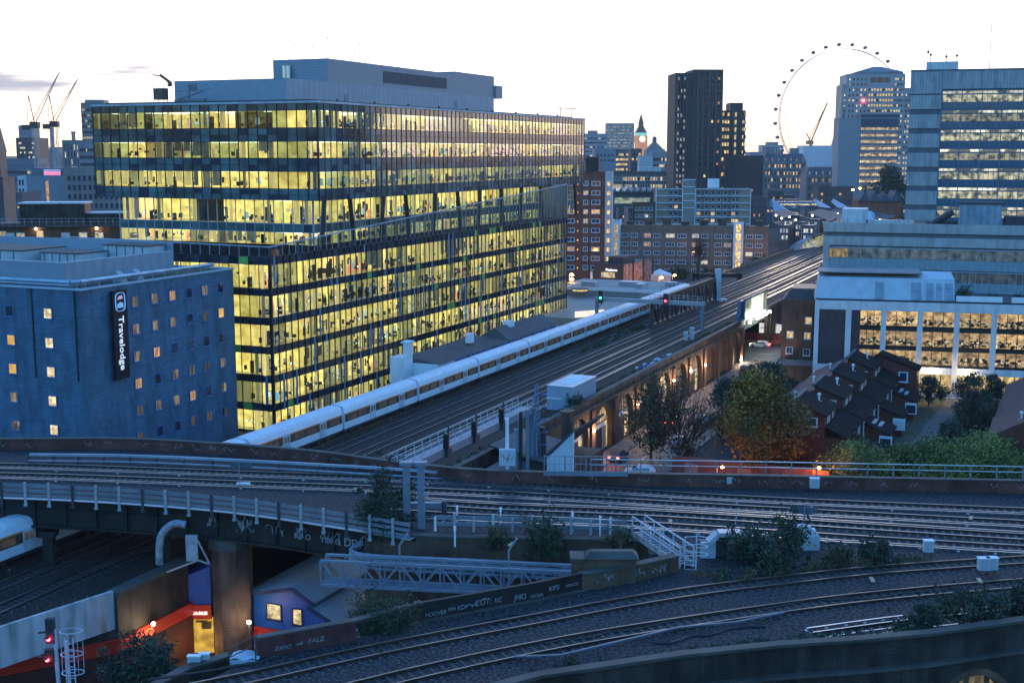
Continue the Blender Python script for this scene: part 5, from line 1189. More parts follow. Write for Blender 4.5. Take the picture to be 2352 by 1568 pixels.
# ---- right: tall concrete-ended office
B = BLK('office_building', 'large office with blank concrete end slabs and teal glass storeys, right edge', 'office building', 2093, 2600, 166, 300, 30, R(-18), wall=M('tall_office_wall', (.10, .12, .15)))
cs = M('board_concrete', (.33, .35, .37), var=.12, ribs=(.45, 'X', .18), stain=.25); xw = B.x(2154); p = 4.42; zt = B.h
for k in range(8): z1 = zt-k*p*.995; z1 = zt-.0-k*p-(0 if k == 0 else .0); b = MB(); h_ = p-.32; b.hexa([(.0, -.3, z1-h_-(.9 if k == 0 else 0)), (xw, -.3, z1-h_-(.9 if k == 0 else 0)), (xw, 5, z1-h_-(.9 if k == 0 else 0)), (0, 5, z1-h_-(.9 if k == 0 else 0)), (-.05, -.35, z1-(.9 if k else 0)), (xw+.05, -.35, z1-(.9 if k else 0)), (xw+.05, 5, z1-(.9 if k else 0)), (-.05, 5, z1-(.9 if k else 0))]); B.part(b, 'concrete_slab', cs)
teal = M('teal_glass_panel', (.045, .13, .20), rough=.15, var=.15, sc=.2, spec=.8)
ow_ = LIT('right_office_windows', (.35, .42, .32), (1, .86, .48), .8, sc=(.5, .5, .5), lo=.1, objrand=.5, thr=(.38, .62)); os_ = LIT('right_office_strip', (.7, .66, .4), (1, .95, .75), 1.2, sc=(.18, .18, .18), lo=.1, objrand=.6, thr=(.45, .55))
b = MB(); b.box(xw, B.w, -.5, 0, zt-4.0, zt+.0); B.part(b, 'top_slab', cs)
for k in range(8):
    z = zt-4.4-k*p; b = MB(); b.box(xw+.2, B.w, -.12, 0, z-.65, z-.1); B.part(b, 'strip_light_band', os_)
    b = MB(); b.box(xw+.2, B.w, -.14, 0, z-2.55, z-.95); B.part(b, 'window_band', ow_)
    b = MB(); b.box(xw+.2, B.w, -.2, 0, z-4.15, z-2.6); B.part(b, 'teal_panel_band', teal)
b = MB()
for k in range(60):
    x = xw+k*1.1
    if x < B.w: b.box(x-.05, x+.05, -.3, 0, zt-4.4-8*p, zt-4) if k % 4 else b.box(x-.12, x+.12, -.36, 0, zt-4.4-8*p, zt-4)
for k in range(9): z = zt-4.4-k*p; b.box(xw, B.w, -.28, 0, z-.1, z+.12); b.box(xw, B.w, -.26, 0, z-.9, z-.7)
B.part(b, 'mullions', M('teal_mullion', (.10, .18, .26), rough=.4))
B.box('roof_plant', pale, B.x(2115), B.x(2188), 2, 9, B.h+.5, B.h+2.4); b = MB()
for x, h_ in ((B.x(2118), 3.2), (B.x(2124), 2.4), (B.x(2160), 1.8), (B.x(2184), 2.0), (B.x(2260), 9)): b.tube((x, 4, B.h), (x, 4, B.h+2.4+h_), .09, n=5); b.ball((x, 4, B.h+2.2+h_*.8), .35 if h_ < 5 else .1, 6)
B.part(b, 'antennas', dark_steel)
# ---- middle office
B = BLK('office_building', 'long low office with pale blue panels and ribbon windows in front of the concrete-ended block', 'office building', 1896, 2620, 517, 262, 24, R(-19), wall=M('mid_office_wall', (.12, .14, .16)))
pb = M('pale_blue_panel', (.22, .31, .36), rough=.5, var=.08, ribs=(.3, 'X', .12)); pc = M('panel_concrete', (.36, .36, .36), var=.1, stain=.2)
zt = B.h; b = MB(); b.box(-.3, B.w, -.6, 0, zt-1.3, zt+.6); b.box(-.3, B.w, -.5, 0, zt-4.0, zt-2.2); b.box(-.3, 1.0, -.4, 0, 0, zt-4); B.part(b, 'fascia', pc)
rw_ = LIT('mid_office_dim', (.04, .07, .10), (.18, .22, .22), .5, sc=(.5, .5, .5), lo=.2, objrand=.6)
for k in range(5):
    z = zt-4.3-k*4.45; b = MB(); b.box(1, B.w, -.1, 0, z-2.3, z-.3); B.part(b, 'window_band', rw_)
    b = MB(); b.box(1, B.x(1948)-.2, -.13, -.1, z-2.2, z-.4); B.part(b, 'lit_window', lit_yellow if k == 1 else LIT('ochre_room', (.5, .33, .05), (.75, .5, .1), .6) if k == 0 else dark_glass)
    b = MB(); b.box(1, B.w, -.25, 0, z-4.0, z-2.35); B.part(b, 'blue_panel_band', pb)
    b = MB(); b.box(1, B.w, -.45, 0, z-.28, z-.05); b.box(1, B.w, -.35, 0, z-4.3, z-4.02)
    for j in range(60):
        x = 1+j*1.25
        if x < B.w: b.box(x-.06, x+.06, -.3, 0, z-2.35, z-.28)
    B.part(b, 'window_frames', M('grey_blue_frame', (.26, .33, .40), rough=.4))
b = MB(); b.box(B.x(1925), B.x(1980), 4, 12, B.h+.2, B.h+3.2); B.part(b, 'roof_plant', pale)
b = MB(); b.tube((B.x(1984), 6, B.h), (B.x(1984), 10, B.h+1.5), 1.2, n=10); b.box(B.x(1984), B.x(2090), 5, 6, B.h+.2, B.h+1); B.part(b, 'roof_duct', M('bright_duct', (.5, .55, .6), rough=.4, metal=.3))
b = MB(); b.box(B.x(2195), B.x(2292), 1, 9, B.h+.2, B.h+4.6)
B.part(b, 'roof_plant', M('blue_panel_plant', (.24, .32, .40), rough=.5, ribs=(.25, 'X', .2)))
b = MB(); b.box(B.x(2194), B.x(2294), .8, 9.2, B.h+4.6, B.h+5); b.box(B.x(2300), B.x(2352), 2, 8, B.h+.3, B.h+2.2); b.tube((B.x(2130), 3, B.h+.2), (B.x(2180), 2, B.h+3), .7, n=8); b.tube((B.x(2120), 3, B.h+.5), (B.x(2192), 3, B.h+.8), .5, n=8)
for k in range(40): b.bar((k*1.7+1, .2, B.h+.6), (k*1.7+1, .2, B.h+1.5), .05)
B.part(b, 'roof_machinery', dark_steel)
# ---- white framed office
B = BLK('office_building', 'white framed office with lit warm rooms between white columns', 'office building', 1876, 2560, 691, 229, 17, R(-13), wall=M('dark_backing', (.03, .028, .028)))
wf = M('white_concrete_frame', (.55, .56, .60), var=.08, stain=.15); zt = B.h; b = MB()
b.box(-.3, B.w, -.6, 0, zt-1.4, zt+.2); b.box(-.3, B.w, -.55, 0, 4.3, 5.5); b.box(-.3, B.w, -.5, 0, 0, .9)
cx = [(-.3, .5), (5.2, 6.2)]+[(11.4+6.28*k, 12.3+6.28*k) for k in range(9)]
for a, q in cx: b.box(a, q, -.7, 0, 0, zt-1.4)
b.box(.5, 5.2, -.4, 0, .9, 5.5); B.part(b, 'white_frame', wf)
b = MB(); b.box(.5, 5.2, -.35, 0, 5.5, zt-1.4); b.box(6.2, 7.8, -.3, 0, 5.5, zt-1.4); B.part(b, 'maroon_panel', M('maroon_panel', (.055, .04, .05), rough=.4, brick=(.6, .3, .02)))
wi = LIT('warm_office', (.9, .42, .12), (1, .78, .36), .78, sc=(.6, .6, .8), lo=.25, objrand=.4); r5 = random.Random(8)
for bi, (xa, xb) in enumerate([(7.8, 11.4)]+[(12.3+6.28*k, 17.68+6.28*k) for k in range(8)]):
    for (z0, z1) in ((zt-4.1, zt-1.5), (zt-7.7, zt-5.1), (zt-11.0, zt-8.6), (1.2, 4.2)):
        if xb > B.w: continue
        b = MB(); b.box(xa, xb, -.12, -.02, z0, z1); B.part(b, 'lit_window', lit_yellow if z1 < 5 else wi)
        b = MB()
        if z1 > 5:
            for j in range(44):
                x = r5.uniform(xa, xb-.6); zz = z0+r5.random()*1.1; b.box(x, x+r5.uniform(.15, .6), -.3, -.13, zz, zz+r5.uniform(.12, .5), r5.choice((0, 0, 1, 2)))
        for f_ in (.33, .66): x = xa+(xb-xa)*f_; b.box(x-.05, x+.05, -.4, -.12, z0, z1, 0)
        b.box(xa, xb, -.42, -.1, z0-.12, z0, 0); B.part(b, 'window_interior', [f_dark, f_pale, M('desk_brown', (.12, .07, .04))])
b = MB(); xr = B.x(2196, zt+4); 
b.hexa([(-.4, .6, zt+.2), (xr, .6, zt+.2), (xr, 12, zt+.2), (-.4, 12, zt+.2), (.3, 2.6, zt+4.2), (xr, 2.6, zt+4.2), (xr, 9, zt+5.0), (.3, 9, zt+5.0)]); B.part(b, 'sloped_roof_plant', M('pale_blue_cladding', (.42, .50, .58), rough=.5, var=.1, ribs=(1.2, 'Z', .12)))
b = MB(); b.box(.2, xr*.77, 2.6, 11, zt+5.0, zt+5.2); B.part(b, 'plant_roof', M('pinkish_roof', (.24, .21, .21)))
for xa, xb in ((xr*.43, xr*.49), (xr*.69, xr*.76), (xr*.8, xr*.85), (xr*.87, xr*.91), (xr*.93, xr*.99)): b = MB(); b.hexa([(xa, .5, zt+.6), (xb, .5, zt+.6), (xb, 2, zt+.6), (xa, 2, zt+.6), (xa, 2.2, zt+3.5), (xb, 2.2, zt+3.5), (xb, 2.6, zt+3.5), (xa, 2.6, zt+3.5)]); B.part(b, 'louvre_door', M('grey_louvre', (.30, .36, .44), ribs=(1.4, 'Z', .4)))
b = MB(); b.box(xr+.2, xr+8, .2, .35, zt+.3, zt+1.5); b.box(xr+9.5, xr+15, .2, .35, zt+.3, zt+1.5); B.part(b, 'terrace_parapet', white_paint)
for i, dx in enumerate((2, 7, 11)):
    p_ = B.root.matrix_basis @ Vector((xr+dx, 3.5, zt+.2)); bush(['round dark shrub on the roof terrace beside the pale plant room', 'loose green shrub in the middle of the white office roof terrace', 'right-hand shrub on the white office roof terrace'][i], tuple(p_), 3.2 if i == 0 else 2.2, 3.6 if i == 0 else 1.6, L_green, 900, .16, 60+i, group='shrubs on the roof terrace')
for x in (B.x(2138, 5), B.x(2219, 5)):
    p_ = B.root.matrix_basis @ Vector((x, -1.3, 4.9)); B.part(MB().ball((x, -1.2, 4.9), .32, 8), 'floodlight', GLOW('white_flood', (1, .8, .42), 16))
    pl = bpy.data.lights.new('flood_glow', 'POINT'); pl.energy = 60; pl.color = (1, .72, .35); pl.shadow_soft_size = .3; o = bpy.data.objects.new('lamp_light', pl); COL.objects.link(o); o.location = B.root.matrix_basis @ Vector((x, -2.2, 4.9))
# ---- corner brick house
B = BLK('corner_house', 'brown brick corner house with small lit windows left of the white framed office', 'house', 1797, 1869, 693, 243, 12, R(-16), wall=brick_brown)
for u, v in ((1880+(0), 0),): pass
zs = [B.z(v) for v in (745, 782, 838)]
def uz(zx, zy): return (1850+zx/2.306)*.9408, (500+zy/2.306)*.9408
for zx, zy, m in ((283, 645, lit_yellow), (183, 727, lit_yellow), (280, 730, lit_yellow), (180, 815, blue_glass), (277, 822, blue_glass)):
    u, v = uz(zx, zy+20); B.wins([B.x(u)], [B.z(v)], 1.25, 1.35, (m,), (1,), bars=1)
B.flush(); b = MB(); b.hexa([(0, 0, B.h), (B.w, 0, B.h), (B.w, 12, B.h), (0, 12, B.h), (1.5, 3, B.h+2.4), (B.w, 3, B.h+2.4), (B.w, 12, B.h+2.4), (1.5, 12, B.h+2.4)]); B.part(b, 'hipped_roof', slate)
b = MB(); b.box(-.5, B.w+.5, -2.5, 0, 0, 3.2); B.part(b, 'ground_floor', brick_dark); b = MB(); b.box(-.4, B.w+.4, -2.5, -2.4, 3.2, 4.3); B.part(b, 'roof_terrace_rail', M('blue_glass_rail', (.08, .12, .18), rough=.3))
# ---- filler blocks so the city goes on in depth
FL = [(1550, 1600, 478, 600), (1722, 1760, 455, 560), (1960, 2075, 478, 640), (1764, 1800, 440, 760), (1420, 1470, 480, 640), (1880, 1960, 430, 720), (2300, 2420, 350, 800)]
for i, (a, q, v, Y) in enumerate(FL):
    simple('house_block', ['low dark block behind the balcony flats', 'dark low block behind the right end of the brown flats', 'long low brick hall behind the station canopies', 'low block at the left end of the lattice footbridge', 'low block among the roofs right of the red brick tower', 'low block at the foot of the grand stone building', 'block hidden behind the concrete-ended office'][i], 'building', a, q, v, Y, 14, (.085, .075, .075) if i != 2 else (.14, .05, .04), 2, 7, (.25, .75), lit=lit_warm, ws=(1.2, 1.4), lim=14)
sk = []; rr = random.Random(77)
for k in range(20):
    Y = rr.uniform(1300, 2600); u = rr.uniform(1350, 2150) if k % 3 else rr.uniform(-20, 210); v = rr.uniform(343, 354)
    B = simple('distant_block', 'x', 'building', u, u+rr.uniform(18, 50), v, Y, 40, rr.choice([(.14, .15, .18), (.18, .18, .2), (.11, .12, .15)]), group='low blocks on the far skyline'); sk.append((u, 'skyline', B.root))
for k in range(30):
    Y = rr.uniform(480, 1150); u = rr.uniform(1340, 2100) if k % 4 else rr.uniform(-10, 200); hz = rr.uniform(9, 20); zz = hz
    p_ = AT(u, 400, Y); B = BLK('low_building', 'one of many low roofs filling the middle distance', 'building', u, u+rr.uniform(20, 60), 400, Y, rr.uniform(12, 30), rr.uniform(-.3, .1), 'low roofs in the middle distance', wall=M(*rr.choice([('low_wall_a', (.10, .08, .075)), ('low_wall_b', (.14, .13, .13)), ('low_wall_c', (.08, .09, .11))])), z=hz)
    B.wins(fr_(6, 1, B.w-1), [hz-3.5, hz-7], 1.3, 1.5, (lit_yellow, lit_warm, dark_glass), (.2, .15, .65), bars=0, limit=12); B.flush(); sk.append((u, 'roof', B.root))

zones = ((300, 'left of the glass building'), (1420, 'near the red brick tower'), (1560, 'left of the tallest dark tower'), (1760, 'behind the balcony flats'), (1900, 'near the station'), (9999, 'in front of the pale stone tower'))
ords = ('leftmost', 'second from the left', 'third from the left', 'fourth from the left', 'fifth from the left', 'sixth from the left', 'seventh from the left', 'eighth from the left', 'ninth from the left', 'tenth from the left')
for kind_, ph in (('skyline', 'low hazy skyline block'), ('roof', 'low flat-roofed building')):
    cnt = {}
    for u, kd, o in sorted([q for q in sk if q[1] == kind_], key=lambda q: q[0]):
        zn = [z for lim_, z in zones if u < lim_][0]; i = cnt.get(zn, 0); cnt[zn] = i+1; o['label'] = '%s %s, %s' % (ph, zn, ords[min(i, 9)])
crp = AT(1862, 345, 1050); t = thing('tower_crane', 'slim golden crane standing inside the outline of the big wheel', 'crane', (crp[0], crp[1], 0), 0); k_ = 1050/2900; b = MB(); b.bar((0, 0, 0), (0, 0, AT(1862, 326, 1050)[2]), 2.2); b.build('mast', M('golden_crane', (.40, .24, .10)), t); b = MB(); a = Vector((0, 0, AT(1862, 326, 1050)[2])); q = Vector(((1896-1862)*k_, 0, AT(1862, 236, 1050)[2])); b.bar(a, q, 1.0)
b.bar(a+Vector((-2, 0, 1)), q, .5); b.bar(a, a+Vector((-4, 0, 7)), .8); b.box(-4, 2, -1, 1, a.z-2, a.z+1); b.build('jib', M('golden_crane', (.40, .24, .10)), t)
# ================================================================ left of the glass building
B = BLK('apartment_block', 'low brown brick flats with roof railing and lit doorways behind the hotel', 'flats', -60, 285, 519, 300, 14, R(6), wall=brick_brown)
zt = B.h
B.wins([B.x(u) for u in (52, 155, 195, 28, 232)], [zt-3.2], 1.9, 1.5, (lit_white, pale), (.5, .5), bars=1)
B.wins([B.x(u) for u in (12, 97)], [zt-3.3], 1.5, 2.0, (lit_yellow,), (1,), bars=1); B.flush()
b = MB(); b.box(-.5, B.w, -1.4, 0, zt-.35, zt); b.box(-.5, B.w, -1.3, 0, zt-4.3, zt-4.0); B.part(b, 'eaves', roof_dark)
for u in (90, 228): x = B.x(u); B.part(MB().ball((x, -.8, zt-.7), .28, 6), 'porch_lamp', lamp_warm)
b = MB()
for k in range(28): b.bar((k*1.7, -1, zt), (k*1.7, -1, zt+1.7), .07)
for z in (.9, 1.7): b.bar((0, -1, zt+z), (B.w, -1, zt+z), .08)
B.part(b, 'roof_railing', steel)
b = MB(); b.box(B.x(44), B.x(195), 3, 10, zt, zt+5.0, 0); b.box(B.x(42), B.x(198), 2.6, 10.3, zt+5, zt+5.35, 1); b.box(B.x(70), B.x(86), 2.9, 3, zt+.6, zt+3.4, 2); b.box(B.x(198), B.x(285), 4, 10, zt, zt+2.6, 0); b.box(B.x(196), B.x(285), 3.8, 10, zt+2.6, zt+2.9, 1); B.part(b, 'roof_house', [brick_dark, pale, black])
B = BLK('hotel_block', 'grey hotel block with a small red glowing script sign on its roof', 'hotel', 60, 152, 407, 480, 18, R(2), wall=M('grey_render', (.22, .24, .28), var=.08))
B.box('white_bay', M('white_bay', (.45, .50, .55)), B.x(44), 0, 0, 12, 0, B.h+.3); b = MB()
for k in range(5):
    for j in (.25, .6): x = B.x(44)+(0-B.x(44))*j; b.box(x-.35, x+.35, -.05, 0, B.h-3-k*3.3, B.h-1-k*3.3)
B.part(b, 'windows', dark_glass)
b = MB(); b.box(B.x(112)-.5, B.x(112)+.5, -.06, 0, B.h-9.5, B.h-1.5); B.part(b, 'stair_windows', lit_warm)
B.box('roof_storey', M('dark_roof_storey', (.13, .15, .19)), B.x(72), B.x(150), 1.5, 12, B.h+.1, B.h+3.4)
tb = text_mb('Hampton', 2.5, .1, shear=.3, bold=.03); s_ = (B.x(140)-B.x(104))/text_w(tb); bb = MB(); bb.add(tb, Matrix(((s_, 0, 0, B.x(104)), (0, 0, -1, 1.2), (0, s_, 0, B.h+1.0), (0, 0, 0, 1)))); B.part(bb, 'sign_lettering', GLOW('red_neon', (1, .01, .03), .5))
b = MB(); b.box(B.x(104)-.2, B.x(140)+.2, 1.3, 1.48, B.h+.6, B.h+2.9); B.part(b, 'sign_board', GLOW('red_sign_glow', (.8, .02, .04), .03))
simple('hotel_block', 'plain tan block with narrow windows left of the glass building', 'hotel', 146, 300, 388, 460, 16, (.21, .19, .19), 7, 12, (.06, .94), lit=lit_warm, ws=(1.1, 1.9), pitch=3.3, rz=R(2), lim=90)
B = BLK('church', 'dark gothic church tower with tapering spire at the left edge', 'church', -20, 6, 412, 330, 8, 0, wall=M('church_stone', (.09, .085, .095), var=.2))
b = MB(); z0 = B.h; c = B.w*.42; b.box(.4, B.w-.6, .4, 5, z0, z0+7); b.hexa([(.2, 0, z0+7), (B.w-.4, 0, z0+7), (B.w-.4, 5, z0+7), (.2, 5, z0+7), (c-.1, 2.4, z0+17), (c+.1, 2.4, z0+17), (c+.1, 2.6, z0+17), (c-.1, 2.6, z0+17)]); b.box(.1, .5, -.3, 0, z0-6, z0+8); b.box(B.w-.7, B.w-.3, -.3, 0, z0-6, z0+8); b.box(-.2, B.w, -.3, 5.2, z0, z0+.4)
for k in (.3, .62): b.box(B.w*k-.35, B.w*k+.35, .28, .4, z0+2, z0+5.5)
B.part(b, 'spire', M('church_stone', (.09, .085, .095)))
# tower cranes
def crane(label, u, vb, vt, Y, tip, tail, cat='crane'):
    p = AT(u, vb, Y); q = AT(u, vt, Y); t = thing('tower_crane', label, cat, (p[0], p[1], 0), 0, 'tower cranes on the left'); h = q[2]; b = MB()
    for sx in (-1, 1):
        for sy in (-1, 1): b.bar((sx, sy, 0), (sx, sy, h), .28)
    for k in range(int(h/3)): s = 1 if k % 2 else -1; b.bar((-s, -1, k*3), (s, -1, k*3+3), .16); b.bar((-1, -1, k*3), (1, -1, k*3), .14)
    b.build('mast', M('crane_white', (.35, .35, .36)), t)
    jt = AT(tip[0], tip[1], Y); tl = AT(tail[0], tail[1], Y); A_ = Vector((0, 0, h+1)); J = Vector((jt[0]-p[0], 0, jt[2])); TL = Vector((tl[0]-p[0], 0, tl[2])); b = MB(); up = Vector((-.6, 0, .4))
    b.bar(A_, J, .3); b.bar(A_+up*3, J, .22); n = 22
    for k in range(n): a = A_.lerp(J, k/n); c = (A_+up*3).lerp(J, (k+.5)/n); b.bar(a, c, .14); b.bar(c, A_.lerp(J, (k+1)/n), .14)
    b.build('jib', M('crane_brown', (.30, .20, .14)), t); b = MB(); b.bar(A_, TL, .9, .4); b.box(TL.x-2.2, TL.x+1, -1.4, 1.4, TL.z-1.8, TL.z+.6); ap = Vector((TL.x+1.5, 0, h+15)); b.bar(A_, ap, .35); b.bar(ap, TL, .2); b.bar(ap, J*.55+A_*.45, .12); b.box(-2, 2, -1.8, 1.8, h-.5, h+2.4)
    b.build('counter_jib', M('crane_dark', (.07, .05, .045)), t); b = MB(); b.ball((0, -1.6, h*.55), .9, 6); b.ball((0, -1.6, h*.25), .9, 6); b.build('work_lights', GLOW('crane_light', (.9, 1, .9), 5), t)
crane('left-hand tower crane, its thin jib rising steeply to the right', 86, 395, 292, 620, (137, 165), (62, 290))
crane('right-hand tower crane beside the slim chimney, jib rising steeply', 131, 395, 290, 640, (180, 179), (110, 288))
simple('office_building', 'dark stepped block at the far left behind the cranes', 'office building', 36, 79, 318, 1000, 30, (.06, .055, .06), 4, 8, (.3, .7), ws=(2.2, 1.6), top=(.15, .85, 10))
PWS = thing('power_station', 'distant power station with two slim pale chimneys between the cranes', 'power station', AT(125, 340, 2200)[:2]+(0,), 0); c0 = AT(125, 338, 2200); k_ = 2200/2900
MB().box(-12*k_, 22*k_, 0, 40, 0, c0[2]).build('hall', M('far_brick', (.14, .12, .13)), PWS)
for du, vt_ in ((-9, 293), (40, 302)):
    zt_ = AT(125, vt_, 2200)[2]; b = MB(); b.tube((du*k_, 10, 0), (du*k_, 10, zt_), 4.2, 3.2, 12); b.tube((du*k_, 10, zt_-3), (du*k_, 10, zt_), 4.3, 4.3, 12); b.box(du*k_-5, du*k_+5, 0, 20, 0, c0[2]-8); b.build('chimney', M('pale_chimney', (.22, .20, .21)), PWS)
simple('tower_block', 'tall tower with lit rows poking above the left end of the glass building roof', 'tower', 185, 243, 238, 720, 22, (.22, .19, .18), 24, 9, (.35, .65), ws=(2.2, 1.3), pitch=3.1, lim=100, top=(.15, .9, 2.2), rz=R(4))
simple('office_building', 'glass slab with glowing vertical strips left of the tall tower', 'office building', 142, 184, 324, 700, 18, (.14, .18, .20), 8, 5, (.4, .6), ws=(.7, 3.2), pitch=4, lim=40)
simple('office_building', 'pale purple block in front of the tall tower', 'office building', 180, 216, 327, 640, 18, (.22, .21, .25), 5, 5, (.15, .85), ws=(2, 1.6))
simple('office_building', 'long low building with blue lit edge right of the church', 'office building', 14, 80, 378, 620, 20, (.12, .15, .19), 2, 10, (.1, .9), ws=(2.4, 1.6))
simple('office_building', 'low block with saw-tooth roof line right of the church', 'office building', 12, 86, 366, 900, 20, (.13, .15, .18))
simple('house_block', 'low purple block with small lit strips left of the roof-house flats', 'building', -20, 50, 445, 400, 16, (.12, .11, .13), 4, 6, (.3, .7), lit=lit_yellow, ws=(2.2, .7))
# ================================================================ around the junction beyond the street
B = BLK('club_building', 'dark two-storey building with white lettering and a side wall covered in pink graffiti', 'building', 1366, 1428, 609, 386, 26, R(-27), wall=M('charcoal_render', (.045, .045, .055), var=.15))
tb = text_mb('Platform', 1.7, .05, bold=.02); s_ = (B.x(1417)-B.x(1391))/text_w(tb); bb = MB(); bb.add(tb, Matrix(((s_, 0, 0, B.x(1391)), (0, 0, -1, -.1), (0, s_, 0, B.z(621)), (0, 0, 0, 1)))); B.part(bb, 'lettering', GLOW('white_letters', (.8, .85, 1), .35))
b = MB(); b.box(B.x(1381), B.x(1412), -.08, 0, B.z(636), B.z(624)); B.part(b, 'lit_window', lit_white); b = MB(); b.box(B.x(1383), B.x(1410), -.08, 0, B.z(661), B.z(651)); B.part(b, 'dark_window', blue_glass)
for x in (.35,): b = MB(); b.box(-1.2, -.5, -.6, -.3, 0, B.h-2); B.part(b, 'white_flue', white_paint)
gw = M('pink_graffiti_wall', (.26, .15, .14), var=.8, sc=.8); b = MB(); b.box(B.w, B.w+.12, .3, 25.7, .2, B.h+.4); B.part(b, 'painted_side_wall', gw)
tg = MB(); R4 = random.Random(5)
for k in range(26): scribble(tg, (B.w+.16, R4.uniform(.5, 23), R4.uniform(.5, B.h-1.6)), (0, 1, 0), (0, 0, 1), R4.uniform(1, 2.5), R4.uniform(1, 2), R4, .12, 7)
B.part(tg, 'graffiti', M('pink_spray', (.5, .36, .34), var=.2)); b = MB()
for y in (.1, 8.6, 17.4, 25.6): b.box(B.w, B.w+.4, y, y+.8, 0, B.h+.9)
B.part(b, 'piers', brick_dark); B.box('roof_hut', M('charcoal_render', (.045, .045, .055)), 2, B.w-2, 6, 16, B.h, B.h+2.3)
B = BLK('marquee', 'white hoarding with green lettering under a small pale tent roof', 'hoarding', 1490, 1541, 634, 404, 8, R(-6), wall=M('white_hoarding', (.60, .58, .56), var=.05)); b = MB(); b.hexa([(-.3, -.3, B.h), (B.w+.3, -.3, B.h), (B.w+.3, 8, B.h), (-.3, 8, B.h), (B.w*.5-.1, 3.9, B.h+2), (B.w*.5+.1, 3.9, B.h+2), (B.w*.5+.1, 4.1, B.h+2), (B.w*.5-.1, 4.1, B.h+2)]); B.part(b, 'tent_roof', white_paint)
tb = text_mb('ecco', 1.8, .05, bold=.02); s_ = (B.x(1518)-B.x(1494))/text_w(tb); bb = MB(); bb.add(tb, Matrix(((s_, 0, 0, B.x(1494)), (0, 0, -1, -.05), (0, s_, 0, B.h-2.2), (0, 0, 0, 1)))); B.part(bb, 'lettering', M('olive_letters', (.10, .14, .04)))
b = MB(); b.box(B.x(1496), B.x(1504), -.06, 0, B.z(661), B.z(655)); b.box(B.x(1508), B.x(1518), -.06, 0, B.z(661), B.z(655)); B.part(b, 'lit_window', lit_warm)
# station entrance podium with round lantern
PD = MLF('station_podium', 'low white flat-roofed station building beside the railway, glowing shop hoarding at its foot', 'station', 262, -95)
p1 = LNuv(1300, 742, 0); MM = M('podium_white', (.24, .25, .26), var=.08)
b = MB(); b.box(-128, -92.5, 316, 345, 0, 7.2); b.box(-128, -94, 272, 316, 0, 5.6); PD.part(b, 'podium', MM)
b = MB(); b.box(-128.2, -92.3, 315.8, 316, 7.2, 8.1); b.box(-92.5, -92.2, 316, 345, 7.2, 8.1); PD.part(b, 'roof_edge', white_paint)
for q in ((-120, 322, 4, 3, 1.6), (-112, 330, 6, 4, 1.2), (-104, 320, 2, 5, 1.8), (-100, 334, 3, 3, 1.1)): PD.part(MB().box(q[0], q[0]+q[2], q[1], q[1]+q[3], 7.2, 7.2+q[4]), 'roof_unit', steel)
q_ = AT(1332, 696, 333)
LT = thing('roof_lantern', 'round glazed drum glowing yellow on the white podium roof', 'lantern', (q_[0], 333, 7.2), 0); b = MB(); zt_ = AT(1332, 664, 333)[2]-7.2; b.tube((0, 0, 0), (0, 0, zt_), 2.0, n=18); b.build('glazed_drum', LIT('lantern_glow', (.85, .65, .2), (1, .85, .4), .75, sc=(.4, .4, .4), lo=.7), LT)
b = MB(); b.tube((0, 0, zt_), (0, 0, zt_+.25), 2.2, n=18); b.tube((0, 0, -.02), (0, 0, .2), 2.15, n=18)
for k in range(12): b.bar((2.03*math.cos(k*PI/6), 2.03*math.sin(k*PI/6), 0), (2.03*math.cos(k*PI/6), 2.03*math.sin(k*PI/6), zt_), .07)
b.build('frame', dark_steel, LT)
q0 = AT(1322, 747, 292); q1 = AT(1388, 735, 296); zt_ = AT(1322, 716, 292)[2]
HO = thing('glowing_hoarding', 'white glowing hoarding with faint red lettering beside the end of the glass building', 'hoarding', (q0[0], q0[1], 0), math.atan2(q1[1]-q0[1], q1[0]-q0[0])); L_ = math.hypot(q1[0]-q0[0], q1[1]-q0[1])
MB().box(0, L_, 0, .4, 0, zt_).build('panel', LIT('hoarding_glow', (1, .86, .66), (1, .95, .85), 1.0, sc=(.2, .2, .2), lo=.75, objrand=0), HO)
tb = text_mb('blackfriars', 1.2, .04); s_ = L_*.7/text_w(tb); bb = MB(); bb.add(tb, Matrix(((s_, 0, 0, L_*.15), (0, 0, -1, -.05), (0, s_, 0, zt_-2), (0, 0, 0, 1)))); bb.build('lettering', GLOW('red_letters', (.9, .35, .25), .22), HO)
# lineside shed with graffiti below the glass building
SH = MLF('lineside_shed', 'low shed with blue graffiti wall between the white train and glass building', 'shed', 185, -92)
b = MB(); b.box(-97, -90.6, 178, 230, 0, 10.2); SH.part(b, 'wall', white_paint)
b = MB(); b.hexa([(-97.2, 178, 10.2), (-90.4, 178, 10.2), (-90.4, 206, 10.2), (-97.2, 206, 10.2), (-97.2, 179, 11.0), (-96.8, 179, 11.0), (-96.8, 205, 11.0), (-97.2, 205, 11.0)]); b.hexa([(-97.2, 206, 10.2), (-90.4, 206, 10.2), (-90.4, 230, 10.2), (-97.2, 230, 10.2), (-94, 207, 12.2), (-93.8, 207, 12.2), (-93.8, 229, 12.2), (-94, 229, 12.2)]); SH.part(b, 'roof', roof_dark)
b = MB(); b.box(-90.6, -90.5, 184, 229, 8.4, 10.1); SH.part(b, 'blue_mural', M('blue_mural', (.05, .20, .42), var=.9, sc=1.2)); tg = MB(); R5 = random.Random(6)
for k in range(20): scribble(tg, (-90.45, 185+k*2.1, 8.5), (0, 1, 0), (0, 0, 1), 1.6, 1.5, R5, .1, 7)
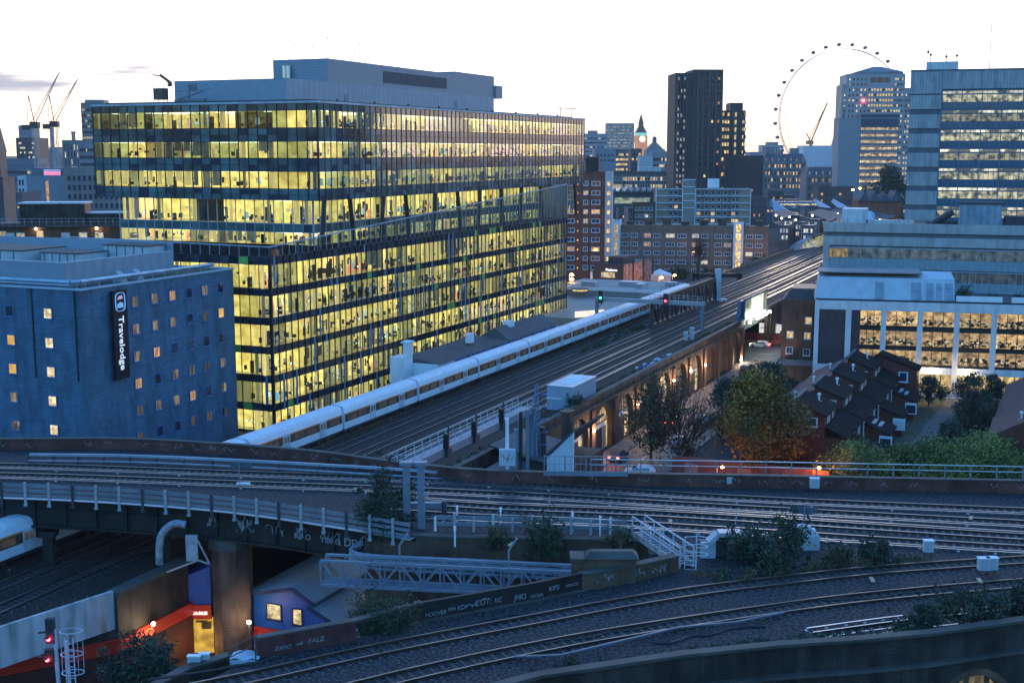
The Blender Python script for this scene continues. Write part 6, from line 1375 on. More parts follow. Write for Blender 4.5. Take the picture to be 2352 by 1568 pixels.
SH.part(tg, 'graffiti', M('pale_pink_spray', (.42, .38, .50), var=.4)); b = MB(); b.box(-97.5, -95.2, 174.5, 177.9, 0, 11.5); b.box(-95.9, -95.0, 176, 177.6, 11.5, 13.8); b.box(-96.2, -94.8, 175.8, 177.8, 13.6, 13.9); b.box(-94.5, -93.5, 196, 197.5, 11, 12.6); b.box(-94.5, -93, 212, 214, 11, 12.8); SH.part(b, 'chimneys', white_paint)
# billboard on the far side of the street
q0 = AT(1743, 776, 296); q1 = AT(1800, 780, 292); zb = q0[2]; zt_ = AT(1743, 741, 296)[2]
BB = thing('billboard', 'wide white poster board with a blue stripe facing the street beyond the bridge', 'billboard', (q0[0], q0[1], 0), math.atan2(q1[1]-q0[1], q1[0]-q0[0])); L_ = 7.2
MB().box(0, L_, 0, .3, zb, zt_).build('poster', LIT('poster_white', (.8, .8, .8), (.95, .93, .9), .75, sc=(.1, .1, .1), lo=.85, objrand=0), BB)
b = MB(); b.hexa([(2.2, -.03, zb+1.4), (L_, -.03, zb+.35), (L_, -.01, zb+.35), (2.2, -.01, zb+1.4), (2.2, -.03, zb+1.9), (L_, -.03, zb+1.1), (L_, -.01, zb+1.1), (2.2, -.01, zb+1.9)]); b.build('poster_stripe', M('stripe_blue', (.04, .30, .55)), BB)
b = MB(); b.hexa([(.3, -.03, zb+2.3), (4.6, -.03, zb+3.2), (4.6, -.01, zb+3.2), (.3, -.01, zb+2.3), (.3, -.03, zb+2.5), (4.6, -.03, zb+3.4), (4.6, -.01, zb+3.4), (.3, -.01, zb+2.5)]); b.build('poster_line', M('poster_dark', (.06, .05, .04)), BB)
b = MB(); b.ball((5.7, -.06, zb+2.0), .28, 8); b.ball((6.5, -.06, zb+2.0), .28, 8); b.box(5.4, 6.0, -.06, -.02, zb+1.2, zb+1.75); b.box(6.2, 6.8, -.06, -.02, zb+1.2, zb+1.75); b.build('poster_figures', M('poster_red', (.35, .06, .05)), BB)
b = MB(); b.box(-.2, L_+.2, -.1, 0, zb-.25, zb); b.box(.5, .8, .1, .3, 0, zb); b.box(L_-.8, L_-.5, .1, .3, 0, zb); b.build('frame', dark_steel, BB)
q0 = AT(1712, 800, 290); HR = thing('site_fence', 'dark red hoarding along the far side of the street junction', 'fence', (q0[0], 290, 0), R(-10)); MB().box(0, 14, 0, .2, 0, 2.4).build('boards', M('dark_red_boards', (.22, .03, .04), var=.1), HR)
b = MB()
for k in range(9): b.box(-2+k*1.8, -1.9+k*1.8, -3, -2.9, 0, 1.1)
b.box(-2, 13, -3, -2.95, .9, 1.1); b.box(-2, 13, -3, -2.95, .4, .55); b.build('barrier_rail', M('barrier_orange', (.5, .16, .08)), HR)
# ---- station canopies, lattice footbridge and curving platforms
roofb = M('canopy_brown', (.09, .07, .075), var=.2); canp = M('canopy_pale_blue', (.20, .27, .34), rough=.5, var=.1); lat = M('lattice_paint', (.07, .11, .17))
def zY(v, Y): return AT(1176, v, Y)[2]
FBr = thing('footbridge', 'covered lattice footbridge with pale roofs and lit windows crossing the station', 'footbridge', AT(1775, 490, 600)[:2]+(0,), 0); k_ = 600/2900; z0 = zY(481, 600); z1 = zY(463, 600); X = lambda u: (u-1776)*k_
b = MB(); b.box(X(1776), X(1880), 0, 3, z0-.2, z0); b.box(X(1776), X(1880), .1, 2.9, z0+1.6, z1-.6)
for i in range(26): b.bar((X(1776+i*4), 0, z0), (X(1780+i*4), 0, z0+1.7), .14); b.bar((X(1780+i*4), 0, z0), (X(1776+i*4), 0, z0+1.7), .14)
b.build('lattice_girder', lat, FBr); MB().box(X(1786), X(1878), -.05, .05, z0+1.9, z1-1.0).build('lit_windows', LIT('bridge_windows', (.35, .4, .4), (1, .9, .6), .8, sc=(.6, .6, .6), lo=.2, thr=(.42, .55)), FBr)
b = MB()
for (ua, va, ub, vb_, w_) in ((1776, 462, 1800, 488, 3.4), (1874, 458, 1884, 474, 3.4), (1916, 456, 1928, 476, 3.4)):
    b.hexa([(X(ua)-w_*.6, -14, zY(vb_, 590)), (X(ub)-w_*.2, -16, zY(vb_+2, 590)), (X(ub)+w_*.5, -14, zY(vb_+2, 590)), (X(ua)+w_*.6, -12, zY(vb_, 590)), (X(ua)-w_*.3, 3, z1-.1), (X(ua)+.2, 3, z1+1.3), (X(ua)+w_*.3, 4, z1+.9), (X(ua)+w_*.8, 5, z1-.3)])
b.box(X(1776), X(1880), -.5, 3.5, z1-.6, z1); b.build('roof', canp, FBr)
for i, (pts, wd, lb) in enumerate((([(1885, 487, 560), (1930, 502, 520), (1985, 525, 470)], 11, 'long curving brown canopy over the lit platform at the station'), ([(1925, 484, 590), (1990, 492, 560), (2060, 503, 540)], 10, 'right-hand brown station canopy running behind the middle office roof'), ([(1800, 487, 560), (1828, 500, 520)], 9, 'short brown canopy with pale gable at the station'))):
    P_ = [Vector(AT(*a)) for a in pts]; P_ = smooth_path(P_, 4); t = thing('platform_canopy', lb, 'canopy', (P_[0].x, P_[0].y, 0), 0, 'station platform canopies'); o0 = Vector((P_[0].x, P_[0].y, 0)); b = MB(); A_ = offset_path(P_, -wd/2); C_ = offset_path(P_, wd/2)
    for a, c, m_, n_, o_1, p_1 in zip(A_, A_[1:], P_, P_[1:], C_, C_[1:]):
        up = Vector((0, 0, 1.4)); b.quad(*(tuple(q-o0) for q in (a, c, n_+up, m_+up))); b.quad(*(tuple(q-o0) for q in (m_+up, n_+up, p_1, o_1)))
    b.build('roof', roofb, t); b = MB(); strip(b, [q-o0 for q in C_], .3, .4, 0, -.4); strip(b, [q-o0 for q in A_], .3, .4, 0, -.4); b.build('fascia', M('cream_fascia', (.42, .34, .28)), t)
    b = MB()
    for q in C_[::2]+P_[::2]: b.bar(tuple(q-o0+Vector((0, 0, -4.2))), tuple(q-o0), .22)
    b.build('posts', pale, t); b = MB(); strip(b, [q-o0+Vector((0, 0, -4.4)) for q in P_], wd*1.1, .3); b.build('platform', M('platform_surface', (.22, .18, .15)), t)
    b = MB()
    for q in P_[::2]+C_[1::2]: b.ball(tuple(q-o0+Vector((0, 0, -.9))), .38, 6)
    b.build('platform_lamps', GLOW('platform_lamp', (1, .62, .35), 5), t)
CU = thing('arched_canopy', 'curved glass and blue-grey arched shelter over the nearer platform end', 'canopy', AT(1812, 600, 470)[:2]+(0,), 0); b = MB(); P_ = [Vector(AT(*a)) for a in ((1803, 608, 455), (1805, 590, 457), (1814, 572, 460), (1832, 557, 466), (1860, 546, 480), (1890, 536, 500))]; o0 = Vector((CU.location.x, CU.location.y, 0)); P_ = smooth_path(P_, 5)
Q_ = [q+Vector((7, 9, 1.2)) for q in P_]
for a, c, d_, e_ in zip(P_, P_[1:], Q_[1:], Q_): b.quad(*(tuple(q-o0) for q in (a, c, d_, e_)))
b.build('roof', canp, CU); b = MB()
for a, c in zip(P_, P_[1:]): b.bar(a-o0, c-o0, .5)
b.build('arch_rib', M('rib_grey', (.15, .19, .25)), CU); b = MB(); g0 = [P_[k]-o0 for k in (0, 6, 12, 18)]
b.poly([tuple(P_[k]-o0+Vector((.8, 1.5, -.6))) for k in (0, 5, 10, 15, 20, 25)]+[tuple(Vector(AT(1890, 575, 480))-o0), tuple(Vector(AT(1830, 606, 458))-o0)]); b.build('lit_screen', LIT('arched_screen', (.12, .18, .10), (.95, .8, .4), .7, sc=(.5, .5, .5), lo=.15), CU)
for i, (ua, ub, vt_, Y) in enumerate(((1800, 1822, 503, 520), (1826, 1850, 512, 500), (1852, 1884, 505, 520), (1790, 1812, 520, 490), (1838, 1870, 520, 485))):
    B = BLK('station_building', ['small pale lit building below the short canopy', 'dark hut with brown chimney in the station yard', 'low brick hut under the curving canopy', 'narrow lit building at the left of the station yard', 'low shed with pale roof beside the arched shelter'][i], 'building', ua, ub, vt_, Y, 10, R(-20), 'small station buildings', wall=M('station_yard_wall', (.11, .10, .10)), roof=canp)
    B.wins(fr_(5, .5, B.w-.5), [B.h-2.4, B.h-5], .8, 1.6, (lit_white, lit_yellow, dark_glass), (.4, .15, .45), bars=0, fr=pale); B.flush()
B = BLK('school_house', 'old brick building with steep dark gables and small green cupola', 'house', 1972, 2070, 462, 560, 14, R(-4), wall=brick_red); b = MB()
for k in range(4): x0 = B.w*k/4; b.hexa([(x0, -1, B.h), (x0+B.w/4, -1, B.h), (x0+B.w/4, 12, B.h), (x0, 12, B.h), (x0+B.w/8-.1, -.5, B.h+3.5+(k % 2)), (x0+B.w/8+.1, -.5, B.h+3.5+(k % 2)), (x0+B.w/8+.1, 12, B.h+3.5+(k % 2)), (x0+B.w/8-.1, 12, B.h+3.5+(k % 2))])
b.tube((B.w*.52, 4, B.h+3), (B.w*.52, 4, B.h+6.5), .8); B.part(b, 'gabled_roof', M('blue_slate', (.05, .07, .10)))
# orange and white street lamps
def lamp(label, pos, h, mat=lamp_orange, e=0, col=(1, .45, .12), r=.22, group='orange street lamps'):
    t = thing('street_lamp', label, 'street lamp', pos, 0, group); b = MB(); b.tube((0, 0, 0), (0, 0, h), .09, .06, 6); b.bar((0, 0, h), (.7, 0, h+.15), .08); b.build('pole', dark_steel, t); MB().ball((.7, 0, h+.0), r, 8, sq=.7).build('lamp_head', mat, t)
    if e: pl = bpy.data.lights.new('street_glow', 'POINT'); pl.energy = e; pl.color = col; pl.shadow_soft_size = .25; o = bpy.data.objects.new('lamp_light', pl); COL.objects.link(o); o.parent = t; o.location = (.7, -.2, h-.5)
def lampuv(label, u, v, Y, **k): p = AT(u, v, Y); lamp(label, (p[0]-.7, p[1], 0), p[2], **k)
lampuv('upper of two orange lamps by the red brick tower', 1313, 631, 372, r=.6, e=900); lampuv('lower of two orange lamps by the red brick tower', 1313, 641, 356, r=.6)
lampuv('orange lamp in front of the white hoarding', 1519, 638, 385, r=.55, e=900); lampuv('small orange lamp right of the white hoarding', 1550, 632, 410, r=.4, e=500); lampuv('orange lamp at the right end of the brown flats', 1879-0, 592, 430, r=.01)
lampuv('orange lamp beside the road behind the brown flats', 1775+0, 608, 440, r=.5, e=900)
lampuv('orange lamp at the street corner left of the corner house', 1702, 820, 262, r=.3, e=1400, col=(1, .6, .35)); lampuv('pale lamp on the post by the parked van', 1740, 868, 240, r=.22, e=500, col=(1, .7, .45))
lampuv('left of two orange lamps glowing on the garden wall', 1659, 1072, 158, r=.24, e=120, col=(1, .25, .05)); lampuv('right of two orange lamps glowing on the garden wall', 1881, 1074, 158, r=.26, e=150, col=(1, .25, .05))
lampuv('orange lamp at the foot of the slab office', 1959, 436, 700, r=.7); lampuv('second orange lamp at the foot of the slab office', 1975, 433, 700, r=.6)
lampuv('small white lamp among the terraced houses', 2012, 1000, 196, mat=lamp_warm, r=.2, e=350, col=(1, .7, .35), group='white lamps')
# ================================================================ terraced houses and gardens
hb = M('terrace_brick', (.12, .030, .018), var=.25, sc=.4, brick=(.3, .1, .012)); rt = M('terrace_tiles', (.12, .040, .034), var=.3, sc=.8, ribs=(2.2, 'Z', .35)); rt2 = M('lower_roof_felt', (.020, .014, .014), var=.3, rough=.95, spec=.1)
def house(l, n, label, grp, m=1, wing=True, U=13.5, dz=-.5):
    """one unit of the stepped row; n = line of the ridge, m = 1 puts gardens and wings on the right"""
    H_ = MLF('terraced_house', label, 'house', l, n, 0, grp); X = lambda a: n+a*m
    def bx(b, x0, x1, *a): b.box(min(X(x0), X(x1)), max(X(x0), X(x1)), *a)
    def slab(b, x0, z0, x1, z1, l0, l1, t=.22, mm=0):
        P = [(X(x0), l0, z0), (X(x1), l0, z1), (X(x1), l1, z1), (X(x0), l1, z0)]; P = P if m > 0 else [P[1], P[0], P[3], P[2]]
        b.hexa(P+[(x, y, z+t) for x, y, z in P], mm)
    b = MB(); bx(b, -7, 7, l, l+U, 0, 5.8+dz); b.poly([(X(-7), l, 5.8+dz), (X(0), l, 5.8+dz), (X(0), l, 9.6+dz)][::m]); b.poly([(X(-7), l+U, 5.8+dz), (X(0), l+U, 9.6+dz), (X(0), l+U, 5.8+dz)][::m])
    bx(b, 0, 4.2, l, l+9, 5.8+dz, 8.7+dz); b.poly([(X(0), l, 8.7+dz), (X(4.2), l, 8.7+dz), (X(0), l, 10.4+dz)][::m]); b.poly([(X(0), l+9, 8.7+dz), (X(0), l+9, 10.4+dz), (X(4.2), l+9, 8.7+dz)][::m]); H_.part(b, 'wall', hb)
    b = MB(); slab(b, -7.4, 5.6+dz, 0, 9.6+dz, l-.02, l+U-.3); slab(b, -.25, 10.4+dz, 4.5, 8.65+dz, l-.25, l+9.25, mm=1); slab(b, 0, 7.4+dz, 4.4, 7.0+dz, l+9.3, l+U-.05, mm=1); slab(b, 4.25, 7.2+dz, 7.4, 5.7+dz, l-.02, l+U-.1, mm=1)
    bx(b, -.35, .05, l-.3, l+9.3, 10.35+dz, 10.75+dz, 2); rf = H_.part(b, 'roof', [rt, rt2, M('ridge_cap', (.09, .09, .10))])
    for x, y, z in ((-3.4, 3.4, 7.6), (2.2, 6.5, 9.4)): b = MB(); b.tube((X(x), l+y, z+dz), (X(x), l+y, z+1.2+dz), .14, n=6); b.tube((X(x), l+y, z+1.1+dz), (X(x), l+y, z+1.35+dz), .3, .2, n=6); b.box(X(x)-.35, X(x)+.35, l+y-.35, l+y+.35, z+.1+dz, z+.22+dz); b.build('roof_vent', white_paint, rf)
    W_ = Wins(win_frame, H_.root, H_.off); rzs = PI/2*m
    W_.add(X(2.3), l-.02, 7.2+dz, 0, 1.8, 1.3, dark_glass, 0, fr=.14)
    for y in (2.2, 3.4, 6.2): W_.add(X(4.22), l+y, 6.9+dz, rzs, .55, 1.4, pale if y > 3 else dark_glass, 0)
    for y in (1.5, 2.8, 7.2, 8.4, 12, 13): W_.add(X(7.02), l+y, 2.9, rzs, .6, 1.9, dark_glass, 0)
    W_.add(X(-4), l-.02, 3.2, 0, 1.5, 1.4, dark_glass); W_.flush()
    if wing:
        b = MB(); bx(b, 7.02, 10.6, l+2, l+8.2, 0, 3.0); b.poly([(X(7.02), l+2, 3.0), (X(10.6), l+2, 3.0), (X(7.02), l+2, 4.4)][::m]); H_.part(b, 'rear_wing', hb); b = MB(); slab(b, 7.03, 4.4, 10.95, 2.95, l+1.7, l+8.5, mm=0)
        if k_h % 2: [bx(b, 7.9+q, 8.5+q, l+3.4, l+6.6, 4.25-q*.37, 4.4-q*.37, 1) for q in (0, .9)]
        H_.part(b, 'wing_roof', [rt2, M('rooflight', (.30, .36, .40), rough=.15)])
        b = MB(); bx(b, 9.3, 11.1, l+1.5, l+2.02, 1.1, 2.9); bay = H_.part(b, 'bay_window', white_paint); b = MB(); b.quad((X(9.45), l+1.48, 1.25), (X(10.95), l+1.48, 1.25), (X(10.95), l+1.48, 2.6), (X(9.45), l+1.48, 2.6)); H_.part(b, 'bay_glass', dark_glass if k_h % 2 else pale)
    return H_
for k in range(4):
    k_h = k; house(171.5+k*13.5, -32.6+.3*k, ['nearest house of the stepped terrace, beside the orange lamps', 'second house of the stepped terrace, behind the autumn tree', 'third house of the stepped terrace, with rooflights on its rear wing', 'farthest stepped house, against the white framed office'][k], 'terraced houses in the stepped row')
EH = MLF('end_house', 'taller dark brick house closing the far end of the terrace, white window in its gable', 'house', 223.5, -26); b = MB(); b.box(-30.5, -21.8, 223.5, 227.5, 0, 6.8); b.poly([(-30.5, 223.5, 6.8), (-21.8, 223.5, 6.8), (-28.2, 223.5, 9)]); EH.part(b, 'wall', hb); b = MB(); b.hexa([(-28.2, 223.2, 9), (-21.4, 223.2, 6.7), (-21.4, 228, 6.7), (-28.2, 228, 9), (-28.2, 223.2, 9.3), (-21.4, 223.2, 7), (-21.4, 228, 7), (-28.2, 228, 9.3)]); b.hexa([(-30.9, 223.2, 6.7), (-28.2, 223.2, 9), (-28.2, 228, 9), (-30.9, 228, 6.7), (-30.9, 223.2, 7), (-28.2, 223.2, 9.3), (-28.2, 228, 9.3), (-30.9, 228, 7)]); EH.part(b, 'roof', rt2)
W_ = Wins(win_frame, EH.root, EH.off); W_.add(-24.0, 223.48, 4.6, 0, 1.5, 1.8, blue_glass, 0, fr=.16); W_.add(-22.9, 223.48, 1.4, 0, 1.3, 1.4, pale, 0, fr=.14); W_.flush()
for k in range(3): k_h = k; house(176+k*14, -.4+.3*k, ['nearest house of the dark row at the right edge', 'middle house of the dark row at the right edge', 'farthest house of the dark row at the right edge'][k], 'dark row of houses at the right edge', 1, False, 13.9, .6)
gwall = M('garden_brick', (.18, .065, .05), var=.25, sc=.4, brick=(.3, .1, .012), stain=.2)
GWL = MLF('garden_wall', 'brick garden wall behind the railing, glowing orange under two lamps', 'wall', 162, -38); b = MB(); b.box(-47, -26, 162, 162.3, 0, 3.1); b.box(-47, -46.7, 162.3, 172, 0, 2.4); GWL.part(b, 'wall', gwall); b = MB(); b.box(-45.2, -43.4, 161.85, 162, 0, 2.3); b.box(-38, -36.2, 161.85, 162, 0, 2.3); b.box(-32, -30.2, 161.85, 162, 0, 2.2); GWL.part(b, 'gate', M('salmon_gate', (.32, .17, .13)))
sheet('gardens', mls([(170, -30), (170, 12), (225, 12), (240, -12), (240, -24), (232, -26)]), .01, M('garden_ground', (.045, .06, .035), var=.4, sc=.5))
sheet('path', mls([(196, -19.5), (196, -17), (238, -14), (238, -17.5)]), .016, paving)
fm = M('grey_fence_boards', (.10, .11, .12), var=.2, ribs=(2, 'X', .3))
for k, (l, n0, n1) in enumerate(((190, -16, -8), (200, -15, -8), (210, -14, -8), (220, -12.5, -8), (182, -18, -8))):
    t = MLF('garden_fence', ['timber fence across the gardens, second nearest', 'timber fence in the middle of the gardens', 'timber fence, second farthest across the gardens', 'farthest timber fence across the gardens', 'nearest timber fence across the gardens, behind the willows'][k], 'fence', l, n0, 0, 'garden fences'); t.part(MB().box(n0, n1, l, l+.08, 0, 1.8), 'boards', fm)
for k, (l, n, w_) in enumerate(((205, -13, 2.6), (193, -13, 3))):
    t = MLF('garden_shed', ['small dark garden shed behind the middle fence', 'larger dark garden shed near the willows'][k], 'shed', l, n, 0, 'garden sheds'); t.part(MB().box(n, n+w_, l, l+2.2, 0, 2), 'wall', fm); b = MB(); b.hexa([(n-.2, l-.2, 2), (n+w_+.2, l-.2, 2), (n+w_+.2, l+2.4, 2), (n-.2, l+2.4, 2), (n-.2, l+1, 2.8), (n+w_+.2, l+1, 2.8), (n+w_+.2, l+1.2, 2.8), (n-.2, l+1.2, 2.8)]); t.part(b, 'roof', rt2)
# ---- trees
def TL(l, n): return W(l, n, 0)
tree('autumn_tree', 'large rounded autumn tree in olive and gold leaf beside the terraced houses', 'tree', W(165.5, -36.6), 13.6, 6.4, L_autumn, 15000, .24, 46, .35, .18, .95, seed=3)
tree('bare_tree', 'thin half-bare tree with many upright twigs between the railing and the arches', 'tree', G(1560, 1068, 0), 12.6, 6.6, L_autumn[:1]+[L_green[0], L_autumn[2]], 1700, .2, 30, .22, .1, 1, twigs=14, seed=5)
tree('leafy_tree', 'dark leafy tree left of the bare tree, hiding the lit arches', 'tree', G(1495, 1055, 0), 10.5, 4.6, [L_green[0], L_autumn[2], L_green[1]], 2600, .22, 30, .22, .15, 1, twigs=6, seed=6)
tree('evergreen_tree', 'dark blue-green evergreen between the bare tree and the autumn tree', 'tree', G(1676, 1010, 0), 8.6, 4.6, L_blue, 9000, .22, 30, .25, .1, 1, seed=7)
tree('evergreen_tree', 'dark evergreen tree behind the autumn tree, by the corner house', 'tree', G(1768, 960, 0), 8.6, 4.6, L_blue, 8000, .24, 30, .25, .1, 1, seed=8)
for i, (u, v, h, r_, n_) in enumerate(((1965, 1122, 5.6, 4.6, 10000), (2060, 1112, 4.8, 3.4, 7000), (2155, 1124, 6.4, 5.0, 12000), (2265, 1120, 6.8, 5.0, 12000), (2345, 1124, 4.8, 3.4, 6000))):
    tree('willow_tree', ['leftmost willow with weeping pale green leaves behind the railing', 'lower yellowish willow between two taller ones', 'broad pale green willow in the middle of the row', 'tall pale green willow, second from the right edge', 'small willow at the right edge behind the railing'][i], 'tree', G(u, v, 0), h, r_, L_willow if i != 1 else L_willow[:1]+L_autumn[:1]+L_willow[2:], int(n_*1.3), .15, 54, .2, .06, .95, droop=0, group='willows behind the railing', seed=20+i)
for i, (l, n, h, r_) in enumerate(((228, -20, 5, 2.4), (226, -13, 6, 3), (214, -12, 4.5, 2.6), (203, -10, 5, 3.4), (187, -13, 5.5, 3.2), (219, -10.5, 5, 2.4), (236, -10, 4.5, 2.4))):
    tree('garden_tree', ['small round tree at the end of the gardens by the terrace', 'bushy tree below the white framed office floodlights', 'dark garden shrub tree beside the path', 'dark spreading tree in the middle gardens', 'low dark tree behind the willows', 'garden tree by the right-hand houses', 'small tree against the white framed office wall'][i], 'tree', TL(l, n), h, r_, L_green if i % 2 else L_blue, 2600, .2, 18, .12, .15, 1, group='garden trees', seed=40+i)
tree('bare_tree', 'leafless purple-brown tree in the gardens near the right edge', 'tree', TL(197, -11), 8.5, 3.6, L_brown, 300, .15, 24, .16, .12, 1, twigs=16, seed=50)
tree('park_tree', 'dark green tree at the foot of the slab office', 'tree', AT(2042, 440, 640)[:2]+(0,), AT(2042, 388, 640)[2], 10, L_green, 4000, .7, 24, .5, .2, 1, seed=51); tree('bare_tree', 'bare tree in front of the brown flats', 'tree', AT(1603, 600, 440)[:2]+(0,), 13, 5, L_brown, 0, .2, 24, .2, .12, 1, twigs=12, seed=52)
for i, u in enumerate((1510, 1560, 1625, 1722, 1745)): bush(['low hedge shrub at the left foot of the brown flats', 'shrub before the brown flats, left of the lit shopfront', 'shrub before the middle of the brown flats', 'shrub right of the white stair tower', 'larger shrub at the right end of the brown flats'][i], G(u, 640 if i < 3 else 628, 0), 9, 4.2 if i != 4 else 7, L_green, 1300, .35, 70+i, group='shrubs before the brown flats')
# ---- cars
def car(label, pos, rz, col, est=False, lights=False, grp='cars along the street'):
    t = thing('parked_car', label, 'car', pos, rz, grp); m = M('car_paint_%d%d%d' % tuple(int(c*9) for c in col), col, rough=.3, var=.04, spec=.8); b = MB()
    pr = [(-2.1, .35), (-2.15, .75), (-1.9, .95), (-1.55 if not est else -1.95, 1.42), (-.9, 1.48), (.35, 1.45), (1.05, .98), (1.95, .85), (2.15, .6), (2.1, .35)]; wd = lambda z: .88 if z < 1 else .72
    for s in (-1, 1): P_ = [(s*wd(z), y, z) for y, z in pr]; b.poly(P_ if s > 0 else P_[::-1])
    for (y, z), (y2, z2) in zip(pr, pr[1:]): b.quad((-wd(z), y, z), (wd(z), y, z), (wd(z2), y2, z2), (-wd(z2), y2, z2))
    b.box(-.87, .87, -2.1, 2.1, .22, .36); bd = b.build('body', m, t)
    b = MB(); y0 = -1.5 if not est else -1.9; b.quad((-.7, .42, 1.44), (.7, .42, 1.44), (.84, 1.03, 1.0), (-.84, 1.03, 1.0)); b.quad((-.84, y0-.3, 1.0), (.84, y0-.3, 1.0), (.7, y0+.02, 1.40), (-.7, y0+.02, 1.40))
    b.v = [(x, y+(.02 if y > 0 else -.02), z+.02) for x, y, z in b.v]
    for s in (-1, 1): b.quad((s*.885, y0+.1, 1.0), (s*.885, .95, 1.0), (s*.735, .35, 1.40), (s*.735, y0+.25, 1.40))
    b.build('windows', dark_glass, t)
    for y in (-1.3, 1.35):
        for s in (-.8, .8): w_ = MB(); w_.tube((s-.1, y, .33), (s+.1, y, .33), .33, n=14); w_.tube((s-.11, y, .33), (s+.11, y, .33), .18, n=10, m=1); w_.build('wheel', [black, steel], t)
    for s in (-.65, .65): MB().box(s-.16, s+.16, 2.1, 2.17, .62, .76).build('headlight', GLOW('car_headlamp', (1, .95, .8), 5) if lights else M('lamp_glass', (.5, .5, .5), rough=.1), t); MB().box(s-.16, s+.16, -2.19, -2.12, .68, .84).build('tail_light', GLOW('car_tail_lamp', (1, .03, .02), 12) if lights else M('tail_plastic', (.25, .01, .01), rough=.2), t)
    return t
wh = (.6, .62, .66); dkc = (.03, .035, .05)
def onst(u, v): p = G(u, v, .02); return p
car('silver white saloon car parked just behind the railing', G(1470, 1092, .02), PI/2+.25-AZ, wh); car('silver car on the street behind the bare tree', onst(1618, 970), -AZ, (.30, .34, .40)); car('pale blue car half hidden behind the bare tree twigs', onst(1560, 1022), -AZ, (.25, .38, .48))
car('white car parked on the street near the corner house', onst(1714, 888), -AZ, wh, True); car('dark estate car parked under the far end of the arches', onst(1714, 852), -AZ, dkc, True)
car('dark car driving away along the arches with red tail lights lit', onst(1545, 975), -AZ, dkc, False, True, 'cars driving'); car('black car with lit red tail lights at the near end of the arches', onst(1420, 1055), -AZ, dkc, False, True, 'cars driving')
car('white car crossing the junction beyond the bridge', AT(1745, 803, 283)[:2]+(.02,), PI/2-AZ, wh, False, True, 'cars driving')
for i, (u, v) in enumerate(((1752, 843), (1760, 838), (1746, 835))):
    t = thing('traffic_cone', ['traffic cone on the corner, nearest the kerb', 'traffic cone on the corner, right-hand one', 'traffic cone on the corner, left-hand one'][i], 'traffic cone', G(u, v, .01), 0, 'traffic cones at the corner'); b = MB(); b.box(-.25, .25, -.25, .25, 0, .05); b.tube((0, 0, .05), (0, 0, .85), .2, .04, 10); b.build('cone', M('cone_orange', (.7, .12, .03)), t)
# ================================================================ railway furniture
gst = M('gantry_steel', (.17, .21, .27), rough=.5, metal=.2, var=.15)
def sig_head(root, p, on=None, back=False):
    b = MB(); x, y, z = p; b.box(x-.28, x+.28, y-.12, y+.12, z-.9, z+.7)
    for k in range(4): b.tube((x, y-.12, z+.45-.36*k), (x, y-.42, z+.48-.36*k), .15, .13, 8, cap=False)
    o = b.build('signal_head', black, root)
    if on: q = MB(); disc(q, (x, y-.14, z+.1 if on == 'g' else z-.6), .15, 'y', 12); q.build('signal_light', green_glow if on == 'g' else red_glow, o)
# walkway gantry in front (parallel to the lower line)
GA = thing('signal_gantry', 'grey walkway gantry with handrails and signal heads, standing over the lower line', 'signal gantry', W(102, -56.3, 14.6), -AZ)
b = MB(); b.box(-1, .9, 0, 31, -.5, -.1); b.box(-1.05, -.9, 0, 31, -.7, .1); b.box(.8, .95, 0, 31, -.7, .1); b.build('beam', gst, GA)
for x in (-1, .9):
    b = MB(); b.bar((x, 0, 1.1), (x, 31, 1.1), .07); b.bar((x, 0, .55), (x, 31, .55), .05)
    for k in range(19): b.bar((x, k*1.72, -.1), (x, k*1.72, 1.1), .06)
    b.build('handrail', M('pale_handrail', (.42, .52, .62), rough=.4, metal=.2), GA)
b = MB(); b.bar((-1, 0, 1.1), (.9, 0, 1.1), .07); b.bar((-1, 0, .55), (.9, 0, .55), .06); b.build('end_rail', gst, GA)
for y, s in ((8.5, 1), (15, 1), (22, 1)):
    b = MB(); b.box(.9, 1.3, y-.5, y+.5, -.8, 0); b.bar((1.1, y, -.8), (1.1, y, 2.4), .12); 
    for k in range(5): b.bar((1.3, y-.4, -.8+k*.5), (1.3, y+.4, -.8+k*.5), .05)
    b.build('signal_bracket', dark_steel, GA); sig_head(GA, (1.1, y-.5, .9))
for n, l, z1 in ((-.8, 31, 0), (.9, 31, 0), (.1, 31.6, 0)): b = MB(); b.bar((n, l, -14.6), (n, l, -.1), .5, .5); b.build('support_post', gst, GA)
b = MB()
for s in (0, .8): b.bar((1.6+s*.0, 31.2+s, -9.5), (1.0, 31.2+s, 2.6), .12)
for k in range(20): b.bar((1.6-.03*k, 31.2, -9.3+k*.6), (1.6-.03*k, 32.0, -9.3+k*.6), .06)
for k in range(6): z = -6+k*1.5; b.path([(1.7, 31.2, z), (2.3, 31.3, z), (2.4, 31.6, z), (2.3, 31.9, z), (1.7, 32, z)], .05, 5)
b.build('caged_ladder', M('blue_ladder', (.10, .22, .40)), GA)
for (u, lb) in ((935, 'left of the two tall grey posts beside the big shrub on the upper line'), (968, 'right of the two tall grey posts beside the big shrub on the upper line')):
    p = G(u, 1213, 14); t = thing('steel_post', lb, 'post', p, 0, 'tall posts under the gantry end'); zt_ = AT(u, 1068, p[1])[2]-14; MB().box(-.28, .28, -.25, .25, 0, zt_).build('column', gst, t); b = MB(); b.box(-.5, .5, -.4, .4, zt_, zt_+.3); b.build('cap', gst, t)
p = G(952, 1178, 14); t = thing('cross_beam', 'pale horizontal box beam tying the two tall grey posts together', 'beam', p, 0); MB().box(-1.5, 2.3, -.3, .3, .5, .95).build('beam', gst, t); MB().box(2.3, 2.7, -.4, .4, -.2, 1.1).build('end_box', dark_steel, t)
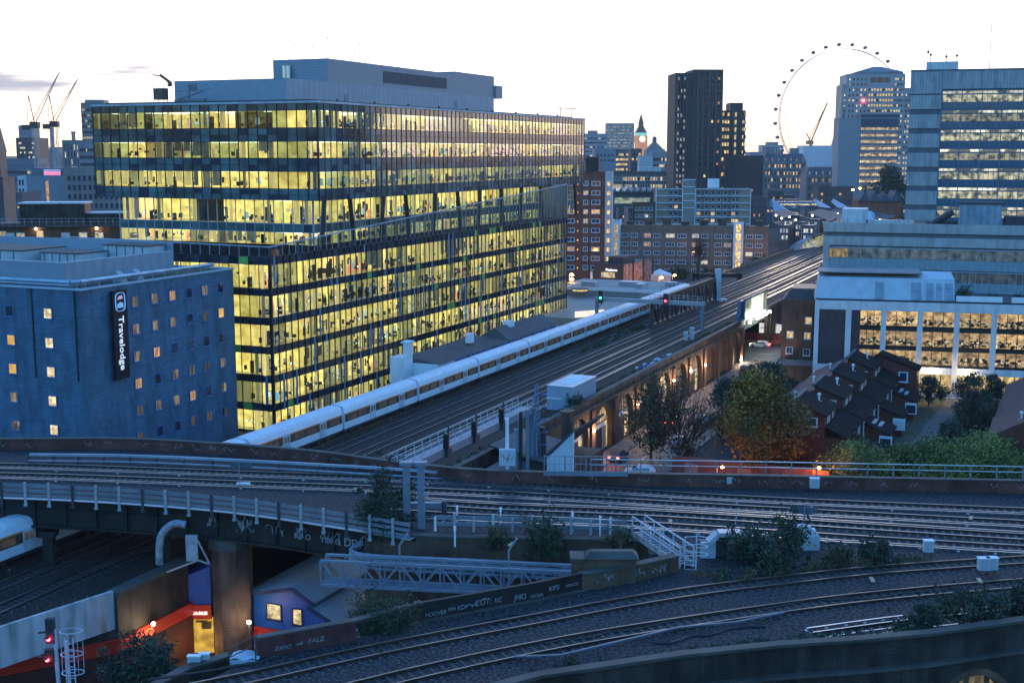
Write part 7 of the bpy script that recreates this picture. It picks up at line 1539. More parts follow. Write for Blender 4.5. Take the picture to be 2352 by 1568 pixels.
# far gantry with green and red signals
zg = 13.4; GB2 = MLF('signal_gantry', 'far beam gantry across the lower line with one green and one red signal lit', 'signal gantry', 247, -78, 8)
b = MB(); b.box(-89, -65.5, 246.6, 247.6, zg-.3, zg+.5); GB2.part(b, 'beam', M('pale_beam', (.30, .32, .34), var=.15)); b = MB()
for k in range(14): b.bar((-79+k, 247, zg+.5), (-79+k, 247, zg+1.6), .07)
b.bar((-79, 247, zg+1.6), (-66, 247, zg+1.6), .08); b.bar((-79, 247, zg+1.1), (-66, 247, zg+1.1), .06); GB2.part(b, 'handrail', steel)
for n in (-88.6, -66): b = MB(); b.box(n-.3, n+.3, 246.8, 247.4, 8, zg-.3); b.bar((n, 247, zg-2), (n+(1.6 if n < -80 else -1.6), 247, zg-.3), .15); GB2.part(b, 'post', gst)
for n, cl in ((-87.4, 'g'), (-73.4, 'r')):
    b = MB(); b.box(n-.45, n+.45, 245.9, 246.2, zg-.6, zg+2.0); o = GB2.part(b, 'signal_head', black); q = MB().ball((n, 245.85, zg+.5), .26, 8); q.build('signal_light', GLOW('strong_green', (.03, 1, .55), 1.6) if cl == 'g' else GLOW('strong_red', (1, .02, .03), 2), o)
p = G(1648, 690, 8); t = thing('signal_mast', 'tall single white mast with a long dark crossbar of signals beyond the bridge', 'signal mast', p, 0); zt_ = AT(1648, 608, p[1])[2]-8; s_ = p[1]/2900
MB().box(-.7, .7, -.6, .6, 0, zt_-1).build('mast', pale, t); MB().box(-2.2, 2.2, -1, 1, 0, .4).build('base', pale, t)
b = MB(); b.box(-62*s_, 55*s_, -.4, .4, zt_-3.0, zt_-2.1); [b.bar((-60*s_+k*1.2, 0, zt_-2.1), (-60*s_+k*1.2, 0, zt_-1.0), .06) for k in range(10)]; b.build('crossbar', black, t); [sig_head(t, (x*s_, -.6, zt_-2.6)) for x in (-58, -48, 44, 50)]
# relay box on the viaduct, cabinets
RBX = MLF('equipment_cabin', 'blue-grey flat-roofed equipment cabin on the arched viaduct edge', 'cabin', 162, -65, 8); cb_m = M('cabin_blue_grey', (.30, .33, .42), rough=.5, var=.08)
b = MB(); b.box(-65.4, -61.5, 162, 171.5, 7.95, 11.4); RBX.part(b, 'wall', cb_m); b = MB(); b.box(-65.5, -61.4, 161.9, 171.6, 11.4, 11.5); RBX.part(b, 'roof', M('cabin_roof', (.45, .47, .52), rough=.4)); b = MB()
for k in range(4): b.box(-64.4, -62.4, 164.2+k*1.7, 165.4+k*1.7, 11.5, 11.56)
RBX.part(b, 'roof_panels', white_paint); b = MB(); b.box(-65.45, -63.2, 161.9, 162, 9.6, 9.75); RBX.part(b, 'band', white_paint)
def cabinet(label, p, w_=.8, d=.5, h=1.2, mat=None, rz=0, legs=True, group='lineside cabinets'):
    t = thing('equipment_cabinet', label, 'cabinet', p, rz, group); z0 = .35 if legs else 0; MB().box(-w_/2, w_/2, -d/2, d/2, z0, h).build('case', mat or M('cabinet_grey', (.42, .46, .52), var=.08), t)
    b = MB(); b.box(-w_/2-.04, w_/2+.04, -d/2-.04, d/2+.04, h, h+.05); b.build('lid', white_paint, t)
    if legs: b = MB(); [b.box(x-.04, x+.04, -.05, .05, 0, z0) for x in (-w_/2+.1, w_/2-.1)]; b.build('legs', dark_steel, t)
    b = MB(); b.box(-w_/2+.06, -.02, -d/2-.012, -d/2, z0+.08, h-.08); b.box(.02, w_/2-.06, -d/2-.012, -d/2, z0+.08, h-.08); b.build('door', M('cabinet_door', (.36, .40, .46)), t)
cabinet('pale lineside cabinet against the maroon parapet, beneath the orange lamps', G(1870, 1128, 14)); cabinet('small cabinet box by the parapet below the left orange lamp', G(1675, 1118, 14), .5, .4, .9)
cabinet('pale cabinet on legs between the upper and the foreground tracks', G(2131, 1276, 14), .7); cabinet('left one of the twin cabinets by the foreground tracks at the right', G(2258, 1318, 14)); cabinet('right one of the twin cabinets by the foreground tracks at the right', G(2276, 1317, 14))
cabinet('pair of grey hatches on the brick wall by the pier, left one', G(447, 1538, 13.2), .75, .3, .9, group='hatches by the pier wall'); cabinet('grey hatch on the brick wall by the pier, right one', G(470, 1533, 13.2), .6, .3, .9, group='hatches by the pier wall')
cabinet('tall slim pale cabinet beside the lower line near the far gantry post', W(233, -64.2, 8), .8, .6, 2.6); cabinet('second slim cabinet near the far gantry, shorter', W(231.6, -65, 8), .7, .6, 1.9)
t = thing('equipment_cabinet', 'dome-topped pale cabinet with hazard stripes beside the large bush', 'cabinet', G(1845, 1258, 14), 0); b = MB(); b.box(-1.1, 1.1, -.6, .6, 0, 1.1); b.hexa([(-1.1, -.6, 1.1), (1.1, -.6, 1.1), (1.1, .6, 1.1), (-1.1, .6, 1.1), (-.7, -.4, 1.8), (.4, -.4, 1.8), (.4, .4, 1.8), (-.7, .4, 1.8)]); b.build('case', M('cabinet_grey', (.42, .46, .52)), t); b = MB(); [b.box(-.9+k*.5, -.65+k*.5, -.62, -.6, .35, .5) for k in range(4)]; b.build('hazard_stripe', M('hazard_yellow', (.4, .3, .03)), t)
# platform for signs on posts
for i, (u, vb, vt_, ub, wd) in enumerate(((551, 1116, 1063, 551, 1.9), (1846, 1222, 1166, 1846, 1.8))):
    p = G(u, vb, 14); zt_ = AT(u, vt_, p[1])[2]-14; t = thing('sign_board', ['dark signboard on a thin pole on the left of the upper line', 'dark signboard on a thin pole right of the large bush'][i], 'signboard', p, 0, 'signboards on poles'); MB().tube((0, 0, 0), (0, 0, zt_+.3), .06, n=6).build('pole', gst, t); MB().box(-wd*.42, wd*.58, .06, .14, zt_-.5, zt_+.02).build('board', M('board_back', (.07, .09, .12)), t); MB().box(-.3, .9, -.3, .3, 0, .3).build('base', pale, t)
for i, (u, vb) in enumerate(((1050, 1205), (1150, 1210), (1315, 1222), (1378, 1230), (1759, 1270), (1045, 1255))):
    t = thing('marker_post', ['white marker post left of the middle of the upper line', 'thin marker post on the upper line, second from left', 'white marker post over the truss walkway', 'white marker post right above the truss walkway', 'marker post by the steel stairs and the large bush', 'marker post beside the grey posts'][i], 'post', G(u, vb, 14), 0, 'marker posts on the upper line'); MB().box(-.06, .06, -.05, .05, 0, 1.5).build('post', white_paint, t); MB().box(-.1, .1, -.08, .08, 1.3, 1.62).build('cap', white_paint, t)
for i, (u, v) in enumerate(((822, 1122), (1175, 1250), (1540, 1198), (1842, 1248-0), (2003, 1332-0), (2380-150, 1190), (1905, 1243), (2250, 1334))):
    t = thing('timber_offcut', ['pale board lying by the tall shrub on the upper line', 'pale board beside the trunking of the upper line', 'pale board between the upper tracks, middle', 'pale board by the domed cabinet', 'pale board near the bushes between the lines', 'pale board by the right of the maroon parapet', 'pale board between the rails right of the signboard', 'pale board by the twin cabinets'][i], 'board', G(u, v, 14.12), random.random()*2, 'pale boards on the ballast'); MB().box(-.45, .45, -.14, .14, 0, .1).build('board', M('orange_board', (.50, .34, .22)), t)
# trunking and fence on the near side of the upper line, right of the shrub
TFp = [G(1000, 1218, 14), G(1180, 1222, 14), G(1440, 1230, 14)]; TF = WF('trackside_fence', 'row of grey posts with cable trunking above the grimy brick retaining wall', 'fence', TFp[0]); P_ = smooth_path(TFp, 6)
b = MB(); strip(b, [Vector((p.x, p.y, 14)) for p in P_], .08, .32, 0, .95); strip(b, [Vector((p.x, p.y, 14)) for p in P_], .08, .28, 0, .45); TF.part(b, 'cable_trunking', M('grey_trunking', (.16, .18, .22)))
tot_ = sum((c-a).length for a, c in zip(P_, P_[1:])); s = 0; i = 0
while s < tot_:
    p, d = along(P_, s); b = MB(); b.box(p.x-.1, p.x+.1, p.y-.2, p.y-.08, 13.2, 15.5 if i % 2 else 15.2); TF.part(b, 'post', steel if i % 3 else pale); s += 1.55; i += 1
# railing on the far parapet
RLp = offset_path(FE, -.2); RL = WF('parapet_railing', 'long two-bar steel railing on the far parapet in front of the trees', 'railing', tuple(G(1800, 1100, 15))); rp_ = [p for p in RLp if p.x > 5.2]
b = MB(); strip(b, [Vector((p.x, p.y, 0)) for p in rp_], .07, .07, 0, 16.35); strip(b, [Vector((p.x, p.y, 0)) for p in rp_], .05, .06, 0, 15.85); RL.part(b, 'rails', M('pale_handrail', (.42, .52, .62)))
s = 0; tot_ = sum((c-a).length for a, c in zip(rp_, rp_[1:]))
while s < tot_:
    p, d = along(rp_, s); RL.part(MB().box(p.x-.05, p.x+.05, p.y-.05, p.y+.05, 15.1, 16.4), 'post', gst); s += 2.25
GT = WF('mesh_gate', 'blue-grey steel gate panels on the parapet in front of the street end', 'gate', tuple(G(1400, 1090, 15))); gp = [p for p in RLp if p.x > -4][0:2]
for k in range(4):
    a = G(1250+k*48+(70 if k > 0 else 0)*0, 1092+k*.5, 15.1); a = (a[0], a[1], 15.1); q = (a[0]+1.85, a[1]-.05, 15.1); b = MB(); b.bar(a, (a[0], a[1], 17.0), .09); b.bar(q, (q[0], q[1], 17.0), .09); b.bar((a[0], a[1], 16.9), (q[0], q[1], 16.9), .07); b.bar((a[0], a[1], 16.2), (q[0], q[1], 16.2), .05); b.bar((a[0], a[1], 15.5), (q[0], q[1], 15.5), .07)
    [b.bar((a[0]+j*.46, a[1], 15.5), (a[0]+j*.46, a[1], 16.9), .03) for j in range(1, 4)]; b.box(a[0], q[0], a[1]-.03, a[1]+.03, 15.1, 15.5); GT.part(b, 'gate_panel', gst)
# truss walkway across the gap with cable pipes behind
za, zb_ = 11.6, 13.5; A0 = Vector(G(737, 1343, za)); A1 = Vector(G(1340, 1372, za)); TW = WF('truss_walkway', 'grey steel truss bridge carrying cables across the dark gap', 'truss bridge', tuple(A0)); gt = M('truss_grey', (.20, .22, .27), rough=.5, var=.12)
d = (A1-A0); dn = d.normalized(); sd = Vector((dn.y, -dn.x, 0)); up = Vector((0, 0, zb_-za)); n = 13
for kk, off in enumerate((0, -1.5)):
    o = sd*(-off if False else off)*1; b = MB(); P = lambda t, z=0: A0+d*t+sd*off+up*z
    b.bar(P(0), P(1), .16, .2); b.bar(P(0, 1), P(1, 1), .16, .2)
    for k in range(n+1): b.bar(P(k/n), P(k/n, 1), .13)
    for k in range(n):
        b.bar(P(k/n, 1 if k % 2 == 0 else 0), P((k+1)/n, 0 if k % 2 == 0 else 1), .11)
    TW.part(b, 'truss_side', gt)
b = MB(); 
for k in range(n+1): b.bar(A0+d*k/n, A0+d*k/n-sd*1.5, .1)
b.hexa([tuple(q) for q in (A0+sd*-.1, A1+sd*-.1, A1-sd*1.4, A0-sd*1.4, A0+sd*-.1+Vector((0, 0, .08)), A1+sd*-.1+Vector((0, 0, .08)), A1-sd*1.4+Vector((0, 0, .08)), A0-sd*1.4+Vector((0, 0, .08)))]); TW.part(b, 'deck', M('mesh_deck', (.10, .12, .16)))
for t_ in (.305, .72): p = A0+d*t_-sd*.2; b = MB(); b.bar((p.x, p.y, za), (p.x, p.y, zb_+1.4), .14); b.bar((p.x, p.y, zb_+1.4), (p.x+.6, p.y, zb_+2.3), .14); TW.part(b, 'lamp_post', gt)
CP = WF('cable_pipes', 'bundle of long grey pipes bending round behind the truss bridge', 'pipes', tuple(G(1000, 1285, 12))); pm = M('grey_pipe', (.24, .28, .35), rough=.45, var=.2, sc=.6)
for k in range(4):
    P_ = smooth_path([G(835-k*2, 1248+k*3, 12.6-k*.3), G(806, 1262+k*7, 12.5-k*.4), G(860, 1276+k*9, 12.5-k*.4), G(1100, 1287+k*10, 12.4-k*.4), G(1500, 1308+k*10, 12.3-k*.4)], 6); b = MB(); b.path([tuple(p) for p in P_], .16 if k < 2 else .22, 6); CP.part(b, 'pipe', pm, smooth=True)
# steel stairs down to the low wall
p0 = Vector(G(1452, 1224, 14.4)); p1 = Vector(G(1562, 1300, 14.2)); ST = WF('steel_stairs', 'pale steel stairway with rusty side plates leading down to the low graffiti wall', 'stairs', tuple(p1)); d = p1-p0; dn = Vector((d.x, d.y, 0)).normalized(); sd = Vector((dn.y, -dn.x, 0)); b = MB()
for off in (0, 1.1):
    q = MB(); a = p0+sd*off*-1; c = p1+sd*off*-1; q.bar(a, c, .08, .5); ST.part(q, 'side_plate', M('rusty_plate', (.40, .36, .36), var=.4, sc=1.5)); q = MB(); u_ = Vector((0, 0, 1.35))
    q.bar(a+u_, c+u_, .08); q.bar(a+u_*.55, c+u_*.55, .05)
    for k in range(6): e_ = a.lerp(c, k/5); q.bar(e_, e_+u_, .1)
    ST.part(q, 'handrail', M('pale_rail', (.45, .50, .60), rough=.5))
for k in range(16): e_ = p0.lerp(p1, k/16); b.bar(e_, e_-sd*1.1, .28, .05)
ST.part(b, 'treads', gst); q = MB(); c = p1+dn*.6
for k in range(5): q.bar(c+Vector((.9, .3, k*.35-.2)), c+Vector((.1, .5, k*.35-.2)), .05)
for s in (0, 1): q.bar(c+Vector((.9-.8*s, .3+.2*s, -.5)), c+Vector((.9-.8*s, .3+.2*s, 2.6-s*.4)), .07)
for z in (.9, 1.5, 2.1): q.path([tuple(c+Vector(v)) for v in ((.9, .3, z), (1.6, .2, z), (1.8, .7, z), (1.3, 1.1, z), (.2, .9, z), (.1, .5, z))], .035, 5)
ST.part(q, 'caged_ladder', M('pale_rail', (.45, .50, .60))); 
# small arched steel portal
p = G(1672, 1280, 14); t = thing('steel_portal', 'squat pale steel portal with chamfered corners between the stairs and the large bush', 'portal', p, 0); b = MB(); P_ = [(-1.5, 0, 0), (-1.5, 0, 1.2), (-.8, 0, 1.9), (.9, 0, 1.9), (1.6, 0, 1.2), (1.9, 0, -.1)]
for a, c in zip(P_, P_[1:]): b.bar(a, c, 1.1, .32)
b.build('frame', M('portal_steel', (.36, .42, .50), rough=.5, var=.15), t); b = MB(); b.box(-1.3, 1.3, .3, .6, 0, 1.2); b.box(-.2, .6, -.3, .2, 0, 1.2); b.build('infill', dark_steel, t); MB().bar((.4, 0, 1.9), (.6, 0, 3.6), .06).build('pole', steel, t)
# ================================================================ the yard below the bridge (left)
A = Vector(low_wall[0]); Bq = Vector(low_wall[1]); C_ = Vector(low_wall[2]); D_ = Vector(low_wall[3]); D_.z = 0
LWL = WF('panelled_wall', 'pale streaked panel wall with brick end, edging the dark lower tracks', 'wall', (Bq.x, Bq.y, 0)); v2 = lambda p: Vector((p.x, p.y, 0))
pw = M('streaked_panels', (.42, .40, .42), var=.12, sc=.6, stain=.45, ribs=(.28, 'X', .1)); b = MB(); strip(b, [v2(A), v2(Bq), v2(C_)], .3, 3.2, 0, 5.6); LWL.part(b, 'panels', pw)
b = MB(); 
for k in range(12): q = v2(A).lerp(v2(C_), k/12); b.box(q.x-.03, q.x+.03, q.y-.25, q.y-.1, 5.6, 8.8)
strip(b, [v2(A)+Vector((0, -.17, 0)), v2(C_)+Vector((0, -.17, 0))], .05, .05, 0, 6.6); LWL.part(b, 'panel_joints', M('rust_joint', (.12, .08, .07)))
b = MB(); strip(b, [v2(C_), v2(D_)], .9, 8.4, 0, 0); LWL.part(b, 'brick_end', brick_dark); b = MB(); strip(b, [v2(A), v2(C_)], .5, 5.59, 0, 0); LWL.part(b, 'base_wall', brick_dark)
b = MB(); strip(b, [v2(C_), v2(D_)], 1.3, .3, 0, 8.42); LWL.part(b, 'coping', coping_m)
dirw = (v2(D_)-v2(A)).normalized(); nrm = Vector((dirw.y, -dirw.x, 0)); redm = M('red_fascia', (.50, .028, .012), rough=.45, var=.12)
TS = WF('tool_hire_shop', 'red-fronted hire shop with white lettering under the railway, lit yellow inside', 'shop', (D_.x, D_.y, 0)); b = MB()
a0 = v2(A)+nrm*.55; c0 = v2(D_)+nrm*.6; fpl = offset_path([v2(A), v2(C_), v2(D_)], .75); strip(b, fpl, .35, 1.1, 0, 3.8); TS.part(b, 'fascia', redm)
b = MB(); strip(b, offset_path([v2(A), v2(C_), v2(D_)], .66), .3, 3.7, 0, 0); TS.part(b, 'side_wall', M('red_side_wall', (.07, .018, .014), var=.4))
E0 = Vector(G(488, 1500, 0)); E0 = v2(D_)+Vector((2.35, -.1, 0)); fz = M('blue_cladding', (.01, .10, .42), rough=.5, var=.15, ribs=(1.6, 'X', .55))
b = MB(); b.box(D_.x-.1, E0.x, D_.y-.35, D_.y-.05, 3.3, 4.6); TS.part(b, 'front_fascia', redm); b = MB(); b.hexa([(D_.x-1.2, D_.y-.2, 4.6), (E0.x, D_.y-.2, 4.6), (E0.x, D_.y+5, 4.6), (D_.x-1.2, D_.y+5, 4.6), (D_.x-1.2, D_.y-.2, 6.6), (E0.x, D_.y-.2, 8.1), (E0.x, D_.y+5, 8.1), (D_.x-1.2, D_.y+5, 6.6)]); TS.part(b, 'blue_gable', fz)
b = MB(); b.box(D_.x+.25, E0.x, D_.y+.2, D_.y+.3, 0, 3.3); TS.part(b, 'lit_doorway', LIT('shop_interior', (.7, .35, .02), (1, .62, .08), .75, sc=(.9, .9, .9), lo=.5, objrand=0)); b = MB(); b.box(D_.x-.1, D_.x+.25, D_.y-.3, D_.y-.1, 0, 3.3); b.box(D_.x+1.4, D_.x+2.2, D_.y-.05, D_.y+.15, 2.3, 2.9, 1); b.box(D_.x+.9, D_.x+1.9, D_.y-.02, D_.y+.1, 2.9, 3.05, 1); TS.part(b, 'door_frame', [redm, black])
tb = text_mb('HIRE & SALES', .62, .04, bold=.02); s_ = 1.75/text_w(tb); bb = MB(); bb.add(tb, Matrix(((s_, 0, 0, D_.x+.25), (0, 0, -1, D_.y-.38), (0, s_*1.3, 0, 3.75), (0, 0, 0, 1)))); TS.part(bb, 'lettering', GLOW('sign_letter_white', (1, .9, .85), .3))
def fromwall(tb, s_, start, z, off, mat, nm, sy=1.0): bb = MB(); q = start+nrm*off; bb.add(tb, Matrix(((dirw.x*s_, 0, nrm.x, q.x), (dirw.y*s_, 0, nrm.y, q.y), (0, s_*sy, 0, z), (0, 0, 0, 1)))); return TS.part(bb, nm, mat)
st_ = v2(Vector(G(243, 1478, 4.2))); b = MB(); 
q0 = st_+nrm*.1; zc = 4.3; pts = [(0, -.5), (.5, -.1), (.1, .3), (.9, .2), (1.1, .9), (1.6, .35), (3.6, .6), (3.9, .0), (3.3, -.6), (1.2, -.55), (.8, -.9), (.6, -.5)]
b.poly([tuple(Vector((q0.x+dirw.x*a, q0.y+dirw.y*a, zc+z))+nrm*1.05) for a, z in pts]); TS.part(b, 'star_sign', M('sign_orange_red', (.8, .10, .04), emit=(1, .15, .06), es=.12)); fromwall(text_mb('Speedy', 1.1, .03, bold=.02, shear=.25), 3.0/text_w(text_mb('Speedy', 1.1)), st_+dirw*.6, 3.9, 1.2, black, 'script_lettering')
lp = Vector(G(352, 1432, 5.2)); t = thing('floodlight', 'white floodlight above the red fascia of the hire shop', 'lamp', tuple(lp), 0, 'white lamps in the yard'); MB().ball((0, 0, 0), .16, 8).build('bulb', GLOW('yard_flood', (1, .9, .6), 22), t); MB().bar((0, 0, 0), (-.3, .4, .1), .08).build('bracket', dark_steel, t)
lp2 = Vector(G(572, 1428, 4.2)); t = thing('floodlight', 'bright white lamp between the brick pier and the blue shed', 'lamp', tuple(lp2), 0, 'white lamps in the yard'); MB().ball((0, 0, 0), .17, 8).build('bulb', GLOW('yard_flood', (1, .9, .6), 22), t); MB().tube((0, .1, -4.2), (0, .1, .0), .06, n=6).build('post', dark_steel, t)
for p_, e_, c in ((lp+Vector((.3, -.8, .1)), 26, (1, .75, .4)), (lp2+Vector((-.4, -.5, .1)), 26, (1, .8, .45)), (Vector(G(460, 1490, 1.6)), 40, (1, .65, .2)), (Vector(G(150, 1530, 3.2)), 110, (1, .4, .12)), (Vector(G(735, 1438, 3.0)), 60, (1, .85, .7))):
    pl = bpy.data.lights.new('yard_glow', 'POINT'); pl.energy = e_; pl.color = c; pl.shadow_soft_size = .2; o = bpy.data.objects.new('lamp_light', pl); COL.objects.link(o); o.location = p_
# lit doorway at the bottom left
q = Vector(G(185, 1545, 2.0)); dq = v2(q)+nrm*.0; b = MB(); tt = (v2(q)-a0).dot(dirw); bq = a0+dirw*tt+nrm*.2; b.hexa([tuple(bq+Vector((0, 0, z))+dirw*s) for s, z in ()] if False else [tuple(bq+dirw*0+nrm*0), tuple(bq+dirw*1.3), tuple(bq+dirw*1.3+nrm*.06), tuple(bq+nrm*.06), tuple(bq+Vector((0, 0, 2.6))), tuple(bq+dirw*1.3+Vector((0, 0, 2.6))), tuple(bq+dirw*1.3+nrm*.06+Vector((0, 0, 2.6))), tuple(bq+nrm*.06+Vector((0, 0, 2.6)))]); TS.part(b, 'lit_door', LIT('door_glow', (1, .6, .2), (1, .8, .4), .9, lo=.6, objrand=0))
# blue shed
s0 = Vector(W(88, -65.6)); BS = MLF('blue_shed', 'blue ribbed shed with grey stepped roof, red sign band and two lit windows', 'shed', 88, -62); n0, n1, n2 = -63.4, -57.2, -52
b = MB(); b.box(n0, n1, 88, 100, 0, 5.9); b.poly([(n0, 87.99, 5.9), (n1, 87.99, 5.9), (-58.9, 87.99, 6.9)]); b.hexa([(n1, 88, 0), (n2, 88, 0), (n2, 100, 0), (n1, 100, 0), (n1, 88, 5.6), (n2, 88, 3.2), (n2, 100, 3.2), (n1, 100, 5.6)]); BS.part(b, 'wall', fz)
rb = M('grey_ribbed_roof', (.42, .50, .58), rough=.45, var=.12, ribs=(1.0, 'X', .2)); c_ = -58.9; b = MB(); 
b.hexa([(n0-.3, 87.7, 5.8), (c_, 87.7, 6.95), (c_, 101, 6.95), (n0-.3, 101, 5.8), (n0-.3, 87.7, 5.95), (c_, 87.7, 7.1), (c_, 101, 7.1), (n0-.3, 101, 5.95)]); b.hexa([(c_, 87.7, 6.95), (n1+.5, 87.7, 5.8), (n1+.5, 101, 5.8), (c_, 101, 6.95), (c_, 87.7, 7.1), (n1+.5, 87.7, 5.95), (n1+.5, 101, 5.95), (c_, 101, 7.1)]); b.hexa([(n1-.2, 87.7, 5.55), (n2+.4, 87.7, 2.95), (n2+.4, 101, 2.95), (n1-.2, 101, 5.55), (n1-.2, 87.7, 5.7), (n2+.4, 87.7, 3.1), (n2+.4, 101, 3.1), (n1-.2, 101, 5.7)]); BS.part(b, 'roof', rb)
b = MB(); b.bar((n0-.3, 87.65, 5.75), (c_, 87.65, 6.9), .1, .35); b.bar((c_, 87.65, 6.9), (n1+.5, 87.65, 5.75), .1, .35); b.bar((n1-.2, 87.65, 5.5), (n2+.4, 87.65, 2.9), .1, .35); BS.part(b, 'gable_trim', M('navy_trim', (.02, .03, .09)))
W_ = Wins(M('dark_blue_frame', (.02, .03, .08)), BS.root, BS.off); wi2 = LIT('shed_room', (.9, .6, .2), (1, .85, .5), .95, sc=(1.2, 1.2, 1.2), lo=.2, objrand=.1); W_.add(n0+2.4, 87.97, 3.7, 0, 1.55, 1.5, wi2, 0); W_.add(n0+4.8, 87.97, 3.6, 0, 1.0, 1.5, wi2, 0); W_.flush()
b = MB(); b.box(n0, n1+.2, 87.75, 87.9, 1.7, 2.9); BS.part(b, 'sign_band', redm); tb = text_mb('www.speedy', .8, .03, bold=.02); s_ = 3.2/text_w(tb); bb = MB(); bb.add(tb, Matrix(((s_, 0, 0, n0+1), (0, 0, -1, 87.7), (0, s_, 0, 2.0), (0, 0, 0, 1)))); BS.part(bb, 'lettering', GLOW('sign_letter_white', (1, .9, .85), .3))
b = MB(); b.box(n1+.8, n1+3.6, 87.75, 87.9, 2.4, 3.4); BS.part(b, 'lit_sign', GLOW('lit_red_sign', (1, .08, .03), .28)); b = MB(); b.poly([(n1+1.4, 87.7, 3.3), (n1+2.2, 87.7, 2.9), (n1+2.6, 87.7, 2.6), (n1+1.9, 87.7, 2.75)]); b.box(n1+.8, n1+3.6, 87.6, 87.9, 3.42, 3.5); BS.part(b, 'sign_mark', GLOW('lit_white_mark', (1, .9, .8), .6))
# brick wall, railing and bits right of the pier
WB = WF('yard_wall', 'low brick wall with sloping coping beside the foreground tracks, lower left', 'wall', tuple(G(500, 1560, 13))); P_ = [Vector(G(u, v, 13.2)) for u, v in ((330, 1605), (430, 1550), (528, 1520))]; P_ = [Vector((p.x, p.y, 0)) for p in P_]; b = MB(); strip(b, P_, .5, 13.6, 0, 0); WB.part(b, 'wall', brick_dark); b = MB(); strip(b, P_, .7, .16, 0, 13.6); WB.part(b, 'coping', coping_m)
RR_ = WF('hand_railing', 'dark tubular handrail round the pit beside the red parapet end', 'railing', tuple(G(560, 1520, 14))); b = MB(); P_ = [G(526, 1520, 14), G(530, 1490, 14), G(588, 1462, 14)]; pts = [Vector(G(527, 1530, 14)), Vector(G(585, 1500, 14)), Vector(G(588, 1530, 14))]
for a, c in zip(pts, pts[1:]): [b.bar(a+Vector((0, 0, z)), c+Vector((0, 0, z)), .05) for z in (.55, 1.1)]
for a in pts: b.bar(a, a+Vector((0, 0, 1.15)), .06)
RR_.part(b, 'rails', dark_steel); t = thing('tarpaulin', 'crumpled pale blue tarpaulin in the corner beside the handrail', 'tarpaulin', G(565, 1512, 14), 0); b = MB(); R6 = random.Random(2)
V_ = [[(-.9+i*.35, -.5+j*.3, .1+R6.random()*.35*(1-abs(i-2.5)/3)) for i in range(6)] for j in range(5)]
for j in range(4):
    for i in range(5): b.quad(V_[j][i], V_[j][i+1], V_[j+1][i+1], V_[j+1][i])
b.box(-.85, .7, -.45, .6, -.2, .1); b.build('sheet', M('pale_blue_tarp', (.35, .45, .55)), t)
# signal post with caged ladder, bottom left
p = AT(150, 1568, 80); p = (AT(150, 1500, 80)[0], 80, 4); t = thing('signal_post', 'tall railway signal post with caged ladder and red lights, bottom left corner', 'signal', p, 0); zt_ = AT(130, 1425, 80)[2]-4; s_ = 80/2900; b = MB(); b.tube((-.45, 0, 0), (-.65, 0, zt_-.6), .14, n=8); b.tube((.35, 0, 0), (.1, 0, zt_-1.4), .11, n=8); b.build('post', M('pale_rail', (.45, .50, .60)), t)
for x, z, lb in ((-.85, zt_-.6, 1), (-1.0, zt_-2.3, 1)):
    h_ = 1 if z > zt_-1 else .5; b = MB(); b.box(x-.3, x+.25, -.25, .15, z-.9*h_, z+.8*h_); b.bar((x-.3, -.2, z-.1), (x-.75, -.3, z-.1), .18, .08); o = b.build('signal_head', [M('signal_black', (.025, .03, .04))], t); MB().ball((x-.1, -.34, z-.55*h_), .13, 8).build('signal_light', red_glow, o); MB().bar((x-.15, -.3, z-.55*h_+.15), (x-.15, -.6, z-.55*h_+.1), .3, .04).build('hood', black, o)
b = MB()
for k in range(16): b.bar((.05, .0, zt_-1.6-k*.4), (.6, .0, zt_-1.6-k*.4), .04)
b.bar((0, 0, zt_-8), (-.0, 0, zt_-1.2), .07); b.bar((.62, 0, zt_-8), (.55, 0, zt_-1.2), .07)
for z in (zt_-.7, zt_-2.3, zt_-3.6): b.path([(-.1+(.75*math.cos(a)+.55), -.55*math.sin(a), z) for a in [PI+k*PI/6 for k in range(13)]], .035, 5)
for a in (-2.4, -1.6, -.8, 0): b.bar((.45+.75*math.cos(a), .55*math.sin(a), zt_-3.6), (.45+.75*math.cos(a), .55*math.sin(a), zt_-.7), .035)
b.build('caged_ladder', M('pale_rail', (.45, .50, .60)), t)
b = MB(); [b.bar((-2.3+k*1.1, -.6, zt_-6.5+k*.1), (-2.3+k*1.1, -.6, zt_-5.3+k*.1), .04) for k in range(5)]; b.bar((-2.3, -.6, zt_-5.3), (2.2, -.6, zt_-4.9), .05); b.bar((-2.3, -.6, zt_-5.9), (2.2, -.6, zt_-5.5), .04); b.build('platform_rail', steel, t)
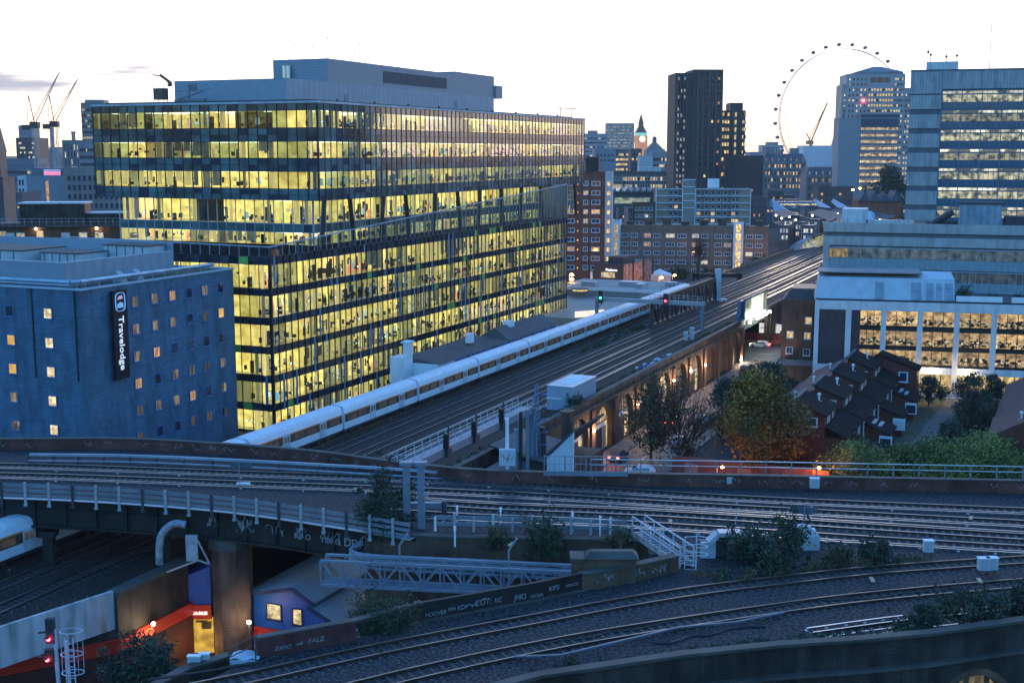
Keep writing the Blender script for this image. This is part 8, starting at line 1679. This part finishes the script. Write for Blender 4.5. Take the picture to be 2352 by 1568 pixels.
# arched tubular bracket under the bridge
p = AT(400, 1225, 103.5); t = thing('curved_arm', 'curved pale tubular arm with a hanging graffitied plate beside the pier', 'bracket', (p[0], 103.5, p[2]), 0); s_ = 103.5/2900; b = MB(); P_ = [((x-400)*s_, 0, (1225-y)*s_*1.0) for x, y in ((428, 1203), (405, 1200), (385, 1210), (368, 1232), (363, 1262), (362, 1300))]; b.path([tuple(q) for q in smooth_path(P_, 4)], .32, 8); b.build('arm', M('mottled_pipe', (.22, .26, .32), var=.5, sc=2), t)
b = MB(); b.box((427-400)*s_, (455-400)*s_, -.1, .1, (1225-1292)*s_, (1225-1228)*s_); b.build('plate', M('plate_grey', (.30, .33, .38)), t); b = MB(); b.bar(((455-400)*s_, 0, (1225-1240)*s_), ((482-400)*s_, 0, (1225-1300)*s_), .12); b.bar(((365-400)*s_, 0, (1225-1325)*s_), ((455-400)*s_, 0, (1225-1290)*s_), .14); b.bar(((455-400)*s_, 0, (1225-1290)*s_), ((482-400)*s_, 0, (1225-1300)*s_), .12); b.build('brace', steel, t); tg = MB(); scribble(tg, ((430-400)*s_, -.12, (1225-1265)*s_), (1, 0, 0), (0, 0, 1), .8, .8, R6, .05, 8); tg.build('graffiti', tagpaint, t)
# house backing on the viaduct with white end wall
CH = MLF('viaduct_house', 'small house with tall white end wall and dark sloping roofs tucked beside the viaduct', 'house', 128, -50)
b = MB(); 
x0, x1 = -60.6, -49.9
b.hexa([(x1-3.2, 131.6, 0), (x1, 131.6, 0), (x1, 132, 0), (x1-3.2, 132, 0), (x1-3.2, 131.6, 9.0), (x1, 131.6, 12.3), (x1, 132, 12.3), (x1-3.2, 132, 9.0)]); CH.part(b, 'white_end_wall', M('white_render', (.60, .62, .66), var=.06, stain=.15))
b = MB(); b.box(x0, x1, 132, 142, 0, 8.2); b.box(x0, -53.5, 123, 131.9, 0, 6.2); CH.part(b, 'wall', brick_dark); b = MB(); b.hexa([(x1-3.6, 131.4, 9.0), (x1+.1, 131.4, 12.4), (x1+.1, 142, 12.4), (x1-3.6, 142, 9.0), (x1-3.6, 131.4, 9.3), (x1+.1, 131.4, 12.7), (x1+.1, 142, 12.7), (x1-3.6, 142, 9.3)]); b.hexa([(x0, 132, 9.6), (x1-3.5, 132, 8.2), (x1-3.5, 142, 8.2), (x0, 142, 9.6), (x0, 132, 9.8), (x1-3.5, 132, 8.4), (x1-3.5, 142, 8.4), (x0, 142, 9.8)]); b.hexa([(x0, 123, 6.2), (-53.2, 123, 6.2), (-53.2, 132, 6.2), (x0, 132, 6.2), (x0+2, 123.5, 8.4), (-56, 123.5, 8.4), (-56, 131.5, 8.4), (x0+2, 131.5, 8.4)]); CH.part(b, 'roof', M('blue_felt_roof', (.05, .065, .085), var=.3))
b = MB(); b.box(-53.4, -52.4, 137, 138.2, 9, 13.4); b.box(-53.6, -52.2, 136.8, 138.4, 13.2, 13.5); b.box(-55.2, -54.5, 134, 134.8, 8.6, 12); CH.part(b, 'chimney', brick_brown); t = thing('wall_lamp', 'glowing yellow lamp above the dark roof beside the chimney', 'lamp', W(140, -58.5, 10), 0); MB().ball((0, 0, .6), .35, 8, sq=1.3).build('bulb', GLOW('yellow_globe', (1, .62, .15), 2.2), t); MB().bar((0, 0, -.5), (0, 0, .3), .08).build('bracket', black, t)
for i, (u, vb, vt_, mt) in enumerate(((1165, 1092, 960, white_paint), (1184, 1092, 985, gst), (1196, 1092, 945, black), (1212, 1092, 940, gst))):
    p = G(u, 1094, 15); Y = p[1]+3+i*.8; q = AT(u, vt_, Y); t = thing('steel_post', ['white-sleeved post left of the caged ladder', 'grey post left of the black one by the caged ladder', 'black post in the row by the caged ladder', 'slim right-hand post beside the caged ladder'][i], 'post', (q[0], Y, 8), 0, 'posts by the caged ladder'); MB().box(-.16, .16, -.16, .16, 0, q[2]-8).build('column', mt, t); MB().box(-.3, .3, -.3, .3, 0, .2).build('foot', gst, t)
p = G(1165, 1094, 15); t = thing('equipment_cabinet', 'pale box with red scrawl on the post beside the parapet', 'cabinet', (p[0], p[1]+2.6, 15), 0); MB().box(-.75, .75, -.3, .3, .4, 1.9).build('case', M('cabinet_grey', (.42, .46, .52)), t); tg = MB(); scribble(tg, (-.6, -.33, .8), (1, 0, 0), (0, 0, 1), 1.2, .7, R6, .05, 9); tg.build('graffiti', M('red_scrawl', (.35, .05, .06)), t)
# bags dumped on the verge, verge plants
BG = W(205, -62.6, 8)
for k in range(34):
    r_ = random.Random(300+k); l = 196+r_.random()*17; n = -62.6+r_.uniform(-.9, .7); s_ = r_.uniform(.28, .55); cl = k % 3; t = thing('rubbish_bag', 'crumpled %s bag in the heap of rubbish along the viaduct verge' % ('white', 'pale blue', 'dark blue')[cl], 'rubbish bag', W(l, n, 8.0+r_.random()*.35), r_.random()*6, 'bags dumped along the viaduct verge')
    b = MB(); b.ball((0, 0, s_*.6), s_, 7, sq=.75); b.v = [(x*(1+r_.uniform(-.3, .3)), y*(1+r_.uniform(-.3, .3)), z*(1+r_.uniform(-.25, .25))) for x, y, z in b.v]; b.build('bag', [M('bag_white', (.6, .62, .66)), M('bag_blue', (.28, .4, .6)), M('bag_navy', (.04, .08, .22))][cl], t)
vr = np.random.default_rng(3)
def verge(label, pts, wd, n, size, mats, h=.5, name='verge_plants'):
    P_ = smooth_path(pts, 6); C = []; RR = []
    for p in P_:
        for k in range(3): C.append((p.x+vr.uniform(-wd, wd)/2, p.y+vr.uniform(-wd, wd)/2, p.z+.15+vr.random()*h*.6)); RR.append(vr.uniform(.3, .8)*h+.15)
    me = leaves(C, RR, n, size, mats, .6, 0, 5); o = bpy.data.objects.new(name, me); COL.objects.link(o); tag(o, label, 'plants', None, 'stuff'); return o
verge('green weeds along the top edge of the arched viaduct', [W(l, -62.2, 8) for l in (173, 190, 205, 220, 235, 250, 258)], 1.6, 7000, .13, L_green+[leafm('leaf_grass', (.05, .10, .03))], .7)
verge('grass between the lower tracks near the truss girder', [W(l, -79+.0, 8) for l in (212, 225, 240, 248)], 1.8, 3000, .14, L_green+[leafm('leaf_grass', (.05, .10, .03))], .3)
verge('moss and weeds along the arched wall near the gantry', [W(l, -61.6, 8.9) for l in (118, 130, 145, 160)], .8, 1800, .1, L_green, .3)
verge('low weeds on the ballast between upper and foreground lines', [G(1620, 1330, 14), G(1750, 1318, 14), G(1900, 1300, 14), G(2080, 1285, 14)], 2.2, 2600, .1, L_green+L_brown, .3)
verge('weeds on top of the foreground brick parapet', [Vector((p.x, p.y, 14.6)) for p in offset_path(fn, -.8)[1:6]], .8, 3000, .08, L_blue+L_green, .3)
# shrubs on the railway
GSH = 'shrubs growing on the railway'
bush('tall dark shrub rising beside the two grey posts on the girder bridge', (lambda p: (p[0], p[1], 12.2))(G(893, 1262, 12.2)), 4.4, 7.4, L_blue+L_green[:1], 8500, .11, 81, GSH)
bush('leafy shrub on the retaining wall above the truss bridge', (lambda p: (p[0], p[1], 13))(G(1245, 1248, 14)), 3.4, 3.6, L_green, 2500, .11, 82, GSH)
bush('small scrubby bush on the wall left of the leafy one', (lambda p: (p[0], p[1], 13.3))(G(1140, 1240, 14)), 2.4, 2.0, L_green+L_brown, 1500, .09, 83, GSH); bush('small dull bush right of the leafy one, by the stairs', (lambda p: (p[0], p[1], 13.4))(G(1420, 1250, 14)), 2.4, 2.0, L_brown+L_green, 1500, .09, 84, GSH)
bush('large green bush left of the domed cabinet', G(1762, 1300, 14), 5.4, 4.3, L_green+L_blue[1:], 6500, .11, 85, GSH); bush('lower bush against the left of the large green one', G(1665, 1268, 14), 2.6, 2.0, L_green, 1500, .1, 86, GSH)
bush('thin dry bush right of the domed cabinet', G(1925, 1300, 14), 2.6, 1.9, L_green+L_brown, 1500, .09, 87, GSH); bush('round bluish bush between the lines right of the dry one', G(2018, 1292, 14), 3.2, 1.9, L_blue, 2400, .09, 88, GSH)
bush('blue-green shrub on the parapet, left of three at the bottom right', G(2105, 1452, 14), 3.2, 2.2, L_blue+L_green, 3600, .085, 89, GSH); bush('widest blue-green shrub on the bottom right parapet', G(2235, 1440, 14), 4.6, 3.0, L_blue+L_green, 4200, .085, 90, GSH); bush('shrub on the parapet touching the right edge', G(2345, 1415, 14), 3, 2.4, L_blue, 3000, .085, 91, GSH)
bush('tiny sprig on the foreground parapet by the bottom edge', G(1310, 1545, 14), 1.3, 1.2, L_blue, 500, .07, 92, GSH)
bush('dark bush at the bottom left beside the signal post', (lambda p: (p[0], p[1], 9.5))(G(330, 1568, 10.5)), 5.2, 4.2, L_blue+L_green[:1], 8000, .1, 93, GSH)
bush('dense green shrub over the end of the red parapet', (lambda p: (p[0], p[1], 12.6))(G(885, 1440, 14)), 3.6, 4.2, L_green+L_blue, 6500, .085, 94, GSH); bush('russet half-bare shrub beside the shed roof', (lambda p: (p[0], p[1], 12.4))(G(835, 1420, 13.5)), 2.6, 3.2, L_brown, 1500, .085, 95, GSH)
bush('tuft of ferny weeds on top of the brick pier', (-24.3, 104.6, 11.1), 2.6, 1.3, L_green, 900, .08, 96, GSH); bush('spiky plant on the arched viaduct beside the equipment cabin', W(162, -61.2, 8.6), 2.2, 2.2, L_green, 900, .1, 97, GSH)
# loose cables lying between the foreground tracks
for k in range(7):
    r_ = random.Random(k+5); u0 = (340, 1000, 1250, 1500, 1750, 1330, 1900)[k]; v0 = (1560, 1445, 1480, 1478, 1400, 1530, 1380)[k]; L_ = (300, 260, 300, 260, 330, 220, 330)[k]
    pts = [G(u0+L_*i/6, v0-(L_*i/6)*(.17 if k != 6 else .10)+r_.uniform(-5, 5), 14.06) for i in range(7)]; t = thing('loose_cable', 'black cable snaking on the ballast, %s' % ['lower left between the tracks', 'left of middle beside the nearer track', 'in the middle between the two tracks', 'right of middle between the two tracks', 'far right between the two tracks', 'near the front parapet', 'beside the farther track at the right'][k], 'cable', pts[3], 0, 'loose cables on the ballast')
    for dd in (0, .12): b = MB(); b.path([tuple(q-Vector(pts[3])+Vector((0, dd+r_.uniform(-.03, .03), 0))) for q in smooth_path(pts, 5)], .055, 5); b.build('cable', black, t)
# conduit along the front parapet
CD = WF('conduit_trough', 'pale angular conduit lying along the foreground parapet edge', 'conduit', tuple(G(1700, 1500, 14.2))); P_ = [Vector(G(u, v, 14.2)) for u, v in ((1180, 1510), (1290, 1506), (1330, 1496), (1560, 1442), (1690, 1430), (1800, 1408))]; b = MB(); strip(b, P_, .16, .12); CD.part(b, 'trough', M('conduit_grey', (.10, .12, .15), rough=.5, var=.3)); b = MB(); strip(b, [Vector(G(u, v, 14.3)) for u, v in ((1895, 1465), (1990, 1450), (2100, 1437))], .08, .08); CD.part(b, 'bright_strip', shine)
# ================================================================ the evening air
hz = MB().box(-2600, 2600, -60, 2950, -3, 150).build('haze', None if False else M('tmp_unused', (1, 1, 1))); hz['kind'] = 'stuff'; hz['label'] = 'thin evening haze over the city'
hm = bpy.data.materials.new('evening_haze'); hm.use_nodes = True; t_ = hm.node_tree; t_.nodes.clear(); vo = t_.nodes.new('ShaderNodeVolumePrincipled'); vo.inputs['Color'].default_value = (.92, .90, .92, 1); vo.inputs['Density'].default_value = .00007; vo.inputs['Anisotropy'].default_value = .15
ou = t_.nodes.new('ShaderNodeOutputMaterial'); t_.links.new(vo.outputs[0], ou.inputs['Volume']); hz.data.materials.clear(); hz.data.materials.append(hm)
SC.cycles.volume_bounces = 0
